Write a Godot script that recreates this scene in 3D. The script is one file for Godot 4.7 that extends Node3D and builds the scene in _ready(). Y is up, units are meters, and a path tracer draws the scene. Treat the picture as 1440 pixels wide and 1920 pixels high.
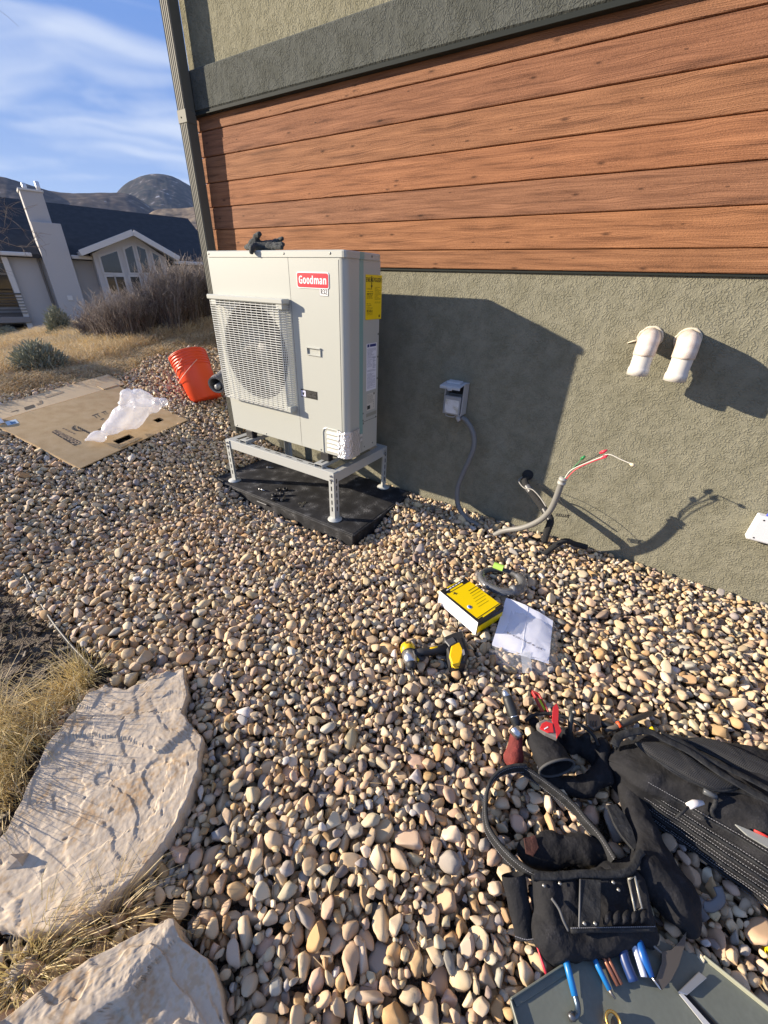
extends Node3D
# Heat pump on a gravel strip beside a house, hills behind. World: x along the house wall, y up, z away from the wall; metres.

const F := 740.0
const RIGHT := Vector3(0.8397232, 0.03181788, -0.54208171)
const DOWN := Vector3(0.29550376, -0.86429591, 0.40702592)
const FWD := Vector3(-0.4555683, -0.50197629, -0.73517163)
const EYE := Vector3(0, 1.35, 2.314)

var rng := RandomNumberGenerator.new()
var M := {}
var taken := {}

func _ready() -> void:
	rng.seed = 7
	make_camera()
	make_sky()
	make_sun()
	make_materials()
	build_terrain()
	build_house()
	build_far()
	build_stones()
	build_heat_pump()
	build_wall_things()
	build_left_things()
	build_tools()
	build_bags()
	build_gravel()
	build_plants()

# ---------- photo pixels to places ----------
func ray(px: float, py: float) -> Vector3:
	return (RIGHT * (px - 720.0) + DOWN * (py - 960.0) + FWD * F) / F

func pw(px: float, py: float, z: float) -> Vector3:
	var d := ray(px, py)
	return EYE + d * ((z - EYE.z) / d.z)

func ph(px: float, py: float, y: float) -> Vector3:
	var d := ray(px, py)
	return EYE + d * ((y - EYE.y) / d.y)

func pd(px: float, py: float, depth: float) -> Vector3:
	return EYE + ray(px, py) * depth

func pg(px: float, py: float, lift := 0.0) -> Vector3:
	var d := ray(px, py)
	var t := 0.4
	var last := t
	while t < 60.0:
		var p := EYE + d * t
		if p.y < ground(p.x, p.z) + lift:
			break
		last = t
		t *= 1.02
	for i in 20:
		var m := (t + last) / 2.0
		var p := EYE + d * m
		if p.y < ground(p.x, p.z) + lift:
			t = m
		else:
			last = m
	return EYE + d * t

func ss(a: float, b: float, x: float) -> float:
	return smoothstep(a, b, x)

# height of the ground: flat beside the house, rising to the field beyond its corner, then falling away
func ground(x: float, z: float) -> float:
	var y := 0.0
	if x < -2.3:
		var t := -2.3 - x
		y = 0.19 * t - 0.02 + 0.02 * exp(-t * 3.0)
		if t > 2.5:
			y = 0.455 + 0.055 * (1.0 - exp(-(t - 2.5) * 3.4)) 
		y = maxf(y, 0.0)
		y += 0.16 * ss(-2.9, -4.2, x) * clampf(0.35 - z, 0.0, 6.0) * (1.0 - 0.5 * ss(1.0, 5.0, 0.35 - z))
		y -= 0.14 * ss(-4.6, -8.0, x) * clampf(z + 0.6, 0.0, 6.0)
		var d := sqrt(x * x + z * z)
		y -= 2.3 * ss(5.4, 22.0, d)
	elif x < -0.9 and z < 1.3:
		var gap := Vector2(maxf(0.0, absf(x + 1.85) - 0.66), maxf(0.0, z - 0.735)).length()
		y -= 0.066 * exp(-pow(gap / 0.20, 2.0)) * ss(-2.3, -2.1, x) * ss(0.25, 0.6, z)
	return y

# ---------- naming ----------
func numbered(called: String) -> String:
	var n: int = taken.get(called, 0)
	taken[called] = n + 1
	return called if n == 0 else "%s_%03d" % [called, n]

func tag(o: Node, label: String, category: String, group := "") -> Node:
	o.set_meta("label", label)
	o.set_meta("category", category)
	if group:
		o.set_meta("group", group)
	return o

func thing(called: String, label: String, category: String, at := Vector3.ZERO, group := "") -> Node3D:
	var o := Node3D.new()
	o.name = numbered(called)
	add_child(o)
	o.position = at
	tag(o, label, category, group)
	return o

func part(called: String, mesh: Mesh, material: Material, parent: Node = self, at := Transform3D()) -> MeshInstance3D:
	var o := MeshInstance3D.new()
	o.mesh = mesh
	o.material_override = material
	if parent == self:
		o.name = numbered(called)
		add_child(o)
	else:
		o.name = called
		parent.add_child(o, true)
	o.transform = at
	return o

func struct(called: String, mesh: Mesh, material: Material, label := "") -> MeshInstance3D:
	var o := part(called, mesh, material)
	o.set_meta("kind", "structure")
	if label:
		o.set_meta("label", label)
	return o

# ---------- mesh building ----------
func start(smooth := false) -> SurfaceTool:
	var st := SurfaceTool.new()
	st.begin(Mesh.PRIMITIVE_TRIANGLES)
	st.set_smooth_group(0 if smooth else -1)
	return st

func done(st: SurfaceTool) -> ArrayMesh:
	st.generate_normals()
	return st.commit()

# a triangle turned so that it faces away from «inside»
func tri(st: SurfaceTool, a: Vector3, b: Vector3, c: Vector3, inside: Vector3) -> void:
	var n := (b - a).cross(c - a)
	st.add_vertex(a)
	if n.dot((a + b + c) / 3.0 - inside) > 0.0:
		st.add_vertex(c)
		st.add_vertex(b)
	else:
		st.add_vertex(b)
		st.add_vertex(c)

func quad(st: SurfaceTool, a: Vector3, b: Vector3, c: Vector3, d: Vector3, inside: Vector3) -> void:
	tri(st, a, b, c, inside)
	tri(st, a, c, d, inside)

# box with chamfered edges
func box(st: SurfaceTool, size: Vector3, t := Transform3D(), bevel := 0.004) -> void:
	var h := size / 2.0
	var e := minf(bevel, minf(h.x, minf(h.y, h.z)) * 0.6)
	var o := t.origin
	var v := func(sx: int, sy: int, sz: int, axis: int) -> Vector3:
		var p := Vector3(sx * (h.x - (0.0 if axis == 0 else e)), sy * (h.y - (0.0 if axis == 1 else e)), sz * (h.z - (0.0 if axis == 2 else e)))
		return t * p
	for s in [-1, 1]:
		quad(st, v.call(s, -1, -1, 0), v.call(s, 1, -1, 0), v.call(s, 1, 1, 0), v.call(s, -1, 1, 0), o)
		quad(st, v.call(-1, s, -1, 1), v.call(1, s, -1, 1), v.call(1, s, 1, 1), v.call(-1, s, 1, 1), o)
		quad(st, v.call(-1, -1, s, 2), v.call(1, -1, s, 2), v.call(1, 1, s, 2), v.call(-1, 1, s, 2), o)
	if e <= 0.0:
		return
	for a in [-1, 1]:
		for b in [-1, 1]:
			quad(st, v.call(a, b, -1, 0), v.call(a, b, 1, 0), v.call(a, b, 1, 1), v.call(a, b, -1, 1), o)
			quad(st, v.call(a, -1, b, 0), v.call(a, 1, b, 0), v.call(a, 1, b, 2), v.call(a, -1, b, 2), o)
			quad(st, v.call(-1, a, b, 1), v.call(1, a, b, 1), v.call(1, a, b, 2), v.call(-1, a, b, 2), o)
			for c in [-1, 1]:
				tri(st, v.call(a, b, c, 0), v.call(a, b, c, 1), v.call(a, b, c, 2), o)

func boxm(size: Vector3, bevel := 0.004) -> ArrayMesh:
	var st := start()
	box(st, size, Transform3D(), bevel)
	return done(st)

func at(x: float, y: float, z: float) -> Transform3D:
	return Transform3D(Basis(), Vector3(x, y, z))

# basis with its x axis along «dir» and y near «up»
func along(dir: Vector3, up := Vector3.UP) -> Basis:
	var x := dir.normalized()
	var z := x.cross(up)
	if z.length() < 0.001:
		z = x.cross(Vector3.RIGHT if absf(x.x) < 0.9 else Vector3.FORWARD)
	z = z.normalized()
	return Basis(x, z.cross(x).normalized(), z)

# bar of a rectangular section from a to b
func bar(st: SurfaceTool, a: Vector3, b: Vector3, high: float, wide: float, bevel := 0.001, up := Vector3.UP) -> void:
	box(st, Vector3(a.distance_to(b), high, wide), Transform3D(along(b - a, up), (a + b) / 2.0), bevel)

# round tube through points, with one radius or one per point
func tube(st: SurfaceTool, pts: Array, radius, sides := 8, caps := true, flat := 1.0) -> void:
	var n := pts.size()
	var rings: Array = []
	var up := Vector3.UP
	var first: Vector3 = (pts[1] - pts[0]).normalized()
	if absf(first.dot(up)) > 0.9:
		up = Vector3.RIGHT
	var side := first.cross(up).normalized()
	for i in n:
		var dir: Vector3 = ((pts[mini(i + 1, n - 1)] - pts[maxi(i - 1, 0)]) as Vector3).normalized()
		side = (side - dir * side.dot(dir)).normalized()
		var over := dir.cross(side)
		var r: float = radius[i] if radius is Array else radius
		var ring: Array = []
		for k in sides:
			var a := TAU * k / sides
			ring.append(pts[i] + side * cos(a) * r + over * sin(a) * r * flat)
		rings.append(ring)
	for i in n - 1:
		var mid: Vector3 = (pts[i] + pts[i + 1]) / 2.0
		for k in sides:
			quad(st, rings[i][k], rings[i][(k + 1) % sides], rings[i + 1][(k + 1) % sides], rings[i + 1][k], mid)
	if caps:
		for k in sides:
			tri(st, pts[0], rings[0][k], rings[0][(k + 1) % sides], pts[1])
			tri(st, pts[n - 1], rings[n - 1][k], rings[n - 1][(k + 1) % sides], pts[n - 2])

func tubem(pts: Array, radius, sides := 8, caps := true, flat := 1.0) -> ArrayMesh:
	var st := start(true)
	tube(st, pts, radius, sides, caps, flat)
	return done(st)

# smooth curve through points
func curve(pts: Array, steps := 8) -> Array:
	var out: Array = []
	var n := pts.size()
	for i in n - 1:
		var a: Vector3 = pts[maxi(i - 1, 0)]
		var b: Vector3 = pts[i]
		var c: Vector3 = pts[i + 1]
		var d: Vector3 = pts[mini(i + 2, n - 1)]
		for k in steps:
			out.append(b.cubic_interpolate(c, a, d, float(k) / steps))
	out.append(pts[n - 1])
	return out

# turned profile of (radius, height) points round y
func lathe(st: SurfaceTool, profile: Array, sides := 24, t := Transform3D(), from := 0.0, to := TAU) -> void:
	for i in profile.size() - 1:
		var p: Vector2 = profile[i]
		var q: Vector2 = profile[i + 1]
		var n := Vector2(q.y - p.y, p.x - q.x)
		for k in sides:
			var a := lerpf(from, to, float(k) / sides)
			var b := lerpf(from, to, float(k + 1) / sides)
			var m := (a + b) / 2.0
			var mid := t * Vector3(cos(m) * (p.x + q.x) / 2.0 - cos(m) * n.x, (p.y + q.y) / 2.0 - n.y, sin(m) * (p.x + q.x) / 2.0 - sin(m) * n.x)
			var A := t * Vector3(cos(a) * p.x, p.y, sin(a) * p.x)
			var B := t * Vector3(cos(b) * p.x, p.y, sin(b) * p.x)
			var C := t * Vector3(cos(b) * q.x, q.y, sin(b) * q.x)
			var D := t * Vector3(cos(a) * q.x, q.y, sin(a) * q.x)
			if p.x > 0.0:
				tri(st, A, B, C if q.x > 0.0 else D, mid)
			if q.x > 0.0:
				tri(st, A if p.x > 0.0 else B, C, D, mid)

func lathem(profile: Array, sides := 24, smooth := true) -> ArrayMesh:
	var st := start(smooth)
	lathe(st, profile, sides)
	return done(st)

# flat outline (in x and y of «t») pushed to «depth» along its z, with a small bevel of the front edge
func slab(st: SurfaceTool, outline: PackedVector2Array, depth: float, t := Transform3D(), bevel := 0.0) -> void:
	var n := outline.size()
	var front := outline
	if bevel > 0.0:
		var cut := Geometry2D.offset_polygon(outline, -bevel)
		if cut.size() == 1 and cut[0].size() == n:
			front = cut[0]
			var best := 0
			for k in n:
				if front[k].distance_to(outline[0]) < front[best].distance_to(outline[0]):
					best = k
			var turned := PackedVector2Array()
			for k in n:
				turned.append(front[(k + best) % n])
			front = turned
		else:
			bevel = 0.0
	var h := depth / 2.0
	var ids := Geometry2D.triangulate_polygon(outline)
	var idf := Geometry2D.triangulate_polygon(front)
	for k in range(0, idf.size(), 3):
		tri(st, t * v3(front[idf[k]], h), t * v3(front[idf[k + 1]], h), t * v3(front[idf[k + 2]], h), t * v3(front[idf[k]], h - 1.0))
	for k in range(0, ids.size(), 3):
		tri(st, t * v3(outline[ids[k]], -h), t * v3(outline[ids[k + 1]], -h), t * v3(outline[ids[k + 2]], -h), t * v3(outline[ids[k]], 1.0))
	var cw := Geometry2D.is_polygon_clockwise(outline)
	for k in n:
		var a := outline[k]
		var b := outline[(k + 1) % n]
		var side := (b - a).orthogonal().normalized() * (1.0 if cw else -1.0)
		var mid := (a + b) / 2.0
		var inside := t * v3(mid - side, 0.0)
		quad(st, t * v3(a, -h), t * v3(b, -h), t * v3(b, h - bevel), t * v3(a, h - bevel), inside)
		if bevel > 0.0:
			quad(st, t * v3(a, h - bevel), t * v3(b, h - bevel), t * v3(front[(k + 1) % n], h), t * v3(front[k], h), inside)

func slabm(outline: PackedVector2Array, depth: float, bevel := 0.0) -> ArrayMesh:
	var st := start()
	slab(st, outline, depth, Transform3D(), bevel)
	return done(st)

func v3(p: Vector2, z: float) -> Vector3:
	return Vector3(p.x, p.y, z)

func round_rect(w: float, h: float, r: float, steps := 4) -> PackedVector2Array:
	var out := PackedVector2Array()
	for c in [[1, 1, 0.0], [-1, 1, PI / 2], [-1, -1, PI], [1, -1, PI * 1.5]]:
		for k in steps + 1:
			var a: float = c[2] + PI / 2 * k / steps
			out.append(Vector2(c[0] * (w / 2 - r) + cos(a) * r, c[1] * (h / 2 - r) + sin(a) * r))
	return out

# a sheet of points [row][column], one-sided smooth, facing «to»
func sheet(st: SurfaceTool, rows: Array, to: Vector3, wrap := false, uv := false) -> void:
	var nr := rows.size()
	var nc: int = rows[0].size()
	for i in nr - 1:
		for j in (nc if wrap else nc - 1):
			var j2 := (j + 1) % nc
			var q := [rows[i][j], rows[i][j2], rows[i + 1][j2], rows[i + 1][j]]
			var w := [Vector2(float(j) / (nc - 1), float(i) / (nr - 1)), Vector2(float(j + 1) / (nc - 1), float(i) / (nr - 1)), Vector2(float(j + 1) / (nc - 1), float(i + 1) / (nr - 1)), Vector2(float(j) / (nc - 1), float(i + 1) / (nr - 1))]
			var n: Vector3 = (q[1] - q[0]).cross(q[2] - q[0]) + (q[2] - q[0]).cross(q[3] - q[0])
			var order := [0, 2, 1, 0, 3, 2] if n.dot(to) > 0.0 else [0, 1, 2, 0, 2, 3]
			for k in order:
				if uv:
					st.set_uv(w[k])
				st.add_vertex(q[k])

# a flat rectangle with uvs, lying in x and y of its own axes, facing +z
func card(w: float, h: float) -> ArrayMesh:
	var q := QuadMesh.new()
	q.size = Vector2(w, h)
	var a := q.get_mesh_arrays()
	var m := ArrayMesh.new()
	m.add_surface_from_arrays(Mesh.PRIMITIVE_TRIANGLES, a)
	return m

func text(words: String, height: float, deep := 0.0006, bold := true, serif := false) -> TextMesh:
	var t := TextMesh.new()
	var f := SystemFont.new()
	f.font_names = PackedStringArray(["Droid Serif" if serif else "Droid Sans"])
	f.font_weight = 700 if bold else 400
	t.font = f
	t.text = words
	t.font_size = 64
	t.pixel_size = height / 46.0
	t.depth = deep
	t.curve_step = 4.0
	return t

# ---------- materials ----------
func lin(r: float, g: float, b: float) -> Color:
	return Color(r, g, b).linear_to_srgb()

func mat(r: float, g: float, b: float, rough := 0.8, metal := 0.0, spec := 0.5) -> StandardMaterial3D:
	var m := StandardMaterial3D.new()
	m.albedo_color = lin(r, g, b)
	m.roughness = rough
	m.metallic = metal
	m.metallic_specular = spec
	return m

func noise(freq: float, seed_: int, octaves := 3, type := FastNoiseLite.TYPE_SIMPLEX_SMOOTH) -> FastNoiseLite:
	var n := FastNoiseLite.new()
	n.noise_type = type
	n.seed = seed_
	n.frequency = freq
	n.fractal_octaves = octaves
	return n

func noise_image(n: FastNoiseLite, w: int, h: int) -> PackedByteArray:
	var im := n.get_seamless_image(w, h, false, false, 0.12, true)
	im.convert(Image.FORMAT_L8)
	return im.get_data()

func grey_texture(data: PackedByteArray, w: int, h: int) -> ImageTexture:
	return ImageTexture.create_from_image(Image.create_from_data(w, h, false, Image.FORMAT_L8, data))

# colour texture: the grey values looked up between colours (linear stops)
func ramp_texture(data: PackedByteArray, w: int, h: int, stops: Array) -> ImageTexture:
	var lut: Array = []
	for i in 256:
		var t := i / 255.0
		var c: Color = stops[0][1]
		for k in stops.size() - 1:
			if t >= stops[k][0]:
				c = (stops[k][1] as Color).lerp(stops[k + 1][1], clampf((t - stops[k][0]) / (stops[k + 1][0] - stops[k][0]), 0, 1))
		c = c.linear_to_srgb()
		lut.append([int(c.r * 255), int(c.g * 255), int(c.b * 255)])
	var out := PackedByteArray()
	out.resize(w * h * 3)
	for i in w * h:
		var l: Array = lut[data[i]]
		out[i * 3] = l[0]
		out[i * 3 + 1] = l[1]
		out[i * 3 + 2] = l[2]
	return ImageTexture.create_from_image(Image.create_from_data(w, h, false, Image.FORMAT_RGB8, out))

func triplanar(m: StandardMaterial3D, metres: float, world := false) -> StandardMaterial3D:
	m.uv1_triplanar = true
	m.uv1_world_triplanar = world
	m.uv1_scale = Vector3.ONE / metres
	m.uv1_triplanar_sharpness = 4.0
	return m

func relief(m: StandardMaterial3D, t: Texture2D, centimetres: float) -> StandardMaterial3D:
	m.heightmap_enabled = true
	m.heightmap_texture = t
	m.heightmap_scale = centimetres
	return m

# ---------- camera, sky, sun ----------
func make_camera() -> void:
	var c := Camera3D.new()
	c.name = "camera"
	add_child(c)
	c.transform = Transform3D(Basis(RIGHT, -DOWN, -FWD), EYE).orthonormalized()
	c.fov = rad_to_deg(2.0 * atan(960.0 / F))
	c.near = 0.05
	c.far = 6000.0
	c.current = true

func make_sky() -> void:
	var w := 2048
	var h := 1024
	var streak := noise(1.0, 11, 5)
	streak.frequency = 1.0
	streak.fractal_gain = 0.55
	var soft := noise(1.0, 23, 3)
	var im := Image.create(w, h, false, Image.FORMAT_RGBF)
	for y in h:
		var el := PI / 2 - PI * (y + 0.5) / h
		var s := sin(el)
		var base := Color(0.105, 0.25, 0.66).lerp(Color(0.46, 0.64, 0.92), pow(clampf(1.0 - s, 0, 1), 5.0))
		if s < 0:
			base = Color(0.30, 0.30, 0.28)
		for x in w:
			var c := base
			if s > 0.0:
				var az := TAU * (x + 0.5) / w
				var flat := 1.0 / (s + 0.16)
				var u := cos(az) * cos(el) * flat
				var v := sin(az) * cos(el) * flat
				# long thin streaks of high cloud, drawn out along one wind direction
				var along_ := u * 0.75 + v * 0.66
				var across_ := -u * 0.66 + v * 0.75
				var n := streak.get_noise_3d(along_ * 0.8 + soft.get_noise_2d(u * 0.6, v * 0.6) * 0.5, across_ * 3.2 + soft.get_noise_2d(u + 40, v) * 0.5, 0.0)
				var m := soft.get_noise_2d(u * 0.45 + 9.0, v * 0.45)
				var veil := clampf(n * 1.25 + m * 0.9 + 0.20, 0.0, 1.0)
				veil = clampf(veil * 0.85 + 0.45 * exp(-s * 7.0), 0.0, 0.95)
				c = base.lerp(Color(0.78, 0.84, 0.95), veil * 0.72)
			im.set_pixel(x, y, c)
	var pan := PanoramaSkyMaterial.new()
	pan.panorama = ImageTexture.create_from_image(im)
	var sky := Sky.new()
	sky.sky_material = pan
	var e := Environment.new()
	e.background_mode = Environment.BG_SKY
	e.sky = sky
	e.background_energy_multiplier = 0.52
	e.tonemap_mode = Environment.TONE_MAPPER_LINEAR
	e.tonemap_exposure = 2.15
	e.fog_enabled = true
	e.fog_density = 0.00008
	e.fog_light_color = Color(0.72, 0.82, 1.0)
	e.sdfgi_enabled = true
	e.ssao_enabled = true
	e.ssil_enabled = true
	var we := WorldEnvironment.new()
	we.name = "world_environment"
	we.environment = e
	add_child(we)

func make_sun() -> void:
	var l := DirectionalLight3D.new()
	l.name = "sun"
	l.light_energy = 1.6
	l.light_color = Color(1.0, 0.94, 0.85)
	l.light_angular_distance = 0.53
	l.shadow_enabled = true
	add_child(l)
	l.look_at_from_position(Vector3.ZERO, Vector3(1.16, -0.42, -0.65), Vector3.UP)

# ---------- soft bodies: tapered capsules joined smoothly and meshed as surface nets ----------
# caps: [a, b, radius at a, radius at b]; k: how softly they join; bump: optional noise added to the distance
func blob(caps: Array, k: float, cell: float, bump: FastNoiseLite = null, bump_size := 0.0) -> ArrayMesh:
	var lo := Vector3(1e9, 1e9, 1e9)
	var hi := -lo
	for c in caps:
		var r := maxf(c[2], c[3]) + k * 2.0 + bump_size + cell * 2.0
		lo = lo.min(c[0] - Vector3.ONE * r).min(c[1] - Vector3.ONE * r)
		hi = hi.max(c[0] + Vector3.ONE * r).max(c[1] + Vector3.ONE * r)
	var nx := int((hi.x - lo.x) / cell) + 2
	var ny := int((hi.y - lo.y) / cell) + 2
	var nz := int((hi.z - lo.z) / cell) + 2
	var sum := PackedFloat32Array()
	sum.resize(nx * ny * nz)
	for c in caps:
		var a: Vector3 = c[0]
		var ab: Vector3 = c[1] - a
		var len2 := maxf(ab.length_squared(), 1e-9)
		var r := maxf(c[2], c[3]) + k * 4.0 + cell * 2.0 + bump_size
		var l := ((a.min(c[1]) - Vector3.ONE * r - lo) / cell).floor()
		var h := ((a.max(c[1]) + Vector3.ONE * r - lo) / cell).ceil()
		for z in range(maxi(0, int(l.z)), mini(nz, int(h.z) + 1)):
			for y in range(maxi(0, int(l.y)), mini(ny, int(h.y) + 1)):
				for x in range(maxi(0, int(l.x)), mini(nx, int(h.x) + 1)):
					var p := lo + Vector3(x, y, z) * cell
					var t := clampf((p - a).dot(ab) / len2, 0.0, 1.0)
					var d: float = p.distance_to(a + ab * t) - lerpf(c[2], c[3], t)
					sum[(z * ny + y) * nx + x] += exp(-d / k)
	var val := PackedFloat32Array()
	val.resize(nx * ny * nz)
	for z in nz:
		for y in ny:
			for x in nx:
				var i := (z * ny + y) * nx + x
				var v := 1.0 if sum[i] < 1e-12 else -k * log(sum[i])
				if bump and absf(v) < cell * 3.0 + bump_size * 2.0:
					v += bump.get_noise_3dv(lo + Vector3(x, y, z) * cell) * bump_size
				val[i] = v
	var ids := {}
	var pts: Array[Vector3] = []
	var step := [1, nx, nx * ny]
	for z in nz - 1:
		for y in ny - 1:
			for x in nx - 1:
				var i := (z * ny + y) * nx + x
				var at_ := Vector3.ZERO
				var n := 0
				for e in 12:
					var axis := e / 4
					var o1 := (axis + 1) % 3
					var o2 := (axis + 2) % 3
					var base := Vector3i.ZERO
					base[o1] = e & 1
					base[o2] = (e >> 1) & 1
					var ia: int = i + base.x * step[0] + base.y * step[1] + base.z * step[2]
					var ib: int = ia + step[axis]
					if (val[ia] < 0.0) != (val[ib] < 0.0):
						var p := Vector3(base)
						p[axis] += val[ia] / (val[ia] - val[ib])
						at_ += p
						n += 1
				if n:
					ids[i] = pts.size()
					pts.append(lo + (Vector3(x, y, z) + at_ / n) * cell)
	var idx := PackedInt32Array()
	for z in range(1, nz - 1):
		for y in range(1, ny - 1):
			for x in range(1, nx - 1):
				var i := (z * ny + y) * nx + x
				for axis in 3:
					var j: int = i + step[axis]
					if (val[i] < 0.0) == (val[j] < 0.0):
						continue
					var s1: int = step[(axis + 1) % 3]
					var s2: int = step[(axis + 2) % 3]
					if not (ids.has(i) and ids.has(i - s1) and ids.has(i - s2) and ids.has(i - s1 - s2)):
						continue
					var q := [ids[i], ids[i - s1], ids[i - s1 - s2], ids[i - s2]]
					if val[i] < 0.0:
						q.reverse()
					for w in [0, 1, 2, 0, 2, 3]:
						idx.append(q[w])
	var st := SurfaceTool.new()
	st.begin(Mesh.PRIMITIVE_TRIANGLES)
	st.set_smooth_group(0)
	for p in pts:
		st.add_vertex(p)
	for w in idx:
		st.add_index(w)
	st.generate_normals()
	return st.commit()

# outline given as photo pixels on the level y, pushed up and down by half «thick»
func flat_shape(px: Array, y: float, thick: float, bevel := 0.0) -> ArrayMesh:
	var o := PackedVector2Array()
	for p in px:
		var q := ph(p[0], p[1], y)
		o.append(Vector2(q.x, -q.z))
	var st := start()
	slab(st, o, thick, Transform3D(Basis(Vector3.RIGHT, Vector3.FORWARD, Vector3.UP), Vector3(0, y, 0)), bevel)
	return done(st)

# a row of short stitches along a path
func stitches(path: Array, gap: float, size: float, lift := 0.0) -> ArrayMesh:
	var st := start()
	var left := 0.0
	for i in path.size() - 1:
		var a: Vector3 = path[i]
		var b: Vector3 = path[i + 1]
		var l := a.distance_to(b)
		var t := left
		while t < l:
			var p := a.lerp(b, t / l)
			box(st, Vector3(gap * 0.62, size, size), Transform3D(along(b - a), p), 0.0)
			t += gap
		left = t - l
	return done(st)

func make_materials() -> void:
	var t0 := Time.get_ticks_msec()
	# stucco: short worm-like ridges over a grainy float coat
	var w := 1024
	var warp := noise(0.031, 5, 2)
	warp.domain_warp_enabled = true
	warp.domain_warp_amplitude = 22.0
	warp.domain_warp_frequency = 0.03
	warp.fractal_type = FastNoiseLite.FRACTAL_RIDGED
	var a := noise_image(warp, w, w)
	var b := noise_image(noise(0.12, 6, 2), w, w)
	var c := noise_image(noise(0.012, 8, 2), w, w)
	var hgt := PackedByteArray()
	hgt.resize(w * w)
	for i in w * w:
		var ridge := ss(110.0, 205.0, a[i]) * (0.25 + 0.75 * ss(70.0, 170.0, c[i]))
		hgt[i] = int(clampf(ridge * 175.0 + b[i] * 0.28, 0, 255))
	var stucco_relief := grey_texture(hgt, w, w)
	M.blotch_raw = noise_image(noise(0.008, 31, 5), 512, 512)
	M.grain_raw = noise_image(noise(0.09, 33, 3), 512, 512)
	var mix := PackedByteArray()
	mix.resize(512 * 512)
	for i in 512 * 512:
		mix[i] = int(clampf(M.blotch_raw[i] * 0.6 + M.grain_raw[i] * 0.4, 0, 255))
	M.mix_raw = mix
	M.grain = grey_texture(M.grain_raw, 512, 512)
	M.blotch = grey_texture(M.blotch_raw, 512, 512)
	var stucco := func(r: float, g: float, bb: float, deep: float) -> StandardMaterial3D:
		var m := mat(1, 1, 1, 0.95, 0, 0.25)
		m.albedo_texture = ramp_texture(mix, 512, 512, [[0.25, Color(r * 0.86, g * 0.86, bb * 0.84)], [0.5, Color(r, g, bb)], [0.75, Color(r * 1.12, g * 1.12, bb * 1.13)]])
		triplanar(m, 0.60, true)
		return relief(m, stucco_relief, deep)
	M.stucco = stucco.call(0.215, 0.205, 0.150, 0.34)
	M.stucco_up = stucco.call(0.225, 0.213, 0.150, 0.42)
	M.stucco_band = stucco.call(0.092, 0.097, 0.086, 0.40)
	# stained rough-sawn wood, several boards
	M.wood = []
	for k in 3:
		M.wood.append(wood(k))
	M.flash = mat(0.020, 0.024, 0.022, 0.75, 0.0, 0.3)
	M.spout = mat(0.115, 0.112, 0.090, 0.6, 0.0, 0.35)
	M.spout_dark = mat(0.20, 0.195, 0.15, 0.5)
	# soil
	M.soil = mat(1, 1, 1, 0.98)
	M.soil.albedo_texture = ramp_texture(mix, 512, 512, [[0.2, Color(0.06, 0.046, 0.034)], [0.5, Color(0.14, 0.108, 0.078)], [0.8, Color(0.24, 0.19, 0.14)]])
	triplanar(M.soil, 0.5, true)
	relief(M.soil, M.grain, 1.2)
	# dry field
	M.field = mat(1, 1, 1, 0.98)
	M.field.albedo_texture = ramp_texture(mix, 512, 512, [[0.25, Color(0.26, 0.19, 0.10)], [0.5, Color(0.44, 0.335, 0.19)], [0.75, Color(0.56, 0.45, 0.27)]])
	triplanar(M.field, 1.7, true)
	relief(M.field, M.grain, 3.0)
	# pebbles: colour comes from each copy, the texture only mottles it
	M.pebble = mat(1, 1, 1, 0.78, 0, 0.35)
	M.pebble.vertex_color_use_as_albedo = true
	M.pebble.albedo_texture = ramp_texture(mix, 512, 512, [[0.22, Color(0.62, 0.57, 0.52)], [0.42, Color(0.90, 0.88, 0.86)], [0.6, Color(1, 1, 1)], [0.8, Color(0.92, 0.84, 0.76)]])
	triplanar(M.pebble, 0.11)
	print("materials ", Time.get_ticks_msec() - t0)

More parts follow.
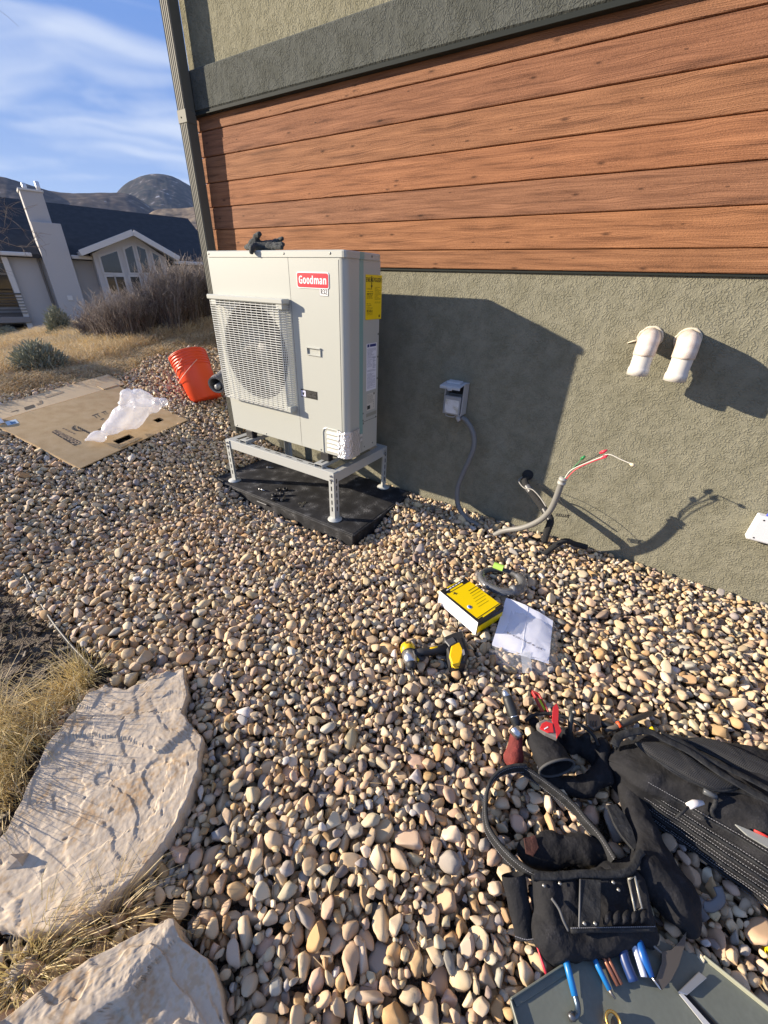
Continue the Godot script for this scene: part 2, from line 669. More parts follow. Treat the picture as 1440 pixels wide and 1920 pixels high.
func wood(k: int) -> StandardMaterial3D:
	# u runs along the board (2.4 m), v across it
	var w := 1536
	var h := 192
	var fine := noise(0.5, 50 + k, 3)
	var wide := noise(0.012, 60 + k, 2)
	var saw := noise(0.35, 70 + k, 2)
	var r := RandomNumberGenerator.new()
	r.seed = 90 + k
	var knots: Array = []
	for i in 7:
		knots.append([r.randf() * w, r.randf_range(0.1, 0.9) * h, r.randf_range(5, 13)])
	var col := PackedByteArray()
	var hgt := PackedByteArray()
	col.resize(w * h * 3)
	hgt.resize(w * h)
	for x in w:
		var close: Array = []
		for q in knots:
			var gap := absf(x - q[0])
			if minf(gap, w - gap) < 150.0:
				close.append(q)
		for y in h:
			var bend := 0.0
			var knot := 0.0
			for q in close:
				var dx := absf(x - q[0])
				dx = minf(dx, w - dx)
				if dx < 150.0:
					var dy: float = y - q[1]
					var d: float = sqrt(dx * dx * 0.09 + dy * dy) / q[2]
					bend += 17.0 * exp(-d * d * 0.12) * signf(dy) * (1.0 if absf(dy) > 2 else absf(dy) / 2.0)
					knot = maxf(knot, exp(-(dx * dx * 0.5 + dy * dy) / (q[2] * q[2] * 0.3)))
			var fx := minf(float(x), w - x)
			var g := y - bend * 0.8 + wide.get_noise_2d(fx * 0.25, y * 0.7) * 17.0
			var line := fine.get_noise_2d(fx * 0.006, g * 0.42)
			var broad := wide.get_noise_2d(fx * 0.35 + 500.0, y * 2.0)
			var speck := saw.get_noise_2d(fx * 0.55, y * 1.4)
			var t := clampf(0.55 + line * 0.50 + broad * 0.32 + speck * 0.22 - knot * 0.45, 0.0, 1.0)
			var c := Color(0.172, 0.076, 0.040).lerp(Color(0.400, 0.192, 0.098), t)
			c = c.lerp(Color(0.05, 0.026, 0.016), clampf(knot * 0.7 + ss(0.42, 0.72, -broad + speck * 0.5) * 0.35, 0, 1)).linear_to_srgb()
			var i := y * w + x
			col[i * 3] = int(c.r * 255)
			col[i * 3 + 1] = int(c.g * 255)
			col[i * 3 + 2] = int(c.b * 255)
			hgt[i] = int(clampf(128 + line * 150 + speck * 90 + knot * 60, 0, 255))
	var m := mat(1, 1, 1, 0.82, 0, 0.3)
	m.albedo_texture = ImageTexture.create_from_image(Image.create_from_data(w, h, false, Image.FORMAT_RGB8, col))
	relief(m, grey_texture(hgt, w, h), 0.24)
	return m

# ---------- ground ----------
func build_terrain() -> void:
	# one sheet: fine near the house, coarse far away
	var xs: Array = []
	var x := 3.5
	while x > -7.5:
		xs.append(x)
		x -= 0.12
	while x > -420.0:
		xs.append(x)
		x -= maxf(0.25, (-x - 6.0) * 0.16)
	xs.push_front(30.0)
	xs.push_front(400.0)
	var zs: Array = []
	var z := -0.5
	while z < 3.6:
		zs.append(z)
		z += 0.12
	z = 3.6
	while z < 420.0:
		zs.append(z)
		z += maxf(0.3, (z - 2.5) * 0.2)
	z = -0.62
	while z > -420.0:
		zs.push_front(z)
		z -= maxf(0.2, (-z) * 0.16)
	var bump := noise(0.9, 3, 3)
	var rows: Array = []
	for zz in zs:
		var row: Array = []
		for xx in xs:
			var y := ground(xx, zz) - 0.055
			if xx < -4.4:
				y += 0.055 * ss(-4.4, -4.9, xx) + bump.get_noise_2d(xx, zz) * 0.09 * ss(-4.4, -7.0, xx)
			row.append(Vector3(xx, y, zz))
		rows.append(row)
	var st := start(true)
	sheet(st, rows, Vector3.UP)
	struct("ground", done(st), M.soil, "brown soil under the gravel")
	# the field lies on it as a sheet of straw-coloured thatch
	var over: Array = []
	for row in rows:
		var up: Array = []
		for p in row:
			if p.x < -4.5 or (p.x < -2.9 and p.z < -1.2) or p.z < -6.0:
				up.append(p + Vector3(0, 0.006, 0))
			else:
				up.append(p - Vector3(0, 0.03, 0))
		over.append(up)
	var fs := start(true)
	sheet(fs, over, Vector3.UP)
	struct("field", done(fs), M.field, "dry grassy field that falls away towards the neighbour's house")

# ---------- the house with the wooden siding ----------
func build_house() -> void:
	var o := thing("house", "olive stucco house wall with reddish wood siding and grey stucco band", "house", Vector3(0, 0, 0))
	var x0 := -3.0
	var x1 := 3.2
	var low := boxm(Vector3(x1 - x0, 1.70, 0.3), 0.002)
	part("stucco_wall", low, M.stucco, o, at((x0 + x1) / 2, 0.575, -0.15))
	part("backing_wall", boxm(Vector3(x1 - x0 - 0.004, 0.86, 0.28), 0.002), M.stucco_band, o, at((x0 + x1) / 2, 1.855, -0.16))
	part("upper_stucco_wall", boxm(Vector3(x1 - x0, 2.2, 0.3), 0.002), M.stucco_up, o, at((x0 + x1) / 2, 3.555, -0.14))
	part("side_wall", boxm(Vector3(0.28, 4.9, 4.0), 0.002), M.stucco_up, o, at(x0 + 0.143, 2.2, -2.31))
	# lap boards: each leans out at its foot
	var tinted: Array = []
	for i in 7:
		var m: StandardMaterial3D = M.wood[(i * 2 + 1) % 3].duplicate()
		var v: float = [0.94, 1.0, 0.86, 1.0, 0.92, 0.84, 0.96][i]
		m.albedo_color = lin(v, v * [1.0, 0.97, 1.02, 0.95, 1.0, 0.98, 1.03][i], v * [0.95, 0.9, 1.1, 0.92, 1.0, 1.05, 1.1][i])
		tinted.append(m)
	var ys := [1.425, 1.511, 1.645, 1.775, 1.910, 2.047, 2.176, 2.30]
	for i in ys.size() - 1:
		var y0: float = ys[i]
		var y1: float = ys[i + 1]
		var face := [Vector2(0.013, y1 - 0.0012), Vector2(0.0172, y1 - 0.0050), Vector2(0.0200, y0 + 0.0055), Vector2(0.0185, y0 + 0.0030), Vector2(0.0130, y0 + 0.0012)]
		var cuts := [x0 + 0.004, x1]
		for s in cuts.size() - 1:
			part("siding_board", board(cuts[s], cuts[s + 1], face, i), tinted[i], o)
	# thin black drip edge below the lowest board
	var f := start()
	box(f, Vector3(x1 - x0 - 0.01, 0.012, 0.014), at((x0 + x1) / 2, 1.4205, 0.004), 0.001)
	part("drip_edge", done(f), M.flash, o)
	# stucco band above the siding, with the dark metal flashing at its foot
	var bd := start()
	box(bd, Vector3(x1 - x0 + 0.02, 0.192, 0.05), at((x0 + x1) / 2, 2.360, 0.022), 0.008)
	part("stucco_band", done(bd), M.stucco_band, o)
	var fl := start()
	box(fl, Vector3(x1 - x0 + 0.015, 0.02, 0.052), at((x0 + x1) / 2, 2.254, 0.022), 0.002)
	box(fl, Vector3(x1 - x0 + 0.015, 0.006, 0.010), at((x0 + x1) / 2, 2.245, 0.054), 0.001)
	part("flashing", done(fl), M.flash, o)
	# downspout at the corner: front with flutes, crimped joint
	var d := start()
	var cx := -2.985
	var front := 0.125
	var back := 0.055
	var outline := PackedVector2Array()
	var hw := 0.042
	outline.append(Vector2(-hw, back))
	outline.append(Vector2(hw, back))
	outline.append(Vector2(hw, front - 0.004))
	outline.append(Vector2(hw - 0.004, front))
	for k in 5:
		var u := lerpf(hw - 0.008, -hw + 0.008, k / 4.0)
		outline.append(Vector2(u + 0.0045, front))
		outline.append(Vector2(u + 0.0015, front - 0.005))
		outline.append(Vector2(u - 0.0015, front - 0.005))
		outline.append(Vector2(u - 0.0045, front))
	outline.append(Vector2(-hw + 0.004, front))
	outline.append(Vector2(-hw, front - 0.004))
	var up := Transform3D(Basis(Vector3.RIGHT, Vector3.BACK, Vector3.DOWN), Vector3(cx, 0, 0))
	var lower := up
	lower.origin.y = 1.15
	slab(d, outline, 2.1, lower)
	var ds := part("downspout", done(d), M.spout, o)
	var d2 := start()
	var upper := up
	upper.origin.y = 3.335
	slab(d2, outline, 2.15, upper)
	part("downspout", done(d2), M.spout, o)
	var d3 := start()
	box(d3, Vector3(hw * 2 + 0.006, 0.066, front - back + 0.006), at(cx, 2.23, (front + back) / 2), 0.003)
	part("downspout_joint", done(d3), M.spout, o)
	part("screw", lathem([Vector2(0.0, 0.003), Vector2(0.004, 0.002), Vector2(0.005, 0)], 8), M.flash, o, Transform3D(Basis(Vector3.RIGHT, Vector3.BACK, Vector3.DOWN), Vector3(cx - 0.008, 2.225, front + 0.003)))
	var br := start()
	box(br, Vector3(0.02, 0.02, 0.06), at(cx, 3.1, 0.034), 0.001)
	part("strap", done(br), M.spout, o)

func board(xa: float, xb: float, face: Array, i: int) -> ArrayMesh:
	var st := start()
	var pts := face.duplicate()
	pts.append(Vector2(-0.012, face[4].y))
	pts.append(Vector2(-0.012, face[0].y))
	var n := pts.size()
	var off := fmod(i * 0.371, 1.0)
	var mid := Vector3(0, (pts[0].y + pts[4].y) / 2, 0.002)
	var high: float = pts[0].y - pts[4].y
	var cuts := 12
	for k in n:
		var p: Vector2 = pts[k]
		var q: Vector2 = pts[(k + 1) % n]
		for s in cuts:
			var a := lerpf(xa, xb, float(s) / cuts)
			var b := lerpf(xa, xb, float(s + 1) / cuts)
			var c := [Vector3(a, p.y, p.x), Vector3(b, p.y, p.x), Vector3(b, q.y, q.x), Vector3(a, q.y, q.x)]
			var nn: Vector3 = (c[1] - c[0]).cross(c[2] - c[0])
			var out := ((c[0] + c[2]) / 2.0 - mid) as Vector3
			out.x = 0
			for id in ([0, 2, 1, 0, 3, 2] if nn.dot(out) > 0 else [0, 1, 2, 0, 2, 3]):
				var v: Vector3 = c[id]
				st.set_uv(Vector2(v.x / 2.4 + off, 0.5 + 0.93 * (v.y - mid.y) / maxf(high, 0.12)))
				st.add_vertex(v)
	for x in [xa, xb]:
		for k in range(1, n - 1):
			st.set_uv(Vector2.ZERO)
			tri(st, Vector3(x, pts[0].y, pts[0].x), Vector3(x, pts[k].y, pts[k].x), Vector3(x, pts[k + 1].y, pts[k + 1].x), Vector3((xa + xb) / 2, mid.y, mid.z))
	return done(st)

# ---------- sandstone slabs ----------
func stone(called: String, label: String, outline_px: Array, top: float, seed_: int, m: Material, rough: float, tilt: Callable) -> void:
	var n := noise(2.2, seed_, 4)
	var fine := noise(16.0, seed_ + 1, 3)
	var crack := noise(3.2, seed_ + 2, 2)
	crack.fractal_type = FastNoiseLite.FRACTAL_RIDGED
	var plates := noise(7.0, seed_ + 5, 1, FastNoiseLite.TYPE_CELLULAR)
	plates.cellular_return_type = FastNoiseLite.RETURN_CELL_VALUE
	plates.cellular_jitter = 1.0
	plates.domain_warp_enabled = true
	plates.domain_warp_amplitude = 0.05
	plates.domain_warp_frequency = 3.5
	var edge: Array = []
	var mid := Vector2.ZERO
	for p in outline_px:
		var q := ph(p[0], p[1], top)
		edge.append(Vector3(q.x, 0, q.z))
		mid += Vector2(q.x, q.z)
	mid /= edge.size()
	edge.append(edge[0])
	var ring: Array = []
	for k in edge.size() - 1:
		for j in 12:
			var u := j / 12.0
			ring.append((edge[k] as Vector3).lerp(edge[k + 1], u))
	var count := ring.size()
	var rows: Array = []
	var steps := 96
	for i in steps + 8:
		var row: Array = []
		for k in count:
			var e: Vector3 = ring[k]
			var jag := 1.0 + 0.03 * n.get_noise_2d(e.x * 6.0, e.z * 6.0) + 0.012 * fine.get_noise_2d(e.x, e.z)
			var f := pow((i + 1.0) / steps, 0.8) if i < steps else 1.0
			var p := Vector2(mid.x, mid.y).lerp(Vector2(e.x, e.z), f * jag)
			var y: float = top + tilt.call(p.x, p.y)
			# bedding planes that break off in steps
			var warp := n.get_noise_2d(p.x * 0.5 + 3.0, p.y * 1.1) + 0.16 * n.get_noise_2d(p.x * 2.2, p.y * 2.2) + 0.02 * fine.get_noise_2d(p.x, p.y)
			var lay := (warp + 1.0) * 4.0
			var whole := floorf(lay)
			y += rough * 0.0028 * (whole + ss(0.955, 1.0, lay - whole)) - rough * 0.008
			# split plates with straight broken edges
			var pl := plates.get_noise_2d(p.x * 0.9 + p.y * 0.55, p.y * 0.36 - p.x * 0.2)
			y += rough * 0.0042 * floorf((pl + 1.0) * 1.5)
			y += rough * 0.0016 * fine.get_noise_2d(p.x, p.y) + rough * 0.0006 * fine.get_noise_2d(p.x * 4.0, p.y * 4.0)
			var c := crack.get_noise_2d(p.x * 0.55 + p.y * 0.3, p.y * 0.8 - p.x * 0.2)
			y -= 0.006 * rough * ss(0.955, 0.985, c)
			if i >= steps - 2 and i < steps:
				y -= 0.003 * (i - steps + 3)
			if i >= steps:
				var g := (i - steps + 1) / 8.0
				var out_ := (Vector2(e.x, e.z) - mid).normalized()
				p += out_ * (0.004 * sin(g * PI) + 0.014 * fine.get_noise_2d(p.x * 2.0 + g * 3.0, p.y * 2.0) * g)
				y = lerpf(y - 0.016, -0.09, g)
			row.append(Vector3(p.x, y, p.y))
		rows.append(row)
	var st := start(true)
	sheet(st, rows, Vector3.UP, true)
	# middle
	var c0 := Vector3.ZERO
	for v in rows[0]:
		c0 += v
	c0 /= count
	for k in count:
		tri(st, c0, rows[0][k], rows[0][(k + 1) % count], c0 - Vector3.UP)
	var o := part(called, done(st), m)
	tag(o, label, "rock", "sandstone slabs beside the gravel")
	var poly := PackedVector2Array()
	for v in rows[steps + 3]:
		poly.append(Vector2(v.x, v.z))
	solid.append([poly, top])

func build_stones() -> void:
	var sand := mat(1, 1, 1, 0.9, 0, 0.3)
	sand.albedo_texture = ramp_texture(M.mix_raw, 512, 512, [[0.25, Color(0.43, 0.30, 0.18)], [0.36, Color(0.47, 0.375, 0.27)], [0.5, Color(0.52, 0.435, 0.335)], [0.62, Color(0.55, 0.465, 0.36)], [0.75, Color(0.50, 0.385, 0.26)]])
	triplanar(sand, 0.8, true)
	var fine := grey_texture(noise_image(noise(0.05, 41, 5), 512, 512), 512, 512)
	relief(sand, fine, 0.14)
	M.sand = sand
	stone("stone_slab", "large pale sandstone slab with a flat flaking top beside dry grass", [[345, 1255], [350, 1300], [342, 1335], [378, 1378], [374, 1440], [352, 1500], [325, 1555], [298, 1600], [250, 1650], [195, 1695], [130, 1742], [60, 1748], [0, 1740], [-60, 1700], [-30, 1600], [10, 1560], [45, 1490], [80, 1420], [125, 1350], [165, 1302], [200, 1287], [240, 1292], [290, 1268]], 0.062, 301, sand, 1.0, func(x, z): return -0.02 * (x + 0.95))
	stone("stone_slab", "rough sandstone boulder with ridged top below the flat slab", [[325, 1722], [338, 1760], [385, 1790], [408, 1850], [420, 1960], [300, 2040], [60, 2040], [-20, 1960], [40, 1900], [110, 1840], [200, 1785], [260, 1752], [305, 1724]], 0.10, 321, sand, 1.9, func(x, z): return -0.22 * maxf(0.0, (x + 0.52)) - 0.10 * (2.4 - z))
	# chip of rock on the slab
	var st := start()
	var chip := ph(28, 1612, 0.075)
	var pts := [Vector3(-0.022, 0, -0.012), Vector3(0.018, 0, -0.016), Vector3(0.02, 0, 0.012), Vector3(-0.016, 0, 0.016), Vector3(-0.008, 0.03, -0.006), Vector3(0.012, 0.024, 0.004)]
	for f in [[0, 1, 4], [1, 5, 4], [1, 2, 5], [2, 3, 5], [3, 4, 5], [3, 0, 4], [0, 2, 1], [0, 3, 2]]:
		tri(st, pts[f[0]], pts[f[1]], pts[f[2]], Vector3(0, 0.008, 0))
	var o := part("stone_chip", done(st), M.sand, self, Transform3D(Basis(Vector3.UP, 0.7), chip - Vector3(0, 0.012, 0)))
	tag(o, "small chip of sandstone standing on the flat slab", "rock")

# ---------- gravel ----------
var solid: Array = []          # outlines (x, z) that no pebble may enter: [polygon, top]

func pebble_mesh(seed_: int, rings: int, sides: int) -> ArrayMesh:
	var r := RandomNumberGenerator.new()
	r.seed = 400 + seed_
	var n := noise(0.7, 400 + seed_, 2)
	var cuts: Array = []
	var sharp := seed_ % 5 >= 1
	for i in r.randi_range(7, 11) if sharp else r.randi_range(4, 7):
		var d := Vector3(r.randfn(), r.randfn() * 0.8, r.randfn()).normalized()
		cuts.append([d, r.randf_range(0.46, 0.74) if sharp else r.randf_range(0.62, 0.88)])
	var pt := func(i: int, k: int) -> Vector3:
		var th := PI * i / rings
		var a := TAU * k / sides
		var p := Vector3(sin(th) * cos(a), cos(th), sin(th) * sin(a))
		p *= 1.0 + 0.24 * n.get_noise_3dv(p * 1.6 + Vector3(9, 4, 2))
		for c in cuts:
			var over: float = p.dot(c[0]) - c[1]
			if over > 0.0:
				p -= c[0] * over * (0.96 if sharp else 0.8)
		return p
	# keep the size that the packing reckons with
	var grid: Array = []
	var mean := 0.0
	for i in rings + 1:
		var row: Array = []
		for k in sides:
			row.append(pt.call(i, k))
			mean += row[k].length()
		grid.append(row)
	mean /= (rings + 1) * sides
	for i in rings + 1:
		for k in sides:
			grid[i][k] *= 0.93 / mean
	var st := start(true)
	for i in rings:
		for k in sides:
			var A: Vector3 = grid[i][k]
			var B: Vector3 = grid[i][(k + 1) % sides]
			var C: Vector3 = grid[i + 1][(k + 1) % sides]
			var D: Vector3 = grid[i + 1][k]
			if i > 0:
				tri(st, A, B, C, Vector3.ZERO)
			if i < rings - 1:
				tri(st, A, C, D, Vector3.ZERO)
	return done(st)

func pebble_tone(r: RandomNumberGenerator) -> Color:
	var t := r.randf()
	var c: Color
	if t < 0.40:
		c = Color(0.61, 0.475, 0.305)
	elif t < 0.58:
		c = Color(0.58, 0.425, 0.29)
	elif t < 0.76:
		c = Color(0.66, 0.55, 0.385)
	elif t < 0.86:
		c = Color(0.50, 0.335, 0.175)
	elif t < 0.93:
		c = Color(0.38, 0.35, 0.31)
	elif t < 0.97:
		c = Color(0.26, 0.21, 0.175)
	else:
		c = Color(0.60, 0.56, 0.50)
	var v := r.randf_range(0.74, 1.12)
	return Color(c.r * v * r.randf_range(0.95, 1.05), c.g * v, c.b * v * r.randf_range(0.92, 1.08))

func in_gravel(x: float, z: float) -> bool:
	if z < 0.012 and x > -3.06:
		return false
	var wob := 0.06 * sin(z * 5.0) + 0.04 * sin(z * 13.0 + 1.0)
	if x < -4.62 + wob + 0.1 * z or (z < -0.05 and x > -3.1) or z < -0.95 - 0.55 * (x + 4.3):
		return false
	# the black edging and the planted bed behind it
	if x < -1.38 and z > 2.02 + 0.03 * sin(x * 2.0):
		return false
	if x < -1.0 and z > 2.26 + 0.2 * (x + 1.38):
		return false
	return true

func build_gravel() -> void:
	var t0 := Time.get_ticks_msec()
	var variants := 20
	var meshes: Array = []
	var fine: Array = []
	for i in variants:
		meshes.append(pebble_mesh(i, 7, 11))
		fine.append(pebble_mesh(i, 9, 14))
	var r := RandomNumberGenerator.new()
	r.seed = 99
	var cell := 0.009
	var ox := -5.4
	var oz := -1.4
	var nx := int((1.75 - ox) / cell)
	var nz := int((2.78 - oz) / cell)
	var H := PackedFloat32Array()
	H.resize(nx * nz)
	var shut := PackedByteArray()
	shut.resize(nx * nz)
	for j in nz:
		var z := oz + (j + 0.5) * cell
		for i in nx:
			var x := ox + (i + 0.5) * cell
			var id := j * nx + i
			H[id] = ground(x, z) - 0.05
			if not in_gravel(x, z):
				shut[id] = 1
	for s in solid:
		var poly: PackedVector2Array = s[0]
		var lo := poly[0]
		var hi := poly[0]
		for p in poly:
			lo = lo.min(p)
			hi = hi.max(p)
		for j in range(maxi(0, int((lo.y - oz) / cell)), mini(nz, int((hi.y - oz) / cell) + 1)):
			for i in range(maxi(0, int((lo.x - ox) / cell)), mini(nx, int((hi.x - ox) / cell) + 1)):
				if Geometry2D.is_point_in_polygon(Vector2(ox + (i + 0.5) * cell, oz + (j + 0.5) * cell), poly):
					shut[j * nx + i] = 1
					H[j * nx + i] = s[1]
	var place: Array = []
	var count := 110000
	var G0 := H.duplicate()
	var bigness := noise(0.8, 17, 2)
	for n in count:
		# the lowest of a few random spots
		var bx := 0.0
		var bz := 0.0
		var low := 1e9
		for c in (7 if n < 44000 else 12):
			var x := r.randf_range(ox + 0.06, 1.69)
			var z := r.randf_range(oz + 0.06, 2.72)
			var id := int((z - oz) / cell) * nx + int((x - ox) / cell)
			if shut[id]:
				continue
			var dep := H[id] - G0[id] - 0.05
			if dep < low:
				low = dep
				bx = x
				bz = z
		if low > (-0.002 if n < 44000 else 0.003):
			continue
		var big := r.randf()
		var s := lerpf(0.0125, 0.0255, pow(big, 1.4)) * (1.0 if n < 44000 else 0.62) * (1.0 + 0.18 * bigness.get_noise_2d(bx, bz))
		if big > 0.97:
			s *= 1.22
		var ra := s * r.randf_range(1.0, 1.4)
		var rb := s * r.randf_range(0.78, 1.0)
		var rt := s * r.randf_range(0.5, 0.85)
		var yaw := r.randf() * TAU
		# lean with the stones below
		var e := s * 0.8
		var hx := H[int((bz - oz) / cell) * nx + int((bx + e - ox) / cell)] - H[int((bz - oz) / cell) * nx + int((bx - e - ox) / cell)]
		var hz := H[clampi(int((bz + e - oz) / cell), 0, nz - 1) * nx + int((bx - ox) / cell)] - H[clampi(int((bz - e - oz) / cell), 0, nz - 1) * nx + int((bx - ox) / cell)]
		var up := Vector3(-clampf(hx / (2 * e), -1.1, 1.1), 1.0, -clampf(hz / (2 * e), -1.1, 1.1))
		up += Vector3(r.randfn() * 0.32, 0, r.randfn() * 0.32)
		up = up.normalized()
		var xa := Vector3(cos(yaw), 0, sin(yaw))
		xa = (xa - up * xa.dot(up)).normalized()
		var za := xa.cross(up).normalized()
		# half heights over its footprint, from the tilted ellipsoid
		var A := Basis(xa * ra, up * rt, za * rb)
		var reach := ra * 1.02
		var i0 := maxi(0, int((bx - reach - ox) / cell))
		var i1 := mini(nx - 1, int((bx + reach - ox) / cell))
		var j0 := maxi(0, int((bz - reach - oz) / cell))
		var j1 := mini(nz - 1, int((bz + reach - oz) / cell))
		var inv := A.inverse()
		var vy := inv * Vector3.UP
		var yy := vy.dot(vy)
		var rest := -1e9
		var blocked := false
		var cover: Array = []
		for j in range(j0, j1 + 1):
			for i in range(i0, i1 + 1):
				var d := inv * Vector3(ox + (i + 0.5) * cell - bx, 0, oz + (j + 0.5) * cell - bz)
				var bq := d.dot(vy)
				var disc := bq * bq - yy * (d.dot(d) - 1.0)
				if disc <= 0.0:
					continue
				var root := sqrt(disc) / yy
				var mid := -bq / yy
				var id := j * nx + i
				if shut[id] == 1 and disc > 0.25 * yy:
					blocked = true
				rest = maxf(rest, H[id] - (mid - root) * 0.72)
				cover.append(id)
				cover.append(mid + root)
		if blocked or rest > ground(bx, bz) + 0.03:
			continue
		for k in range(0, cover.size(), 2):
			var id: int = cover[k]
			H[id] = maxf(H[id], rest + cover[k + 1] * 0.95)
		place.append([Transform3D(A, Vector3(bx, rest, bz)), pebble_tone(r), r.randi() % variants, s])
	print("pebbles ", place.size(), " ", Time.get_ticks_msec() - t0)
	# the three hundred that show largest stand as pebbles of their own
	var scored: Array = []
	for k in place.size():
		var t: Transform3D = place[k][0]
		var q := t.origin - EYE
		var depth := q.dot(FWD)
		if depth < 0.3:
			continue
		var px := q.dot(RIGHT) / depth * F
		var py := q.dot(DOWN) / depth * F
		if absf(px) > 725 or absf(py) > 965:
			continue
		var id := int((t.origin.z - oz) / cell) * nx + int((t.origin.x - ox) / cell)
		if H[id] > t.origin.y + place[k][3] * 0.8:
			continue
		scored.append([place[k][3] / depth, k])
	scored.sort_custom(func(p, q): return p[0] > q[0])
	var bed := Node3D.new()
	bed.name = "gravel_bed"
	bed.set_meta("kind", "structure")
	bed.set_meta("label", "bed of rounded tan river pebbles along the house wall")
	add_child(bed)
	var own := {}
	var tones: Array = []
	var tr := RandomNumberGenerator.new()
	tr.seed = 5
	for k in 26:
		var m: StandardMaterial3D = M.pebble.duplicate()
		m.vertex_color_use_as_albedo = false
		m.albedo_color = pebble_tone(tr).linear_to_srgb()
		tones.append(m)
	for k in mini(300, scored.size()):
		var id: int = scored[k][1]
		own[id] = true
		part("pebble", fine[place[id][2]], tones[tr.randi() % tones.size()], bed, place[id][0])
	var rest_ := Node3D.new()
	rest_.name = "pebbles"
	rest_.set_meta("kind", "stuff")
	bed.add_child(rest_)
	for v in variants:
		var list: Array = []
		for k in place.size():
			if place[k][2] == v and not own.has(k):
				list.append(k)
		var mm := MultiMesh.new()
		mm.transform_format = MultiMesh.TRANSFORM_3D
		mm.use_colors = true
		mm.mesh = meshes[v]
		mm.instance_count = list.size()
		for k in list.size():
			mm.set_instance_transform(k, place[list[k]][0])
			mm.set_instance_color(k, place[list[k]][1])
		var o := MultiMeshInstance3D.new()
		o.name = "pebble_layer"
		o.multimesh = mm
		o.material_override = M.pebble
		o.set_meta("kind", "stuff")
		rest_.add_child(o, true)
	print("gravel ", Time.get_ticks_msec() - t0)

# ---------- print helpers ----------
# flat print: lines of tiny illegible type as dark dashes on a ground colour
func small_print(w: int, h: int, paper: Color, ink: Color, blocks: Array, seed_: int) -> StandardMaterial3D:
	var im := Image.create(w, h, false, Image.FORMAT_RGB8)
	im.fill(paper)
	var r := RandomNumberGenerator.new()
	r.seed = seed_
	for b in blocks:      # [x, y, w, h, line height, colour or null] in parts of the whole
		var c: Color = b[5] if b.size() > 5 else ink
		if b[4] <= 0.0:
			im.fill_rect(Rect2i(int(b[0] * w), int(b[1] * h), int(b[2] * w), int(b[3] * h)), c)
			continue
		var y: float = b[1]
		while y < b[1] + b[3]:
			var x: float = b[0]
			var end: float = b[0] + b[2] * (1.0 if r.randf() < 0.7 else r.randf_range(0.4, 0.9))
			while x < end:
				var word := r.randf_range(0.02, 0.07)
				im.fill_rect(Rect2i(int(x * w), int(y * h), maxi(1, int(minf(word, end - x) * w)), maxi(1, int(b[4] * h * 0.45))), paper.lerp(c, r.randf_range(0.55, 0.95)))
				x += word + 0.016
			y += b[4]
	var m := mat(1, 1, 1, 0.5)
	m.albedo_texture = ImageTexture.create_from_image(im)
	m.texture_repeat = false
	return m

func letters(words: String, height: float, m: Material, parent: Node, t: Transform3D, wide := 0.0, bold := true) -> MeshInstance3D:
	var tm := text(words, height, 0.0006, bold)
	var o := part("lettering", tm, m, parent, t)
	if wide > 0.0:
		var a := tm.get_aabb()
		o.transform = t * Transform3D(Basis.from_scale(Vector3(wide / a.size.x, height / a.size.y, 1.0)), Vector3.ZERO)
	return o

# a wall with a round hole: plate in x and y, thin in z
func holed_plate(st: SurfaceTool, x0: float, x1: float, y0: float, y1: float, z: float, c: Vector2, r: float, lip: float) -> void:
	var n := 48
	var outer: Array = []
	var inner: Array = []
	for k in n:
		var a := TAU * k / n + TAU / 8.0
		var d := Vector2(cos(a), sin(a))
		var t := 1e9
		if d.x > 1e-6: t = minf(t, (x1 - c.x) / d.x)
		if d.x < -1e-6: t = minf(t, (x0 - c.x) / d.x)
		if d.y > 1e-6: t = minf(t, (y1 - c.y) / d.y)
		if d.y < -1e-6: t = minf(t, (y0 - c.y) / d.y)
		outer.append(c + d * t)
		inner.append(c + d * r)
	# pull the nearest ray to each corner
	for q in [Vector2(x0, y0), Vector2(x1, y0), Vector2(x1, y1), Vector2(x0, y1)]:
		var best := 0
		for k in n:
			if (outer[k] as Vector2).distance_to(q) < (outer[best] as Vector2).distance_to(q):
				best = k
		outer[best] = q
	for k in n:
		var k2 := (k + 1) % n
		quad(st, v3(outer[k], z), v3(outer[k2], z), v3(inner[k2], z), v3(inner[k], z), v3(inner[k], z - 1.0))
		var m: Vector2 = (inner[k] + inner[k2]) / 2.0
		quad(st, v3(inner[k], z), v3(inner[k2], z), v3(inner[k2], z - lip), v3(inner[k], z - lip), v3(m + (m - c), z - lip / 2))

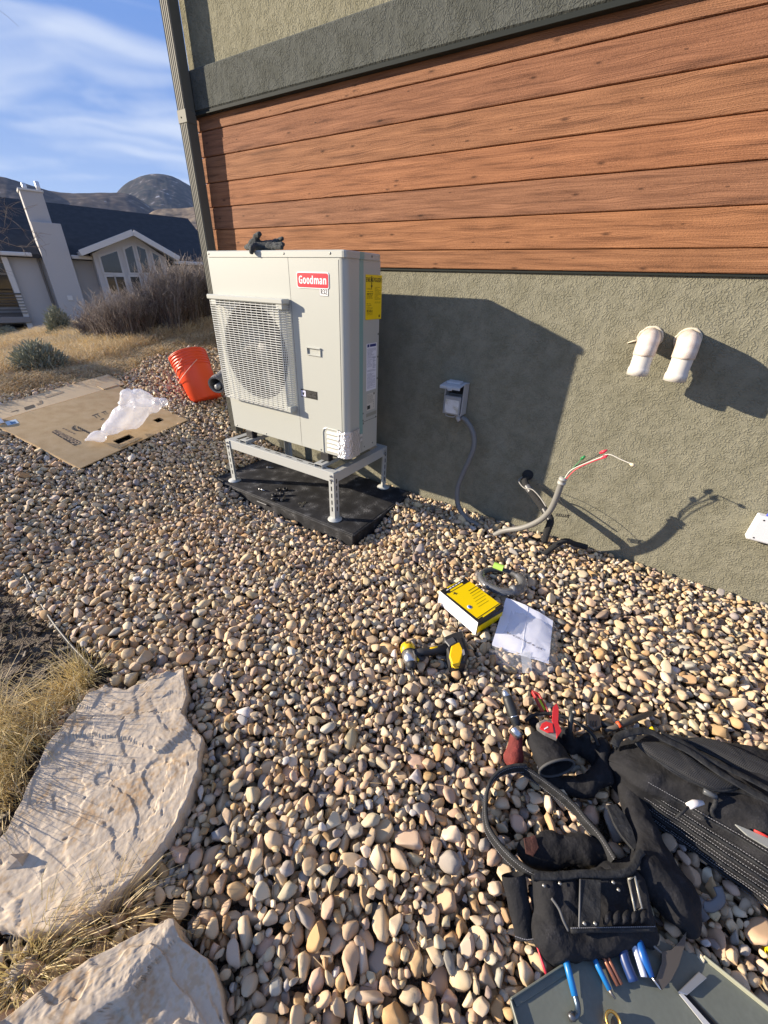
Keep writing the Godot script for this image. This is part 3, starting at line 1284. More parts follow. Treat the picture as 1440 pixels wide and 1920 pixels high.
func build_heat_pump() -> void:
	var paint := mat(0.435, 0.445, 0.40, 0.38, 0.0, 0.5)
	relief(triplanar(paint, 0.35), M.grain, 0.008)
	M.hp_paint = paint
	var dark := mat(0.012, 0.012, 0.013, 0.6)
	var steel := mat(0.45, 0.45, 0.45, 0.35, 1.0)
	M.steel = steel
	M.black = mat(0.014, 0.014, 0.015, 0.55)
	var o := thing("heat_pump", "off-white outdoor heat pump unit with square fan grille on a metal stand", "heat pump", Vector3(0, 0, 0))
	var x0 := -2.34
	var x1 := -1.335
	var xs := -1.70
	var y0 := 0.44
	var yt := 1.447
	var z0 := 0.285
	var z1 := 0.585
	var fan := Vector2(-2.03, 0.955)
	var rad := 0.272
	# left front panel with the fan opening
	var st := start()
	holed_plate(st, x0, xs - 0.0012, y0, yt, z1, fan, rad, 0.012)
	part("front_panel", done(st), paint, o)
	# right front panel, rounded into the side panel
	var sk := start(true)
	var prof: Array = [Vector2(xs + 0.0012, z1 - 0.006), Vector2(xs + 0.0012, z1), Vector2(-1.374, z1)]
	for k in 9:
		var a := PI / 2 - PI / 2 * k / 8.0
		prof.append(Vector2(-1.371 + cos(a) * 0.036, z1 - 0.036 + sin(a) * 0.036))
	prof.append(Vector2(x1, z1 - 0.04))
	prof.append(Vector2(x1, z0))
	for k in prof.size() - 1:
		var p: Vector2 = prof[k]
		var q: Vector2 = prof[k + 1]
		if k < 2 or k > prof.size() - 3:
			sk.set_smooth_group(-1)
		else:
			sk.set_smooth_group(0)
		quad(sk, Vector3(p.x, y0, p.y), Vector3(q.x, y0, q.y), Vector3(q.x, yt, q.y), Vector3(p.x, yt, p.y), Vector3(-1.9, 0.95, 0.4))
	part("service_panel", done(sk), paint, o)
	var seam := start()
	box(seam, Vector3(0.0016, yt - y0 - 0.02, 0.0012), at(-1.3745, (yt + y0) / 2, z1 + 0.0004), 0.0)
	part("panel_seam", done(seam), dark, o)
	# left coil side, back, base pan
	var cs := start()
	box(cs, Vector3(0.004, yt - y0, z1 - z0 - 0.004), at(x0 + 0.002, (yt + y0) / 2, (z0 + z1) / 2 - 0.002), 0.0005)
	part("side_panel", done(cs), paint, o)
	var bk := start()
	box(bk, Vector3(x1 - x0 - 0.012, yt - y0 - 0.004, 0.006), at((x0 + x1) / 2, (yt + y0) / 2, z0 + 0.004), 0.0005)
	part("back_coil", done(bk), dark, o)
	part("base_pan", boxm(Vector3(x1 - x0 - 0.01, 0.03, z1 - z0 - 0.01), 0.003), paint, o, at((x0 + x1) / 2, y0 + 0.0135, (z0 + z1) / 2))
	# lid
	var lid := start()
	var lo := round_rect(x1 - x0 + 0.008, z1 - z0 + 0.008, 0.02, 3)
	slab(lid, lo, 0.030, Transform3D(Basis(Vector3.RIGHT, Vector3.FORWARD, Vector3.UP), Vector3((x0 + x1) / 2, 1.4615, (z0 + z1) / 2)), 0.005)
	part("lid", done(lid), paint, o)
	# fan chamber and fan
	var bell := start(true)
	for k in 48:
		var a0 := TAU * k / 48.0
		var a1 := TAU * (k + 1) / 48.0
		var e0 := v3(fan + Vector2(cos(a0), sin(a0)) * (rad - 0.001), z1 - 0.012)
		var e1 := v3(fan + Vector2(cos(a1), sin(a1)) * (rad - 0.001), z1 - 0.012)
		quad(bell, e0, e1, e1 - Vector3(0, 0, 0.09), e0 - Vector3(0, 0, 0.09), e0 + (e0 - v3(fan, z1 - 0.012)))
	part("fan_shroud", done(bell), mat(0.06, 0.06, 0.06, 0.7), o)
	var ch := start()
	box(ch, Vector3(0.60, 0.92, 0.004), at(-2.02, 0.95, 0.36), 0.0)
	part("coil_fins", done(ch), dark, o)
	var hub := part("fan_hub", lathem([Vector2(0, 0.03), Vector2(0.05, 0.028), Vector2(0.062, 0.015), Vector2(0.065, -0.04)], 20), mat(0.10, 0.10, 0.10, 0.5), o, Transform3D(Basis(Vector3.RIGHT, Vector3.BACK, Vector3.DOWN), Vector3(fan.x, fan.y, 0.50)))
	var blade_mat := mat(0.10, 0.10, 0.10, 0.45)
	for b in 3:
		var rows: Array = []
		for i in 7:
			var row: Array = []
			var rr := lerpf(0.06, 0.25, i / 6.0)
			for j in 7:
				var u := j / 6.0 - 0.5
				var ang := TAU * b / 3.0 + 0.3 + u * lerpf(1.0, 1.35, i / 6.0) + 0.35 * i / 6.0
				row.append(Vector3(fan.x + cos(ang) * rr, fan.y + sin(ang) * rr, 0.50 + u * 0.075 - 0.02 * cos(u * PI)))
			rows.append(row)
		var bs := start(true)
		sheet(bs, rows, Vector3.BACK)
		part("fan_blade", done(bs), blade_mat, o)
	# fan grille: bent wire mesh standing proud of the panel
	var gx0 := -2.325
	var gx1 := -1.712
	var gy0 := 0.662
	var gy1 := 1.255
	var gz := z1 + 0.052
	var wire := mat(0.58, 0.59, 0.56, 0.38)
	var gr := start()
	var rows_n := 44
	for k in rows_n + 1:
		var y := lerpf(gy0 + 0.012, gy1 - 0.03, float(k) / rows_n)
		bar(gr, Vector3(gx0 + 0.012, y, gz), Vector3(gx1 - 0.036, y, gz), 0.0040, 0.0038, 0.0006)
		bar(gr, Vector3(gx1 - 0.036, y, gz), Vector3(gx1 - 0.006, y, z1 + 0.012), 0.0040, 0.0038, 0.0006)
		bar(gr, Vector3(gx1 - 0.006, y, z1 + 0.012), Vector3(gx1 - 0.004, y, z1), 0.0040, 0.0038, 0.0006)
		bar(gr, Vector3(gx0 + 0.012, y, gz), Vector3(gx0, y, z1), 0.0040, 0.0038, 0.0006)
	for k in 14:
		var x := lerpf(gx0 + 0.012, gx1 - 0.036, k / 13.0)
		bar(gr, Vector3(x, gy0, gz - 0.003), Vector3(x, gy1 - 0.02, gz - 0.003), 0.0030, 0.0030, 0.0005, Vector3.RIGHT)
		bar(gr, Vector3(x, gy0, gz - 0.003), Vector3(x, gy0 - 0.008, z1), 0.0030, 0.0030, 0.0005, Vector3.RIGHT)
	for k in 4:
		var f := (k + 1) / 5.0
		var p := Vector2(gx1 - 0.036, gz).lerp(Vector2(gx1 - 0.006, z1 + 0.012), f)
		bar(gr, Vector3(p.x, gy0, p.y - 0.003), Vector3(p.x, gy1 - 0.02, p.y - 0.003), 0.0030, 0.0030, 0.0005, Vector3.RIGHT)
	for k in 4:
		var f := (k + 0.5) / 4.0
		bar(gr, Vector3(gx0 + 0.012, gy0 - 0.006 * f, lerpf(gz, z1, f)), Vector3(gx1 - 0.036, gy0 - 0.006 * f, lerpf(gz, z1, f)), 0.0040, 0.0040, 0.0006)
	var g := part("fan_grille", done(gr), wire, o)
	g.set_meta("kind", "stuff")
	var fr := start()
	box(fr, Vector3(gx1 - gx0 + 0.01, 0.026, 0.058), at((gx0 + gx1) / 2, gy1 - 0.008, z1 + 0.030), 0.005)
	part("grille_hood", done(fr), paint, o)
	for c in [[gx1 - 0.030, gy1 - 0.030], [gx1 - 0.030, gy0 + 0.012], [gx0 + 0.045, gy1 - 0.034]]:
		part("grille_bracket", boxm(Vector3(0.050, 0.034, 0.05), 0.004), paint, o, at(c[0], c[1], z1 + 0.027))
	# name plate, refrigerant mark
	var red := mat(0.56, 0.012, 0.030, 0.35)
	var white := mat(0.80, 0.80, 0.80, 0.4)
	M.white = white
	M.print_black = mat(0.012, 0.012, 0.012, 0.5)
	var face := Transform3D(Basis(), Vector3(0, 0, z1))
	var pl := part("name_plate", slabm(round_rect(0.212, 0.072, 0.012), 0.003, 0.0008), white, o, face * at(-1.540, 1.349, 0.0015))
	var rp := part("red_field", slabm(round_rect(0.204, 0.063, 0.010), 0.001), red, pl, at(0, 0, 0.0018))
	letters("Goodman", 0.037, white, pl, at(0, 0.0005, 0.0026), 0.180)
	var r3 := part("refrigerant_label", slabm(round_rect(0.056, 0.036, 0.002), 0.0012), M.print_black, o, face * at(-1.470, 1.301, 0.0008))
	part("white_field", slabm(round_rect(0.0525, 0.0325, 0.0015), 0.0008), white, r3, at(0, 0, 0.0007))
	letters("R32", 0.023, M.print_black, r3, at(0, 0, 0.0014), 0.042)
	# hand hold: pocket with a frame
	var hs := start()
	box(hs, Vector3(0.100, 0.007, 0.010), at(0, 0.0185, 0.005), 0.0015)
	box(hs, Vector3(0.100, 0.007, 0.006), at(0, -0.0185, 0.003), 0.0015)
	box(hs, Vector3(0.007, 0.030, 0.008), at(-0.0465, 0, 0.004), 0.0015)
	box(hs, Vector3(0.007, 0.030, 0.006), at(0.0465, 0, 0.003), 0.0015)
	part("hand_hold", done(hs), paint, o, face * at(-1.556, 1.014, 0.0))
	# warning label
	var wl := part("warning_label", boxm(Vector3(0.126, 0.046, 0.0008), 0.0), M.print_black, o, face * at(-1.612, 0.776, 0.0007))
	part("pictogram", boxm(Vector3(0.034, 0.034, 0.0006), 0.0), mat(0.65, 0.66, 0.8, 0.5), wl, at(-0.043, -0.001, 0.0006))
	var fin := start()
	slab(fin, PackedVector2Array([Vector2(-0.012, 0.008), Vector2(-0.003, 0.001), Vector2(0.004, 0.011), Vector2(0.008, 0.003), Vector2(0.003, -0.006), Vector2(0.006, -0.012), Vector2(-0.006, -0.008)]), 0.0005)
	part("hand_mark", done(fin), M.print_black, wl, at(-0.043, -0.001, 0.0010))
	part("warning_text", card(0.078, 0.036), small_print(128, 64, Color(0.03, 0.03, 0.03), Color(0.55, 0.55, 0.55), [[0.02, 0.05, 0.5, 0.8, 0.10], [0.58, 0.05, 0.4, 0.8, 0.10]], 3), wl, at(0.019, 0, 0.0008))
	# right side: blue-green shipping tape, energy label, wiring and rating labels
	var side := Transform3D(Basis(Vector3.FORWARD, Vector3.UP, Vector3.RIGHT), Vector3(x1, 0, 0))   # x to the rear, z outwards
	var tape := mat(0.22, 0.36, 0.33, 0.35)
	var tp := start()
	box(tp, Vector3(0.034, 0.90, 0.0008), at(-0.455, 1.005, 0.0006), 0.0)
	box(tp, Vector3(0.036, 0.030, 0.0008), at(-0.455, 1.461, 0.0046), 0.0)
	part("tape", done(tp), tape, o, side)
	var yellow := mat(0.80, 0.60, 0.01, 0.45)
	M.yellow = yellow
	var eg := part("energy_label", boxm(Vector3(0.150, 0.207, 0.0012), 0.0), yellow, o, side * at(-0.345, 1.280, 0.0016))
	part("fine_print", card(0.146, 0.150), small_print(192, 256, Color(0.92, 0.80, 0.05), Color(0.30, 0.22, 0.02), [[0.06, 0.04, 0.34, 0.05, 0.03], [0.06, 0.13, 0.40, 0.06, 0.05], [0.56, 0.0, 0.40, 0.40, 0.032], [0.06, 0.24, 0.36, 0.14, 0.035], [0.06, 0.50, 0.30, 0.06, 0.05], [0.06, 0.60, 0.38, 0.28, 0.032], [0.56, 0.46, 0.40, 0.05, 0.032], [0.84, 0.88, 0.09, 0.08, 0.0]], 5), eg, at(0, -0.026, 0.0009))
	letters("ENERGYGUIDE", 0.020, M.print_black, eg, at(0, 0.081, 0.0008), 0.142)
	var ar := start()
	slab(ar, PackedVector2Array([Vector2(-0.0022, 0.03), Vector2(0.0022, 0.03), Vector2(0.0022, -0.012), Vector2(0.008, -0.012), Vector2(0, -0.026), Vector2(-0.008, -0.012), Vector2(-0.0022, -0.012)]), 0.0006)
	part("arrow", done(ar), M.print_black, eg, at(-0.022, 0.068, 0.0014))
	letters("18 17.2", 0.010, mat(0.2, 0.14, 0.01, 0.5), eg, at(-0.038, 0.016, 0.0016), 0.05)
	letters("8.5-8.8", 0.010, mat(0.2, 0.14, 0.01, 0.5), eg, at(-0.038, -0.062, 0.0016), 0.05)
	var wir := part("wiring_label", boxm(Vector3(0.100, 0.255, 0.0008), 0.0), white, o, side * at(-0.355, 0.93, 0.0007))
	part("wiring_print", card(0.098, 0.253), small_print(128, 320, Color(0.86, 0.87, 0.9), Color(0.22, 0.24, 0.36), [[0.06, 0.012, 0.2, 0.06, 0.0, Color(0.16, 0.2, 0.45)], [0.32, 0.015, 0.62, 0.055, 0.0, Color(0.10, 0.14, 0.42)], [0.06, 0.10, 0.88, 0.20, 0.016], [0.06, 0.32, 0.5, 0.18, 0.02], [0.62, 0.30, 0.3, 0.22, 0.03], [0.06, 0.55, 0.88, 0.04, 0.016], [0.06, 0.62, 0.86, 0.34, 0.018]], 8), wir, at(0, 0, 0.0006))
	part("rating_print", card(0.085, 0.10), small_print(96, 128, Color(0.80, 0.79, 0.74), Color(0.15, 0.15, 0.14), [[0.04, 0.05, 0.7, 0.5, 0.05], [0.80, 0.02, 0.14, 0.12, 0.0], [0.05, 0.70, 0.36, 0.22, 0.0], [0.80, 0.45, 0.1, 0.4, 0.1]], 9), o, side * at(-0.355, 0.735, 0.0012))
	part("grey_strip", card(0.11, 0.022), mat(0.30, 0.30, 0.25, 0.5), o, side * at(-0.35, 0.660, 0.0014))
	var jn := start()
	box(jn, Vector3(0.16, 0.0016, 0.001), at(-0.365, 0.628, 0.0004), 0.0)
	box(jn, Vector3(0.0016, 0.18, 0.001), at(-0.446, 0.538, 0.0004), 0.0)
	part("panel_gap", done(jn), dark, o, side)
	# valve cover at the lower right corner: louvres and a crinkled foil sticker round the bend
	var vc := part("valve_cover", slabm(round_rect(0.128, 0.160, 0.02, 4), 0.005, 0.0015), paint, o, face * at(-1.450, 0.522, 0.0026))
	var rim := start()
	var path: Array = [Vector3(-0.064, -0.08, 0.003), Vector3(-0.064, 0.05, 0.003), Vector3(-0.055, 0.072, 0.003), Vector3(-0.035, 0.080, 0.003), Vector3(0.05, 0.080, 0.003)]
	tube(rim, path, 0.0045, 6)
	part("bead", done(rim), paint, vc)
	for k in 5:
		var lv := start()
		box(lv, Vector3(0.092, 0.017, 0.005), Transform3D(Basis(Vector3.RIGHT, -0.42), Vector3(0.012, 0.056 - k * 0.027, 0.005)), 0.002)
		part("louvre", done(lv), mat(0.66, 0.65, 0.60, 0.3), vc)
	var foil := mat(0.72, 0.72, 0.74, 0.28, 0.75)
	relief(triplanar(foil, 0.06), M.blotch, 0.5)
	var fo := start(true)
	var fn := noise(22.0, 77, 3)
	var rows2: Array = []
	for i in 15:
		var y := lerpf(0.437, 0.602, i / 14.0)
		var row: Array = []
		for j in 19:
			var u := j / 18.0
			var p: Vector2
			var nrm: Vector2
			if u < 0.28:
				p = Vector2(lerpf(-1.408, -1.371, u / 0.28), z1)
				nrm = Vector2(0, 1)
			elif u < 0.62:
				var a := PI / 2 - (u - 0.28) / 0.34 * PI / 2
				nrm = Vector2(cos(a), sin(a))
				p = Vector2(-1.371, z1 - 0.036) + nrm * 0.036
			else:
				p = Vector2(x1, lerpf(z1 - 0.036, 0.478, (u - 0.62) / 0.38))
				nrm = Vector2(1, 0)
			p += nrm * (0.007 + 0.004 * fn.get_noise_2d(u * 0.9, y * 6.0))
			row.append(Vector3(p.x, y, p.y))
		rows2.append(row)
	sheet(fo, rows2, Vector3(1, 0, 1))
	part("foil_label", done(fo), foil, o)
	for c in [[0.56, -0.46], [0.53, -0.46]]:
		part("clip", boxm(Vector3(0.020, 0.014, 0.006), 0.001), mat(0.62, 0.6, 0.55, 0.4), o, side * at(c[1], c[0] - 0.005, 0.004))
	# screws
	var sm := lathem([Vector2(0, 0.0022), Vector2(0.0045, 0.0018), Vector2(0.0062, 0.0)], 8)
	var facing := Basis(Vector3.RIGHT, Vector3.BACK, Vector3.DOWN)
	var grey := mat(0.16, 0.16, 0.15, 0.4, 0.6)
	for p in [[-2.318, 1.462], [-1.722, 1.462], [-1.420, 1.462]]:
		part("screw", sm, grey, o, Transform3D(facing, Vector3(p[0], p[1], z1 + 0.004)))
	for p in [[-2.310, 0.452], [-2.02, 0.452], [-1.542, 0.452], [-1.425, 0.448]]:
		part("screw", sm, grey, o, Transform3D(facing, Vector3(p[0], p[1], z1)))
	var fside := Basis(Vector3.FORWARD, Vector3.RIGHT, Vector3.DOWN)
	for p in [[1.462, 0.37], [0.68, 0.435], [0.638, 0.435], [0.618, 0.432], [0.47, 0.42], [0.47, 0.33], [0.63, 0.30], [1.10, 0.292], [0.98, 0.292], [0.86, 0.292]]:
		part("screw", sm, grey, o, Transform3D(Basis(Vector3.FORWARD, Vector3.RIGHT, Vector3.DOWN), Vector3(x1 + (0.004 if p[0] > 1.44 else 0.0), p[0], p[1])))
	build_stand()
	build_pad()

func build_stand() -> void:
	var metal := mat(0.43, 0.44, 0.415, 0.42, 0.0, 0.6)
	relief(triplanar(metal, 0.2), M.grain, 0.01)
	var hole := mat(0.012, 0.012, 0.012, 0.8)
	var o := thing("equipment_stand", "white slotted steel stand with four legs on round feet under the heat pump", "stand")
	var xl := -2.362
	var xr := -1.392
	var zf := 0.655
	var zb := 0.075
	var top := 0.358
	var th := 0.003
	# rails: L angles
	var rail := func(a: Vector3, b: Vector3, inward: Vector3) -> ArrayMesh:
		var s := start()
		bar(s, a + Vector3(0, -0.03, 0), b + Vector3(0, -0.03, 0), 0.062, th, 0.0006)
		bar(s, a + inward * 0.022, b + inward * 0.022, th, 0.044, 0.0006)
		return done(s)
	part("rail", rail.call(Vector3(xl, top, zf), Vector3(xr, top, zf), Vector3.FORWARD), metal, o)
	part("rail", rail.call(Vector3(xl, top, zb), Vector3(xr, top, zb), Vector3.BACK), metal, o)
	part("rail", rail.call(Vector3(xl - 0.003, top - 0.004, zf), Vector3(xl - 0.003, top - 0.004, zb), Vector3.RIGHT), metal, o)
	part("rail", rail.call(Vector3(xr + 0.003, top - 0.004, zf), Vector3(xr + 0.003, top - 0.004, zb), Vector3.LEFT), metal, o)
	for k in 9:
		part("slot", boxm(Vector3(0.045, 0.001, 0.008), 0.0), hole, o, at(lerpf(xl + 0.1, xr - 0.1, k / 8.0), top + 0.0022, zf - 0.024))
	# legs: angles with slots, each on a round foot
	var base := 0.036
	for c in [[xl, zf, 1, -1], [xr, zf, -1, -1], [xl, zb, 1, 1], [xr, zb, -1, 1]]:
		var x: float = c[0] + c[2] * -0.006
		var z: float = c[1] + c[3] * -0.006
		var s := start()
		var h := top - 0.012 - base
		box(s, Vector3(0.040, h, th), at(x + c[2] * 0.020, base + 0.01 + h / 2, z), 0.0006)
		box(s, Vector3(th, h, 0.040), at(x, base + 0.01 + h / 2, z + c[3] * 0.0225), 0.0006)
		var leg := part("leg", done(s), metal, o)
		for k in 5:
			part("slot", boxm(Vector3(0.008, 0.030, 0.001), 0.0), hole, leg, at(x + c[2] * 0.020, base + 0.075 + k * 0.048, z - c[3] * 0.0019))
			part("slot", boxm(Vector3(0.001, 0.030, 0.008), 0.0), hole, leg, at(x - c[2] * 0.0019, base + 0.075 + k * 0.048, z + c[3] * 0.022))
		part("foot", lathem([Vector2(0, 0.012), Vector2(0.024, 0.012), Vector2(0.028, 0.007), Vector2(0.044, 0.005), Vector2(0.046, 0.002), Vector2(0.045, 0.0), Vector2(0, 0)], 28), metal, o, at(x + c[2] * 0.012, base, z + c[3] * 0.012))
		for k in 2:
			part("bolt", lathem([Vector2(0, 0.006), Vector2(0.005, 0.006), Vector2(0.0065, 0.0035), Vector2(0.0085, 0.003), Vector2(0.0085, 0.0)], 6, false), M.steel, o, Transform3D(Basis(Vector3.RIGHT, Vector3(0, 0, -c[3]), Vector3(0, c[3], 0)), Vector3(x + c[2] * 0.020, top - 0.018 - k * 0.026, z - c[3] * 0.0035)))
	for k in 2:
		part("bolt", lathem([Vector2(0, 0.016), Vector2(0.004, 0.016), Vector2(0.004, 0.005), Vector2(0.008, 0.005), Vector2(0.008, 0.0)], 6, false), M.steel, o, Transform3D(Basis(Vector3.BACK, Vector3.RIGHT, Vector3.UP), Vector3(xr + 0.008, top - 0.024 - k * 0.022, zb + 0.03)))
	# cross bars that carry the unit, with rubber blocks
	for x in [-2.20, -1.52]:
		var s := start()
		box(s, Vector3(0.062, th, zf - zb - 0.02), at(x, top + 0.022, (zf + zb) / 2), 0.0006)
		box(s, Vector3(th, 0.020, zf - zb - 0.02), at(x - 0.030, top + 0.0115, (zf + zb) / 2), 0.0006)
		box(s, Vector3(th, 0.020, zf - zb - 0.02), at(x + 0.030, top + 0.0115, (zf + zb) / 2), 0.0006)
		var cb := part("cross_bar", done(s), metal, o)
		part("slot", boxm(Vector3(0.010, 0.001, 0.09), 0.0), hole, cb, at(x, top + 0.0241, zf - 0.085))
		for z in [0.31, 0.56]:
			part("rubber_block", boxm(Vector3(0.07, 0.055, 0.045), 0.006), M.black, o, at(x, top + 0.0515, z))

func build_pad() -> void:
	var rubber := mat(1, 1, 1, 0.72, 0, 0.4)
	rubber.albedo_texture = ramp_texture(M.mix_raw, 512, 512, [[0.2, Color(0.010, 0.010, 0.011)], [0.5, Color(0.022, 0.022, 0.024)], [0.66, Color(0.05, 0.05, 0.052)], [0.8, Color(0.16, 0.16, 0.16)]])
	relief(triplanar(rubber, 0.55), M.grain, 0.06)
	var o := thing("equipment_pad", "black plastic equipment pad on the gravel under the stand feet", "pad", Vector3(-1.85, 0.0, 0.378))
	var w := 1.31
	var d := 0.70
	part("slab", boxm(Vector3(w, 0.106, d), 0.006), rubber, o, at(0, -0.017, 0))
	var e := start()
	part("rim", boxm(Vector3(w + 0.012, 0.014, 0.014), 0.004), rubber, o, at(0, 0.028, d / 2 + 0.004))
	part("rim", boxm(Vector3(0.014, 0.014, d), 0.004), rubber, o, at(w / 2 + 0.004, 0.028, 0))
	part("lip", boxm(Vector3(0.10, 0.012, 0.012), 0.004), mat(0.05, 0.05, 0.052, 0.5), o, at(-0.12, 0.006, d / 2 + 0.012))
	part("lip", boxm(Vector3(0.10, 0.014, 0.02), 0.004), rubber, o, at(-0.59, 0.041, d / 2 - 0.014))
	solid.append([PackedVector2Array([Vector2(-2.51, 0.02), Vector2(-1.19, 0.02), Vector2(-1.19, 0.735), Vector2(-2.51, 0.735)]), 0.03])
	# loose hardware on the pad
	var top := 0.036
	var nut := lathem([Vector2(0.004, 0.004), Vector2(0.0095, 0.004), Vector2(0.0095, -0.004), Vector2(0.004, -0.004), Vector2(0.004, 0.004)], 6, false)
	var bolt := func(px: float, py: float, yaw: float, label: String) -> void:
		var b := thing("bolt", label, "bolt", ph(px, py, top + 0.0092), "loose bolts on the pad")
		b.rotation.y = yaw
		part("shank", tubem([Vector3(0, 0, 0), Vector3(0.045, 0, 0)], 0.005, 8), M.steel, b)
		part("head", lathem([Vector2(0, 0.006), Vector2(0.0085, 0.006), Vector2(0.0095, 0.004), Vector2(0.0095, 0.0), Vector2(0, 0)], 6, false), M.steel, b, Transform3D(Basis(Vector3.FORWARD, Vector3.LEFT, Vector3.UP), Vector3.ZERO))
		part("washer", lathem([Vector2(0.005, 0.001), Vector2(0.0092, 0.001), Vector2(0.0092, -0.001), Vector2(0.005, -0.001), Vector2(0.005, 0.001)], 12, false), M.steel, b, Transform3D(Basis(Vector3.FORWARD, Vector3.LEFT, Vector3.UP), Vector3(0.008, 0, 0)))
	bolt.call(502, 876, 0.6, "steel bolt with washer lying toward the rear of the black pad")
	bolt.call(487, 917, 0.1, "steel bolt lying between the front left foot and the rubber grommets")
	bolt.call(528, 938, 2.0, "short steel bolt lying just in front of the black rubber grommets")
	var ring := lathem([Vector2(0.008, 0.007), Vector2(0.014, 0.008), Vector2(0.018, 0.004), Vector2(0.018, -0.004), Vector2(0.014, -0.008), Vector2(0.008, -0.007), Vector2(0.008, 0.007)], 16)
	for p in [[514, 928, 0.0], [522, 918, 0.0], [529, 925, 0.7], [520, 936, 0.0], [513, 935, 0.5], [535, 917, 0.2]]:
		var r := part("rubber_grommet", ring, M.black, self, Transform3D(Basis.from_euler(Vector3(p[2], p[0], 0)), ph(p[0], p[1], top + 0.008 + p[2] * 0.012)))
		tag(r, "black rubber grommet in the small heap on the pad", "grommet", "rubber grommets heaped on the pad")
	var wash := lathem([Vector2(0.005, 0.001), Vector2(0.011, 0.001), Vector2(0.011, -0.001), Vector2(0.005, -0.001), Vector2(0.005, 0.001)], 14, false)
	for p in [[562, 944], [568, 945], [565, 949], [571, 942]]:
		var r := part("washer", wash, M.steel, self, Transform3D(Basis.from_euler(Vector3(0.06, p[0], 0.05)), ph(p[0], p[1], top + 0.002)))
		tag(r, "small steel washer lying on the bare middle of the pad", "washer", "loose washers on the pad")

# ---------- neighbour's house, trees and hills ----------
const HN := Vector3(0.951, 0, 0.309)
const HU := Vector3(0.309, 0, -0.951)

func fq(px: float, py: float, off := 0.0) -> Vector3:
	var o := EYE + ray(100, 475) * 19.0 + HN * off
	var d := ray(px, py)
	return EYE + d * ((o - EYE).dot(HN) / d.dot(HN))

# along the facade (metres to the right of the chimney's left edge)
func fu(px: float, py: float, off := 0.0) -> float:
	return (fq(px, py, off) - fq(100, 475)).dot(HU)

func hp(u: float, y: float, off := 0.0) -> Vector3:
	return fq(100, 475) * Vector3(1, 0, 1) + HU * u + Vector3(0, y, 0) + HN * off

func hbox(u0: float, u1: float, y0: float, y1: float, f0: float, f1: float, bevel := 0.01) -> ArrayMesh:
	var st := start()
	box(st, Vector3(u1 - u0, y1 - y0, f1 - f0), Transform3D(Basis(HU, Vector3.UP, HN), hp((u0 + u1) / 2, (y0 + y1) / 2, (f0 + f1) / 2)), bevel)
	return done(st)

func build_far() -> void:
	build_neighbour()
	build_hills()

func hpoly(pts: Array, f0: float, f1: float) -> ArrayMesh:
	var st := start()
	var o := PackedVector2Array()
	for p in pts:
		o.append(Vector2(p[0], p[1]))
	slab(st, o, f1 - f0, Transform3D(Basis(HU, Vector3.UP, HN), hp(0, 0, (f0 + f1) / 2)))
	return done(st)

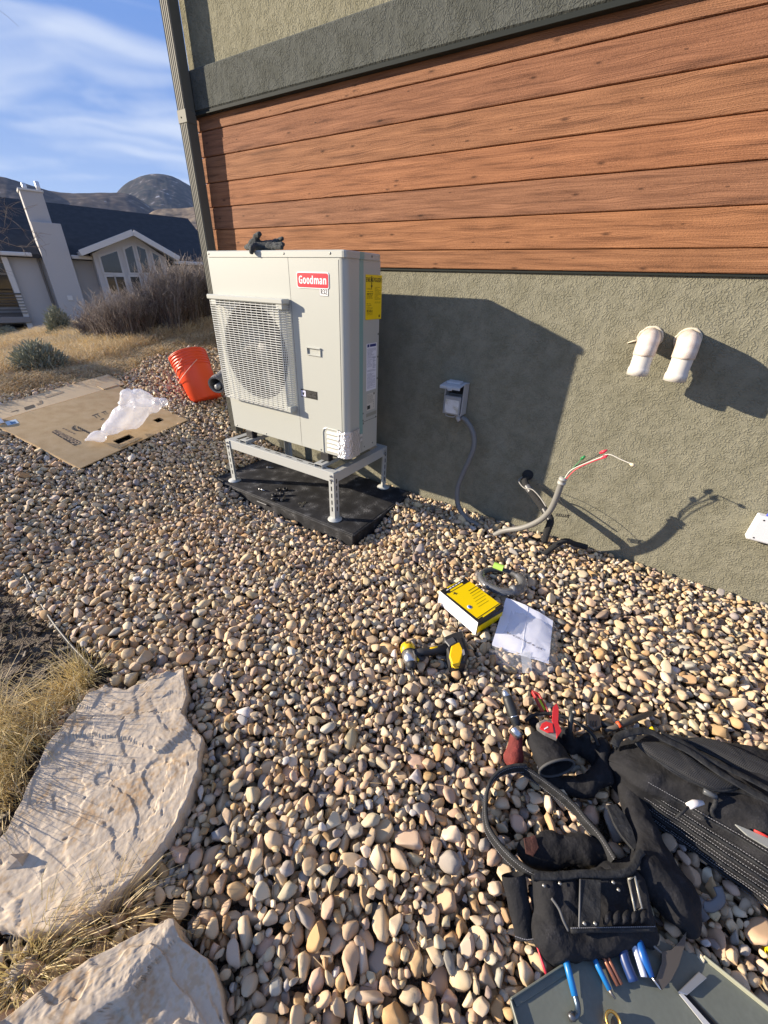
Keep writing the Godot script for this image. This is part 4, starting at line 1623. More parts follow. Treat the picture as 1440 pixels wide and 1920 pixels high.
func build_neighbour() -> void:
	var wall := mat(0.39, 0.38, 0.375, 0.9)
	relief(triplanar(wall, 1.2, true), M.grain, 0.4)
	var trim := mat(0.52, 0.51, 0.49, 0.7)
	var roof := mat(1, 1, 1, 0.9)
	roof.albedo_texture = ramp_texture(M.mix_raw, 512, 512, [[0.2, Color(0.012, 0.013, 0.015)], [0.6, Color(0.022, 0.023, 0.026)], [0.9, Color(0.036, 0.036, 0.04)]])
	relief(triplanar(roof, 2.0, true), M.grain, 1.0)
	var glass := mat(0.015, 0.018, 0.02, 0.06, 0.0, 0.6)
	var frame := mat(0.42, 0.41, 0.40, 0.6)
	var o := thing("neighbour_house", "grey stucco house with dark gable roof and tall chimney beyond the bushes", "house", Vector3.ZERO)
	var eave := fq(180, 481).y
	var base := -2.3
	var ul := fu(10, 480)
	var ur := fu(392, 480)
	var e0 := 0.35
	part("wall", hbox(ul, ur, base, eave - 0.12, -7.0, 0.0), wall, o)
	# main roof: ridge set back, gable end on the right
	var ridge := 5.0
	var ry := fq(190, 391, -5.0).y
	var rs := start()
	var a := hp(ul - 6.0, eave - 0.05, e0)
	var b := hp(ur + 0.7, eave - 0.05, e0)
	var c := hp(ur + 0.7, ry, -ridge)
	var d := hp(ul - 6.0, ry, -ridge)
	var th := Vector3(0, -0.16, 0)
	quad(rs, a, b, c, d, a - Vector3(0, 9, 0))
	quad(rs, a + th, b + th, c + th, d + th, a + Vector3(0, 9, 0))
	quad(rs, b, c, c + th, b + th, hp(0, 0, 0))
	quad(rs, a, b, b + th, a + th, hp(0, 2, -9))
	var c2 := hp(ur + 0.7, eave - 0.05, -ridge * 2 - e0)
	var d2 := hp(ul - 6.0, eave - 0.05, -ridge * 2 - e0)
	quad(rs, d, c, c2, d2, hp(0, -9, -5))
	part("roof", done(rs), roof, o)
	part("gable_wall", hpoly_side(ur, eave, ry - 0.15, ridge), wall, o)
	var uc0 := fu(70, 474)
	var uc1 := fu(128, 477)
	part("gutter", hbox(ul - 5.0, uc0 - 0.25, eave - 0.16, eave + 0.0, e0, e0 + 0.13, 0.03), trim, o)
	part("gutter", hbox(uc1 + 0.05, fu(178, 481), eave - 0.16, eave + 0.0, e0, e0 + 0.13, 0.03), trim, o)
	part("gutter", hbox(fu(318, 479), ur + 0.7, eave - 0.16, eave + 0.0, e0, e0 + 0.13, 0.03), trim, o)
	# left wing: sunlit wall with glass doors, deck and railing
	var wing := hbox(ul - 6.0, ul, base, eave - 0.12, -7.0, -2.6)
	part("wing_wall", wing, wall, o)
	# chimney: broad lower stack, narrower upper one
	var chim_top := fq(45, 414, 0.6).y
	var chim := part("chimney", hbox(uc0 + 0.1, uc1, base + 1.35, chim_top, -0.6, 0.75), wall, o)
	part("upper_stack", hbox(uc0 + 0.1, fu(93, 405, 0.4), chim_top - 0.6, fq(40, 357, 0.3).y, -0.6, 0.45), wall, chim)
	part("stack_cap", hbox(uc0 + 0.05, fu(93, 405, 0.4) + 0.05, fq(40, 357, 0.3).y, fq(40, 353, 0.3).y, -0.65, 0.5), trim, chim)
	for k in 2:
		part("flue", tubem([hp(uc0 + 0.35 + 0.5 * k, fq(40, 355, 0.3).y, -0.1), hp(uc0 + 0.35 + 0.5 * k, fq(40, 340, 0.3).y + 0.12 * k, -0.1)], 0.09, 10), mat(0.55, 0.55, 0.56, 0.4, 0.7), chim)
	part("vent_cover", hbox(fu(123, 556), fu(133, 556), fq(128, 562).y, fq(128, 553).y, 0.75, 0.79), trim, chim)
	part("downpipe", hbox(uc0 - 0.12, uc0 - 0.02, base, eave - 0.1, 0.02, 0.12), mat(0.12, 0.11, 0.10, 0.6), o)
	# glazed gable bay
	var b0 := fu(180, 500, 0.9)
	var b1 := fu(314, 500, 0.9)
	var bm := fu(246, 440, 0.9)
	var bw := 0.9
	var sy := eave + 0.1
	var py := fq(247, 440, bw).y
	var bay := part("bay_wall", hpoly([[b0, base], [b1, base], [b1, sy], [bm, py], [b0, sy]], -1.0, bw), wall, o)
	var over := 0.5
	var rf := start()
	for s in [[b0 - 0.55, bm], [b1 + 0.55, bm]]:
		var y0 := sy + 0.02
		var p0 := hp(s[0], y0, bw + over)
		var p1 := hp(s[1], py + 0.12, bw + over)
		var p2 := hp(s[1], py + 0.12, -3.0)
		var p3 := hp(s[0], y0, -0.2)
		quad(rf, p0, p1, p2, p3, p0 - Vector3(0, 9, 0))
		quad(rf, p0 + th, p1 + th, p2 + th, p3 + th, p0 + Vector3(0, 9, 0))
		quad(rf, p0, p1, p1 + th, p0 + th, p0 - HN)
		quad(rf, p0, p3, p3 + th, p0 + th, hp(bm, y0, 0))
	part("bay_roof", done(rf), mat(0.34, 0.33, 0.315, 0.8), o)
	var rk := start()
	for s in [[b0 - 0.55, bm], [b1 + 0.55, bm]]:
		bar(rk, hp(s[0], sy - 0.03, bw + over + 0.03), hp(s[1], py + 0.07, bw + over + 0.03), 0.24, 0.05, 0.01)
	part("barge_board", done(rk), trim, o)
	# windows of the bay, given by their corners in the facade
	var wins := [
		[[188, 482], [219, 471], [229, 511], [196, 511]],
		[[233, 468], [247, 461], [259, 511], [245, 511]],
		[[255, 461], [272, 468], [281, 511], [268, 511]],
		[[285, 474], [301, 481], [301, 511], [294, 511]],
		[[200, 519], [214, 519], [222, 552], [208, 552]],
		[[217, 519], [232, 519], [240, 556], [226, 556]],
		[[245, 519], [262, 519], [266, 552], [251, 552]],
	]
	for w in wins:
		var pts: Array = []
		for p in w:
			var q := fq(p[0], p[1], bw)
			pts.append([(q - hp(0, 0)).dot(HU), q.y])
		# square up: keep the facade's verticals
		var u0: float = (pts[0][0] + pts[3][0]) / 2
		var u1: float = (pts[1][0] + pts[2][0]) / 2
		var yb: float = (pts[2][1] + pts[3][1]) / 2
		var grow := 0.09
		var fm := part("window", hpoly([[u0 - grow, yb - grow], [u1 + grow, yb - grow], [u1 + grow, pts[1][1] + grow], [u0 - grow, pts[0][1] + grow]], bw, bw + 0.04), frame, o)
		part("pane", hpoly([[u0, yb], [u1, yb], [u1, pts[1][1]], [u0, pts[0][1]]], bw + 0.041, bw + 0.05), glass, fm)
	# wing: glass doors, deck and rail
	for k in 3:
		var u0 := ul - 1.4 - k * 1.5
		var fm := part("door", hbox(u0, u0 + 1.3, eave - 2.5, eave - 0.35, -2.6, -2.52), frame, o)
		part("pane", hbox(u0 + 0.12, u0 + 1.18, eave - 2.4, eave - 0.95, -2.519, -2.50, 0.0), glass, fm)
		part("pane", hbox(u0 + 0.12, u0 + 1.18, eave - 0.85, eave - 0.45, -2.519, -2.50, 0.0), glass, fm)
		var f2 := part("lower_window", hbox(u0 + 0.1, u0 + 1.2, base + 0.2, eave - 3.1, -2.6, -2.52), frame, o)
		part("pane", hbox(u0 + 0.22, u0 + 1.08, base + 0.35, eave - 3.2, -2.519, -2.50, 0.0), glass, f2)
	part("deck", hbox(ul - 6.0, ul + 0.06, fq(20, 549).y - 1.25, fq(20, 549).y - 1.0, -2.5, 0.35), mat(0.22, 0.20, 0.185, 0.8), o)
	var rail := part("deck_railing", hbox(ul - 6.0, ul + 0.05, fq(20, 549).y - 0.06, fq(20, 549).y, 0.26, 0.32), mat(0.05, 0.045, 0.04, 0.7), o)
	for k in 6:
		part("rail_bar", hbox(ul - 6.0, ul + 0.04, fq(20, 549).y - 0.2 - k * 0.13, fq(20, 549).y - 0.17 - k * 0.13, 0.27, 0.30, 0.0), mat(0.05, 0.045, 0.04, 0.7), rail)
	part("porch_post", hbox(ul - 0.18, ul + 0.04, base, eave - 0.12, 0.0, 0.25), trim, o)
	# roof vent pipe
	part("roof_vent", tubem([hp(fu(278, 440), ry - 1.8, -2.6), hp(fu(278, 440), ry - 1.35, -2.6)], 0.09, 8), mat(0.05, 0.05, 0.05, 0.6), o)
	# two conifers to the right of the roof
	conifer("dark conifer with a pointed crown at the end of the dark roof", fq(356, 500, -9.0), 5.4, 1.15, 900)
	conifer("short dark conifer in front of the taller pointed one", fq(336, 500, -5.0), 3.4, 0.95, 901)

func hpoly_side(u: float, y0: float, y1: float, ridge: float) -> ArrayMesh:
	var st := start()
	var o := PackedVector2Array([Vector2(-ridge * 2, y0), Vector2(0, y0), Vector2(-ridge, y1)])
	slab(st, o, 0.2, Transform3D(Basis(HN, Vector3.UP, -HU), hp(u - 0.12, 0, 0)))
	return done(st)

func conifer(label: String, at_: Vector3, tall: float, wide: float, seed_: int) -> void:
	var r := RandomNumberGenerator.new()
	r.seed = seed_
	var base := Vector3(at_.x, -1.9, at_.z)
	var full := tall + 1.9 - 0.6
	var o := thing("conifer", label, "tree", base, "conifers behind the grey house")
	var bark := mat(0.06, 0.045, 0.035, 0.95)
	part("trunk", tubem([Vector3.ZERO, Vector3(0.03, full * 0.5, 0), Vector3(0, full, 0)], [0.16, 0.09, 0.015], 7), bark, o)
	var needles := mat(0.030, 0.050, 0.026, 0.9)
	var st := start()
	for k in 900:
		var f := pow(r.randf(), 0.8)
		var y := lerpf(0.5, full * 0.99, f)
		var reach := wide * (1.0 - f) * (0.75 + 0.5 * r.randf()) + 0.05
		var a := r.randf() * TAU
		var d := Vector3(cos(a), 0, sin(a))
		var s := d.cross(Vector3.UP)
		var p := Vector3(0, y, 0) + d * reach * r.randf_range(0.25, 1.0)
		var q := p + d * 0.28 + Vector3(0, -0.14 + 0.2 * f, 0)
		var w := 0.05 + 0.07 * r.randf()
		st.add_vertex(p + s * w); st.add_vertex(q); st.add_vertex(p - s * w)
		st.add_vertex(p + Vector3(0, w, 0)); st.add_vertex(q + s * 0.03); st.add_vertex(p - Vector3(0, w, 0))
	var cr := part("crown", done(st), needles, o)
	cr.set_meta("kind", "stuff")

func hill(label: String, px: Array, far: float, front: float, back: float, m: Material, seed_: int, rough: float) -> void:
	var n := noise(0.006, seed_, 5)
	var gully := noise(0.012, seed_ + 1, 4)
	gully.fractal_type = FastNoiseLite.FRACTAL_RIDGED
	var ridge: Array = []
	for p in px:
		var d := ray(p[0], p[1])
		var h := sqrt(d.x * d.x + d.z * d.z)
		ridge.append(EYE + d * (far / h))
	var top := curve(ridge, 14)
	var rows: Array = []
	var cuts := 46
	for i in cuts + 1:
		var t := float(i) / cuts
		var row: Array = []
		for k in top.size():
			var p: Vector3 = top[k]
			var out_ := Vector3(p.x, 0, p.z).normalized()
			var s := lerpf(-front, back, t)
			var fall := 0.0
			if s < 0:
				fall = pow(-s / front, 0.85)
			else:
				fall = pow(s / back, 1.2)
			var q := p + out_ * s
			var keep := 1.0 - exp(-absf(s) / (front * 0.08))
			var y := lerpf(p.y, -12.0, fall)
			y += (n.get_noise_2d(q.x, q.z) * 16.0 - gully.get_noise_2d(q.x * 0.6, q.z * 0.6) * 12.0 + 6.0) * rough * keep * (1.0 - fall * 0.6)
			y += n.get_noise_2d(q.x * 9.0, q.z * 9.0) * 0.7 * rough
			row.append(Vector3(q.x, y, q.z))
		rows.append(row)
	var st := start(true)
	sheet(st, rows, Vector3.UP)
	struct("hill", done(st), m, label)

func build_hills() -> void:
	var scrub := func(seed_: int, stops: Array, size: float) -> StandardMaterial3D:
		var m := mat(1, 1, 1, 0.95, 0, 0.2)
		var d := noise_image(noise(0.02, seed_, 5), 512, 512)
		m.albedo_texture = ramp_texture(d, 512, 512, stops)
		return triplanar(m, size, true)
	var dark: StandardMaterial3D = scrub.call(201, [[0.2, Color(0.040, 0.036, 0.034)], [0.45, Color(0.060, 0.047, 0.041)], [0.6, Color(0.078, 0.061, 0.051)], [0.84, Color(0.12, 0.092, 0.072)], [0.90, Color(0.2, 0.2, 0.21)], [0.97, Color(0.26, 0.26, 0.27)]], 260.0)
	var peak: StandardMaterial3D = scrub.call(202, [[0.3, Color(0.022, 0.027, 0.026)], [0.5, Color(0.036, 0.036, 0.033)], [0.76, Color(0.08, 0.064, 0.052)], [0.86, Color(0.20, 0.205, 0.22)], [0.9, Color(0.4, 0.4, 0.42)]], 300.0)
	var tan_: StandardMaterial3D = scrub.call(203, [[0.2, Color(0.09, 0.072, 0.058)], [0.5, Color(0.16, 0.125, 0.092)], [0.8, Color(0.26, 0.20, 0.135)]], 120.0)
	hill("rounded wooded peak with snow patches", [[120, 500], [180, 420], [222, 356], [252, 334], [286, 325], [318, 328], [346, 341], [366, 355], [400, 385], [450, 420], [520, 470]], 1500.0, 700.0, 500.0, peak, 211, 0.7)
	hill("long dark scrub ridge", [[-420, 300], [-250, 312], [-120, 318], [-40, 322], [0, 326], [25, 333], [67, 347], [100, 356], [142, 359], [200, 357], [240, 360], [270, 376], [300, 400], [340, 440], [380, 480]], 1000.0, 450.0, 400.0, dark, 212, 0.45)
	hill("tan foothill below the peak", [[200, 470], [250, 430], [279, 401], [300, 392], [325, 391], [350, 390], [385, 384], [440, 380], [520, 400]], 520.0, 260.0, 260.0, tan_, 213, 0.5)

# ---------- things on and against the house wall ----------
func build_wall_things() -> void:
	var pvc := mat(0.60, 0.57, 0.52, 0.4)
	var stained := mat(1, 1, 1, 0.5)
	stained.albedo_texture = ramp_texture(M.mix_raw, 512, 512, [[0.2, Color(0.50, 0.40, 0.32)], [0.5, Color(0.62, 0.53, 0.45)], [0.8, Color(0.72, 0.66, 0.58)]])
	triplanar(stained, 0.2)
	var caulk := mat(0.55, 0.49, 0.38, 0.8)
	# two vent elbows that come out of the wall and turn down
	var names := ["white vent elbow with caulk smear, nearer the electrical disconnect box", "white vent elbow of the pair, farther from the electrical disconnect box"]
	for i in 2:
		var end: Vector3 = [pw(1194, 703, 0.168), pw(1264, 714, 0.168)][i]
		var x := end.x
		var yw := 1.170 if i == 0 else 1.174
		var o := thing("vent_pipe", names[i], "pipe", Vector3(x, yw, 0), "pair of vent elbows")
		var path: Array = [Vector3(0, 0, -0.02), Vector3(0, 0, 0.112)]
		var rr := 0.05
		for k in 9:
			var a := PI / 2 * k / 8.0
			path.append(Vector3(0, -rr + cos(a) * rr, 0.115 + sin(a) * rr))
		var rad: Array = [0.043, 0.043]
		for k in 9:
			rad.append(0.0425)
		path.append(path[-1] + Vector3(0, -0.006, 0))
		rad.append(0.0425)
		part("elbow", tubem(path, rad, 24), stained, o)
		var z := 0.115 + rr
		var top := -rr - 0.004
		var foot := end.y - yw
		var prof := [Vector2(0.0388, top), Vector2(0.0388, foot + 0.034), Vector2(0.0405, foot + 0.030), Vector2(0.0422, foot + 0.026), Vector2(0.0425, foot), Vector2(0.034, foot), Vector2(0.034, top + 0.01)]
		part("pipe", lathem(prof, 28), pvc, o, at(0, 0, z))
		var ring := start(true)
		var n := noise(30.0, 55 + i, 2)
		var cp: Array = []
		var cr: Array = []
		for k in 31:
			var a := TAU * k / 30.0
			var r := 0.046 + 0.004 * n.get_noise_1d(float(k % 30))
			cp.append(Vector3(cos(a) * r, sin(a) * r, 0.003))
			cr.append(0.006 + 0.0035 * n.get_noise_1d(float(k % 30) + 50))
		tube(ring, cp, cr, 6, false)
		if i == 0:
			tube(ring, [Vector3(-0.045, -0.012, 0.004), Vector3(-0.07, -0.022, 0.004), Vector3(-0.085, -0.03, 0.002)], [0.006, 0.004, 0.002], 6)
		part("caulk", done(ring), caulk, o)
	# electrical disconnect with its lid up
	var grey := mat(0.36, 0.37, 0.38, 0.5)
	var o := thing("disconnect_box", "grey electrical disconnect box with its lid swung open on the shaded wall", "electrical box", Vector3(-0.927, 0.76, 0))
	var w := 0.122
	var h := 0.185
	var d := 0.078
	var s := start()
	box(s, Vector3(w, h, 0.006), at(0, 0, 0.003), 0.002)
	box(s, Vector3(0.006, h, d), at(-w / 2 + 0.003, 0, d / 2), 0.002)
	box(s, Vector3(0.006, h, d), at(w / 2 - 0.003, 0, d / 2), 0.002)
	box(s, Vector3(w - 0.012, 0.006, d), at(0, h / 2 - 0.003, d / 2), 0.002)
	box(s, Vector3(w - 0.012, 0.006, d), at(0, -h / 2 + 0.003, d / 2), 0.002)
	part("case", done(s), grey, o)
	part("cavity", boxm(Vector3(w - 0.014, 0.06, 0.004), 0.0), mat(0.01, 0.01, 0.01, 0.8), o, at(0, 0.052, 0.02))
	var pull := part("pull_out", boxm(Vector3(w - 0.02, 0.105, 0.05), 0.004), mat(0.30, 0.31, 0.32, 0.5), o, at(-0.002, -0.034, d - 0.018))
	var dirty := mat(1, 1, 1, 0.7)
	dirty.albedo_texture = ramp_texture(M.mix_raw, 512, 512, [[0.3, Color(0.45, 0.42, 0.34)], [0.45, Color(0.62, 0.62, 0.60)], [0.8, Color(0.66, 0.66, 0.66)]])
	triplanar(dirty, 0.25)
	part("label", boxm(Vector3(0.088, 0.080, 0.001), 0.0), dirty, pull, at(0, -0.008, 0.0258))
	part("hasp", tubem(curve([Vector3(-0.03, 0, 0.0), Vector3(-0.028, -0.01, 0.012), Vector3(0.0, -0.014, 0.014), Vector3(0.028, -0.01, 0.012), Vector3(0.03, 0, 0.0)], 4), 0.003, 6), grey, o, at(-0.012, -h / 2 - 0.002, d - 0.02))
	var lid := start()
	box(lid, Vector3(w + 0.004, 0.005, 0.105), at(0, 0, 0.052), 0.002)
	box(lid, Vector3(w + 0.004, 0.016, 0.005), at(0, -0.007, 0.104), 0.002)
	box(lid, Vector3(0.030, 0.020, 0.008), at(0.0, -0.012, 0.106), 0.003)
	box(lid, Vector3(w * 0.72, 0.014, 0.05), at(0, 0.007, 0.035), 0.006)
	part("lid", done(lid), mat(0.40, 0.43, 0.46, 0.45), o, Transform3D(Basis(Vector3.RIGHT, 0.10), Vector3(0, h / 2 + 0.004, d - 0.03)))
	part("connector", tubem([Vector3(0.030, -h / 2, 0.045), Vector3(0.036, -h / 2 - 0.02, 0.047), Vector3(0.05, -h / 2 - 0.035, 0.05)], [0.017, 0.0185, 0.017], 10), grey, o)
	# flexible grey conduit from the box down into the gravel and up again to its open end
	var con := mat(0.15, 0.148, 0.142, 0.55)
	var p1: Array = []
	for q in [[866, 783, 0.05], [877, 792, 0.055], [888, 815, 0.065], [888, 840, 0.075], [880, 862, 0.085], [869, 886, 0.095], [859, 912, 0.11], [857, 936, 0.125], [863, 957, 0.14], [878, 974, 0.155], [898, 986, 0.17]]:
		p1.append(pw(q[0], q[1], q[2]))
	p1.append(p1[-1] + Vector3(0.04, -0.05, 0.02))
	var c := thing("flexible_conduit", "grey flexible conduit hanging from the disconnect box into the gravel", "conduit", p1[0])
	part("sheath", tubem(local(curve(p1, 5), p1[0]), 0.0158, 12), con, c)
	var p2: Array = []
	for q in [[925, 1004, 0.20], [946, 995, 0.215], [978, 990, 0.24], [1008, 978, 0.265], [1030, 959, 0.285], [1043, 933, 0.30], [1053, 905, 0.31]]:
		p2.append(pw(q[0], q[1], q[2]))
	p2.push_front(p2[0] + Vector3(-0.05, -0.05, 0.0))
	var lead := thing("conduit_end", "grey flexible conduit rising from the gravel with bare coloured wires", "conduit", p2[0])
	part("sheath", tubem(local(curve(p2, 6), p2[0]), 0.0160, 12), mat(0.19, 0.186, 0.172, 0.5), lead)
	var tip: Vector3 = p2[-1]
	var dir := (p2[-1] - p2[-2] as Vector3).normalized()
	var fit := start(true)
	tube(fit, [tip - p2[0] - dir * 0.006, tip - p2[0] + dir * 0.004, tip - p2[0] + dir * 0.005, tip - p2[0] + dir * 0.016, tip - p2[0] + dir * 0.017, tip - p2[0] + dir * 0.028], [0.021, 0.021, 0.0175, 0.0175, 0.0205, 0.019], 10)
	part("connector", done(fit), mat(0.34, 0.335, 0.31, 0.5), lead)
	var wire := func(pts: Array, r: float, m: Material, called := "wire") -> void:
		var q: Array = []
		for v in pts:
			q.append(pw(v[0], v[1], v[2]) - p2[0])
		part(called, tubem(curve(q, 5), r, 6), m, lead)
	var black := mat(0.012, 0.012, 0.012, 0.5)
	var redm := mat(0.62, 0.03, 0.06, 0.45)
	var whitem := mat(0.72, 0.68, 0.58, 0.5)
	var green := mat(0.02, 0.20, 0.06, 0.45)
	wire.call([[1057, 898, 0.31], [1066, 884, 0.30], [1080, 874, 0.295], [1105, 862, 0.285], [1130, 849, 0.275]], 0.0024, black)
	wire.call([[1058, 899, 0.31], [1070, 882, 0.305], [1100, 868, 0.29], [1125, 858, 0.285], [1142, 852, 0.28], [1165, 862, 0.28], [1184, 870, 0.28]], 0.0024, whitem)
	wire.call([[1060, 900, 0.312], [1080, 880, 0.31], [1110, 866, 0.30], [1138, 857, 0.29]], 0.0024, redm)
	wire.call([[1057, 897, 0.31], [1068, 884, 0.30], [1084, 868, 0.295], [1094, 857, 0.29]], 0.0022, green)
	var cone := func(a: Array, b: Array, m: Material) -> void:
		var p: Vector3 = pw(a[0], a[1], a[2]) - p2[0]
		var q: Vector3 = pw(b[0], b[1], b[2]) - p2[0]
		part("wire_nut", tubem([p, p.lerp(q, 0.3), p.lerp(q, 0.34), q], [0.0052, 0.0065, 0.009, 0.0045], 8), m, lead)
	cone.call([1124, 850, 0.275], [1139, 844, 0.269], redm)
	cone.call([1128, 859, 0.285], [1140, 853, 0.28], redm)
	cone.call([1089, 862, 0.292], [1097, 855, 0.288], green)
	cone.call([1181, 869, 0.28], [1190, 874, 0.28], mat(0.6, 0.5, 0.35, 0.5))
	# foam-covered line set out of its hole in the wall
	var foam := mat(0.018, 0.018, 0.019, 0.85)
	relief(triplanar(foam, 0.05), M.grain, 0.2)
	var p3: Array = []
	for q in [[990, 893, -0.03], [984, 899, 0.045], [988, 912, 0.085], [1003, 932, 0.13], [1020, 955, 0.18], [1032, 975, 0.22], [1026, 996, 0.24]]:
		p3.append(pw(q[0], q[1], q[2]))
	p3.append(p3[-1] + Vector3(0, -0.06, 0.01))
	var ls := thing("line_set", "black foam-covered refrigerant lines coming out of a hole in the wall", "pipe", p3[0])
	part("foam_sleeve", tubem(local(curve(p3, 6), p3[0]), 0.019, 12), foam, ls)
	part("hole_collar", tubem(local([pw(990, 890, -0.01), pw(990, 890, 0.012)], p3[0]), [0.034, 0.030], 14), foam, ls)
	var p4: Array = []
	for q in [[992, 889, 0.0], [976, 897, 0.04], [973, 903, 0.07], [983, 915, 0.10], [998, 918, 0.14], [1012, 932, 0.17], [1024, 950, 0.21]]:
		p4.append(pw(q[0], q[1], q[2]))
	part("control_cable", tubem(local(curve(p4, 6), p3[0]), 0.0035, 7), mat(0.25, 0.24, 0.22, 0.5), ls)
	part("tape_wrap", tubem(local([p3[2], p3[2].lerp(p3[3], 0.5)], p3[0]), [0.0205, 0.0205], 12, false), mat(0.10, 0.10, 0.105, 0.4), ls)
	part("tape_wrap", tubem(local([p3[4], p3[5]], p3[0]), [0.021, 0.0212], 12, false), mat(0.03, 0.03, 0.03, 0.4), ls)
	var p5: Array = []
	for q in [[1006, 908, 0.02], [1030, 918, 0.10], [1052, 940, 0.16], [1066, 966, 0.20], [1060, 978, 0.22]]:
		p5.append(pw(q[0], q[1], q[2]))
	part("thin_wire", tubem(local(curve(p5, 6), p3[0]), 0.0016, 5), black, ls)
	var coil: Array = []
	for k in 60:
		var c0 := pw(lerpf(1042, 1068, k / 59.0), lerpf(965, 968, k / 59.0), 0.215)
		coil.append(c0 + Vector3(0.0, cos(k * 0.75), sin(k * 0.75)) * 0.009)
	part("coiled_wire", tubem(local(coil, p3[0]), 0.0018, 5), black, ls)
	var low: Array = [pw(1028, 1000, 0.24), pw(1055, 1015, 0.16), pw(1078, 1020, 0.10), pw(1100, 1026, 0.07)]
	low[0].y = 0.01
	part("buried_sleeve", tubem(local(curve(low, 5), p3[0]), 0.016, 10), foam, ls)
	# small box at the right edge
	var pale := mat(0.66, 0.67, 0.68, 0.5)
	var m := thing("junction_box", "pale grey junction box with blue wire nuts low on the stucco wall", "electrical box", Vector3(0.735, 0.41, 0))
	part("case", boxm(Vector3(0.20, 0.128, 0.042), 0.004), pale, m, at(-0.006, 0.002, 0.022))
	part("cover", boxm(Vector3(0.186, 0.114, 0.003), 0.001), mat(0.60, 0.61, 0.64, 0.45), m, at(-0.004, 0.002, 0.0448))
	for p in [[-0.082, -0.045], [-0.082, 0.05], [0.08, 0.05]]:
		part("screw", lathem([Vector2(0, 0.002), Vector2(0.003, 0.0015), Vector2(0.004, 0)], 8), M.flash, m, Transform3D(Basis(Vector3.RIGHT, Vector3.BACK, Vector3.DOWN), Vector3(p[0], p[1], 0.0463)))
	var blue := mat(0.03, 0.06, 0.42, 0.4)
	for k in 2:
		part("wire_nut", tubem([Vector3(-0.072 + k * 0.016, 0.064, 0.02), Vector3(-0.072 + k * 0.016, 0.084, 0.022)], [0.007, 0.0045], 8), blue, m)
	part("brown_panel", boxm(Vector3(0.12, 0.05, 0.05), 0.003), mat(0.07, 0.045, 0.04, 0.6), m, at(0.085, -0.045, 0.045))

func local(pts: Array, at_: Vector3) -> Array:
	var out: Array = []
	for p in pts:
		out.append(p - at_)
	return out

# ---------- gloves, bucket, cardboard, plastic bag ----------
func build_left_things() -> void:
	# work glove crumpled on the lid of the heat pump
	var knit := mat(0.045, 0.050, 0.050, 0.9)
	knit.rim_enabled = true
	knit.rim = 0.4
	relief(triplanar(knit, 0.03), M.grain, 0.12)
	var P := func(px: float, py: float, z: float) -> Vector3: return pw(px, py, z)
	var g := []
	g.append([P.call(474, 458, 0.50), P.call(497, 461, 0.47), 0.024, 0.021])
	g.append([P.call(480, 462, 0.53), P.call(505, 463, 0.49), 0.019, 0.018])
	g.append([P.call(478, 455, 0.50), P.call(481, 443, 0.50), 0.016, 0.012])
	g.append([P.call(481, 443, 0.50), P.call(486, 439, 0.51), 0.012, 0.013])
	g.append([P.call(474, 461, 0.56), P.call(472, 466, 0.595), 0.013, 0.012])
	g.append([P.call(472, 466, 0.602), P.call(472, 473, 0.606), 0.012, 0.0105])
	g.append([P.call(500, 458, 0.47), P.call(518, 454, 0.45), 0.017, 0.012])
	g.append([P.call(518, 454, 0.45), P.call(529, 447.5, 0.45), 0.0115, 0.0105])
	g.append([P.call(505, 461, 0.48), P.call(530, 458, 0.48), 0.0145, 0.0105])
	g.append([P.call(503, 464, 0.50), P.call(528, 464, 0.50), 0.0135, 0.010])
	g.append([P.call(470, 462, 0.46), P.call(462, 464, 0.44), 0.016, 0.013])
	for c in g:      # rest on the lid
		for k in 2:
			var r: float = c[2 + k]
			if c[k].z < 0.59 and c[k].y - r < 1.4775:
				c[k].y = 1.4775 + r * 0.85
	var nz := noise(45.0, 61, 2)
	var gl := part("work_glove", blob(g, 0.006, 0.0042, nz, 0.004), knit)
	tag(gl, "dark grey knit work glove crumpled on top of the heat pump", "glove")
	# foam-sleeved pipe stub lying on the gravel behind the heat pump
	var a := pd(405, 722, 2.95)
	var b := pd(446, 690, 3.25)
	var dir := (b - a).normalized()
	var sl := thing("pipe_offcut", "grey foam-sleeved pipe with an open end behind the heat pump's fan grille", "pipe", a)
	var pts: Array = []
	var rad: Array = []
	for k in 9:
		pts.append((b - a) * k / 8.0)
		rad.append(0.062 + 0.004 * sin(k * 2.1))
	var foam := mat(0.14, 0.14, 0.145, 0.85)
	relief(triplanar(foam, 0.15), M.blotch, 0.6)
	part("sleeve", tubem(pts, rad, 18, false), foam, sl)
	part("sleeve_lining", tubem([dir * 0.0, dir * 0.12], [0.05, 0.05], 18, false), foam, sl)
	var rim := start(true)
	var side := dir.cross(Vector3.UP).normalized()
	var up := side.cross(dir)
	for k in 18:
		var a0 := TAU * k / 18
		var a1 := TAU * (k + 1) / 18
		var d0 := side * cos(a0) + up * sin(a0)
		var d1 := side * cos(a1) + up * sin(a1)
		quad(rim, d0 * 0.062, d1 * 0.062, d1 * 0.05, d0 * 0.05, dir)
	part("sleeve_rim", done(rim), foam, sl)
	part("inner_tube", tubem([dir * -0.01 - up * 0.012 + side * 0.01, dir * 0.14 - up * 0.012 + side * 0.01], 0.020, 14), mat(0.20, 0.21, 0.22, 0.5), sl)
	build_bucket()
	build_cardboard()

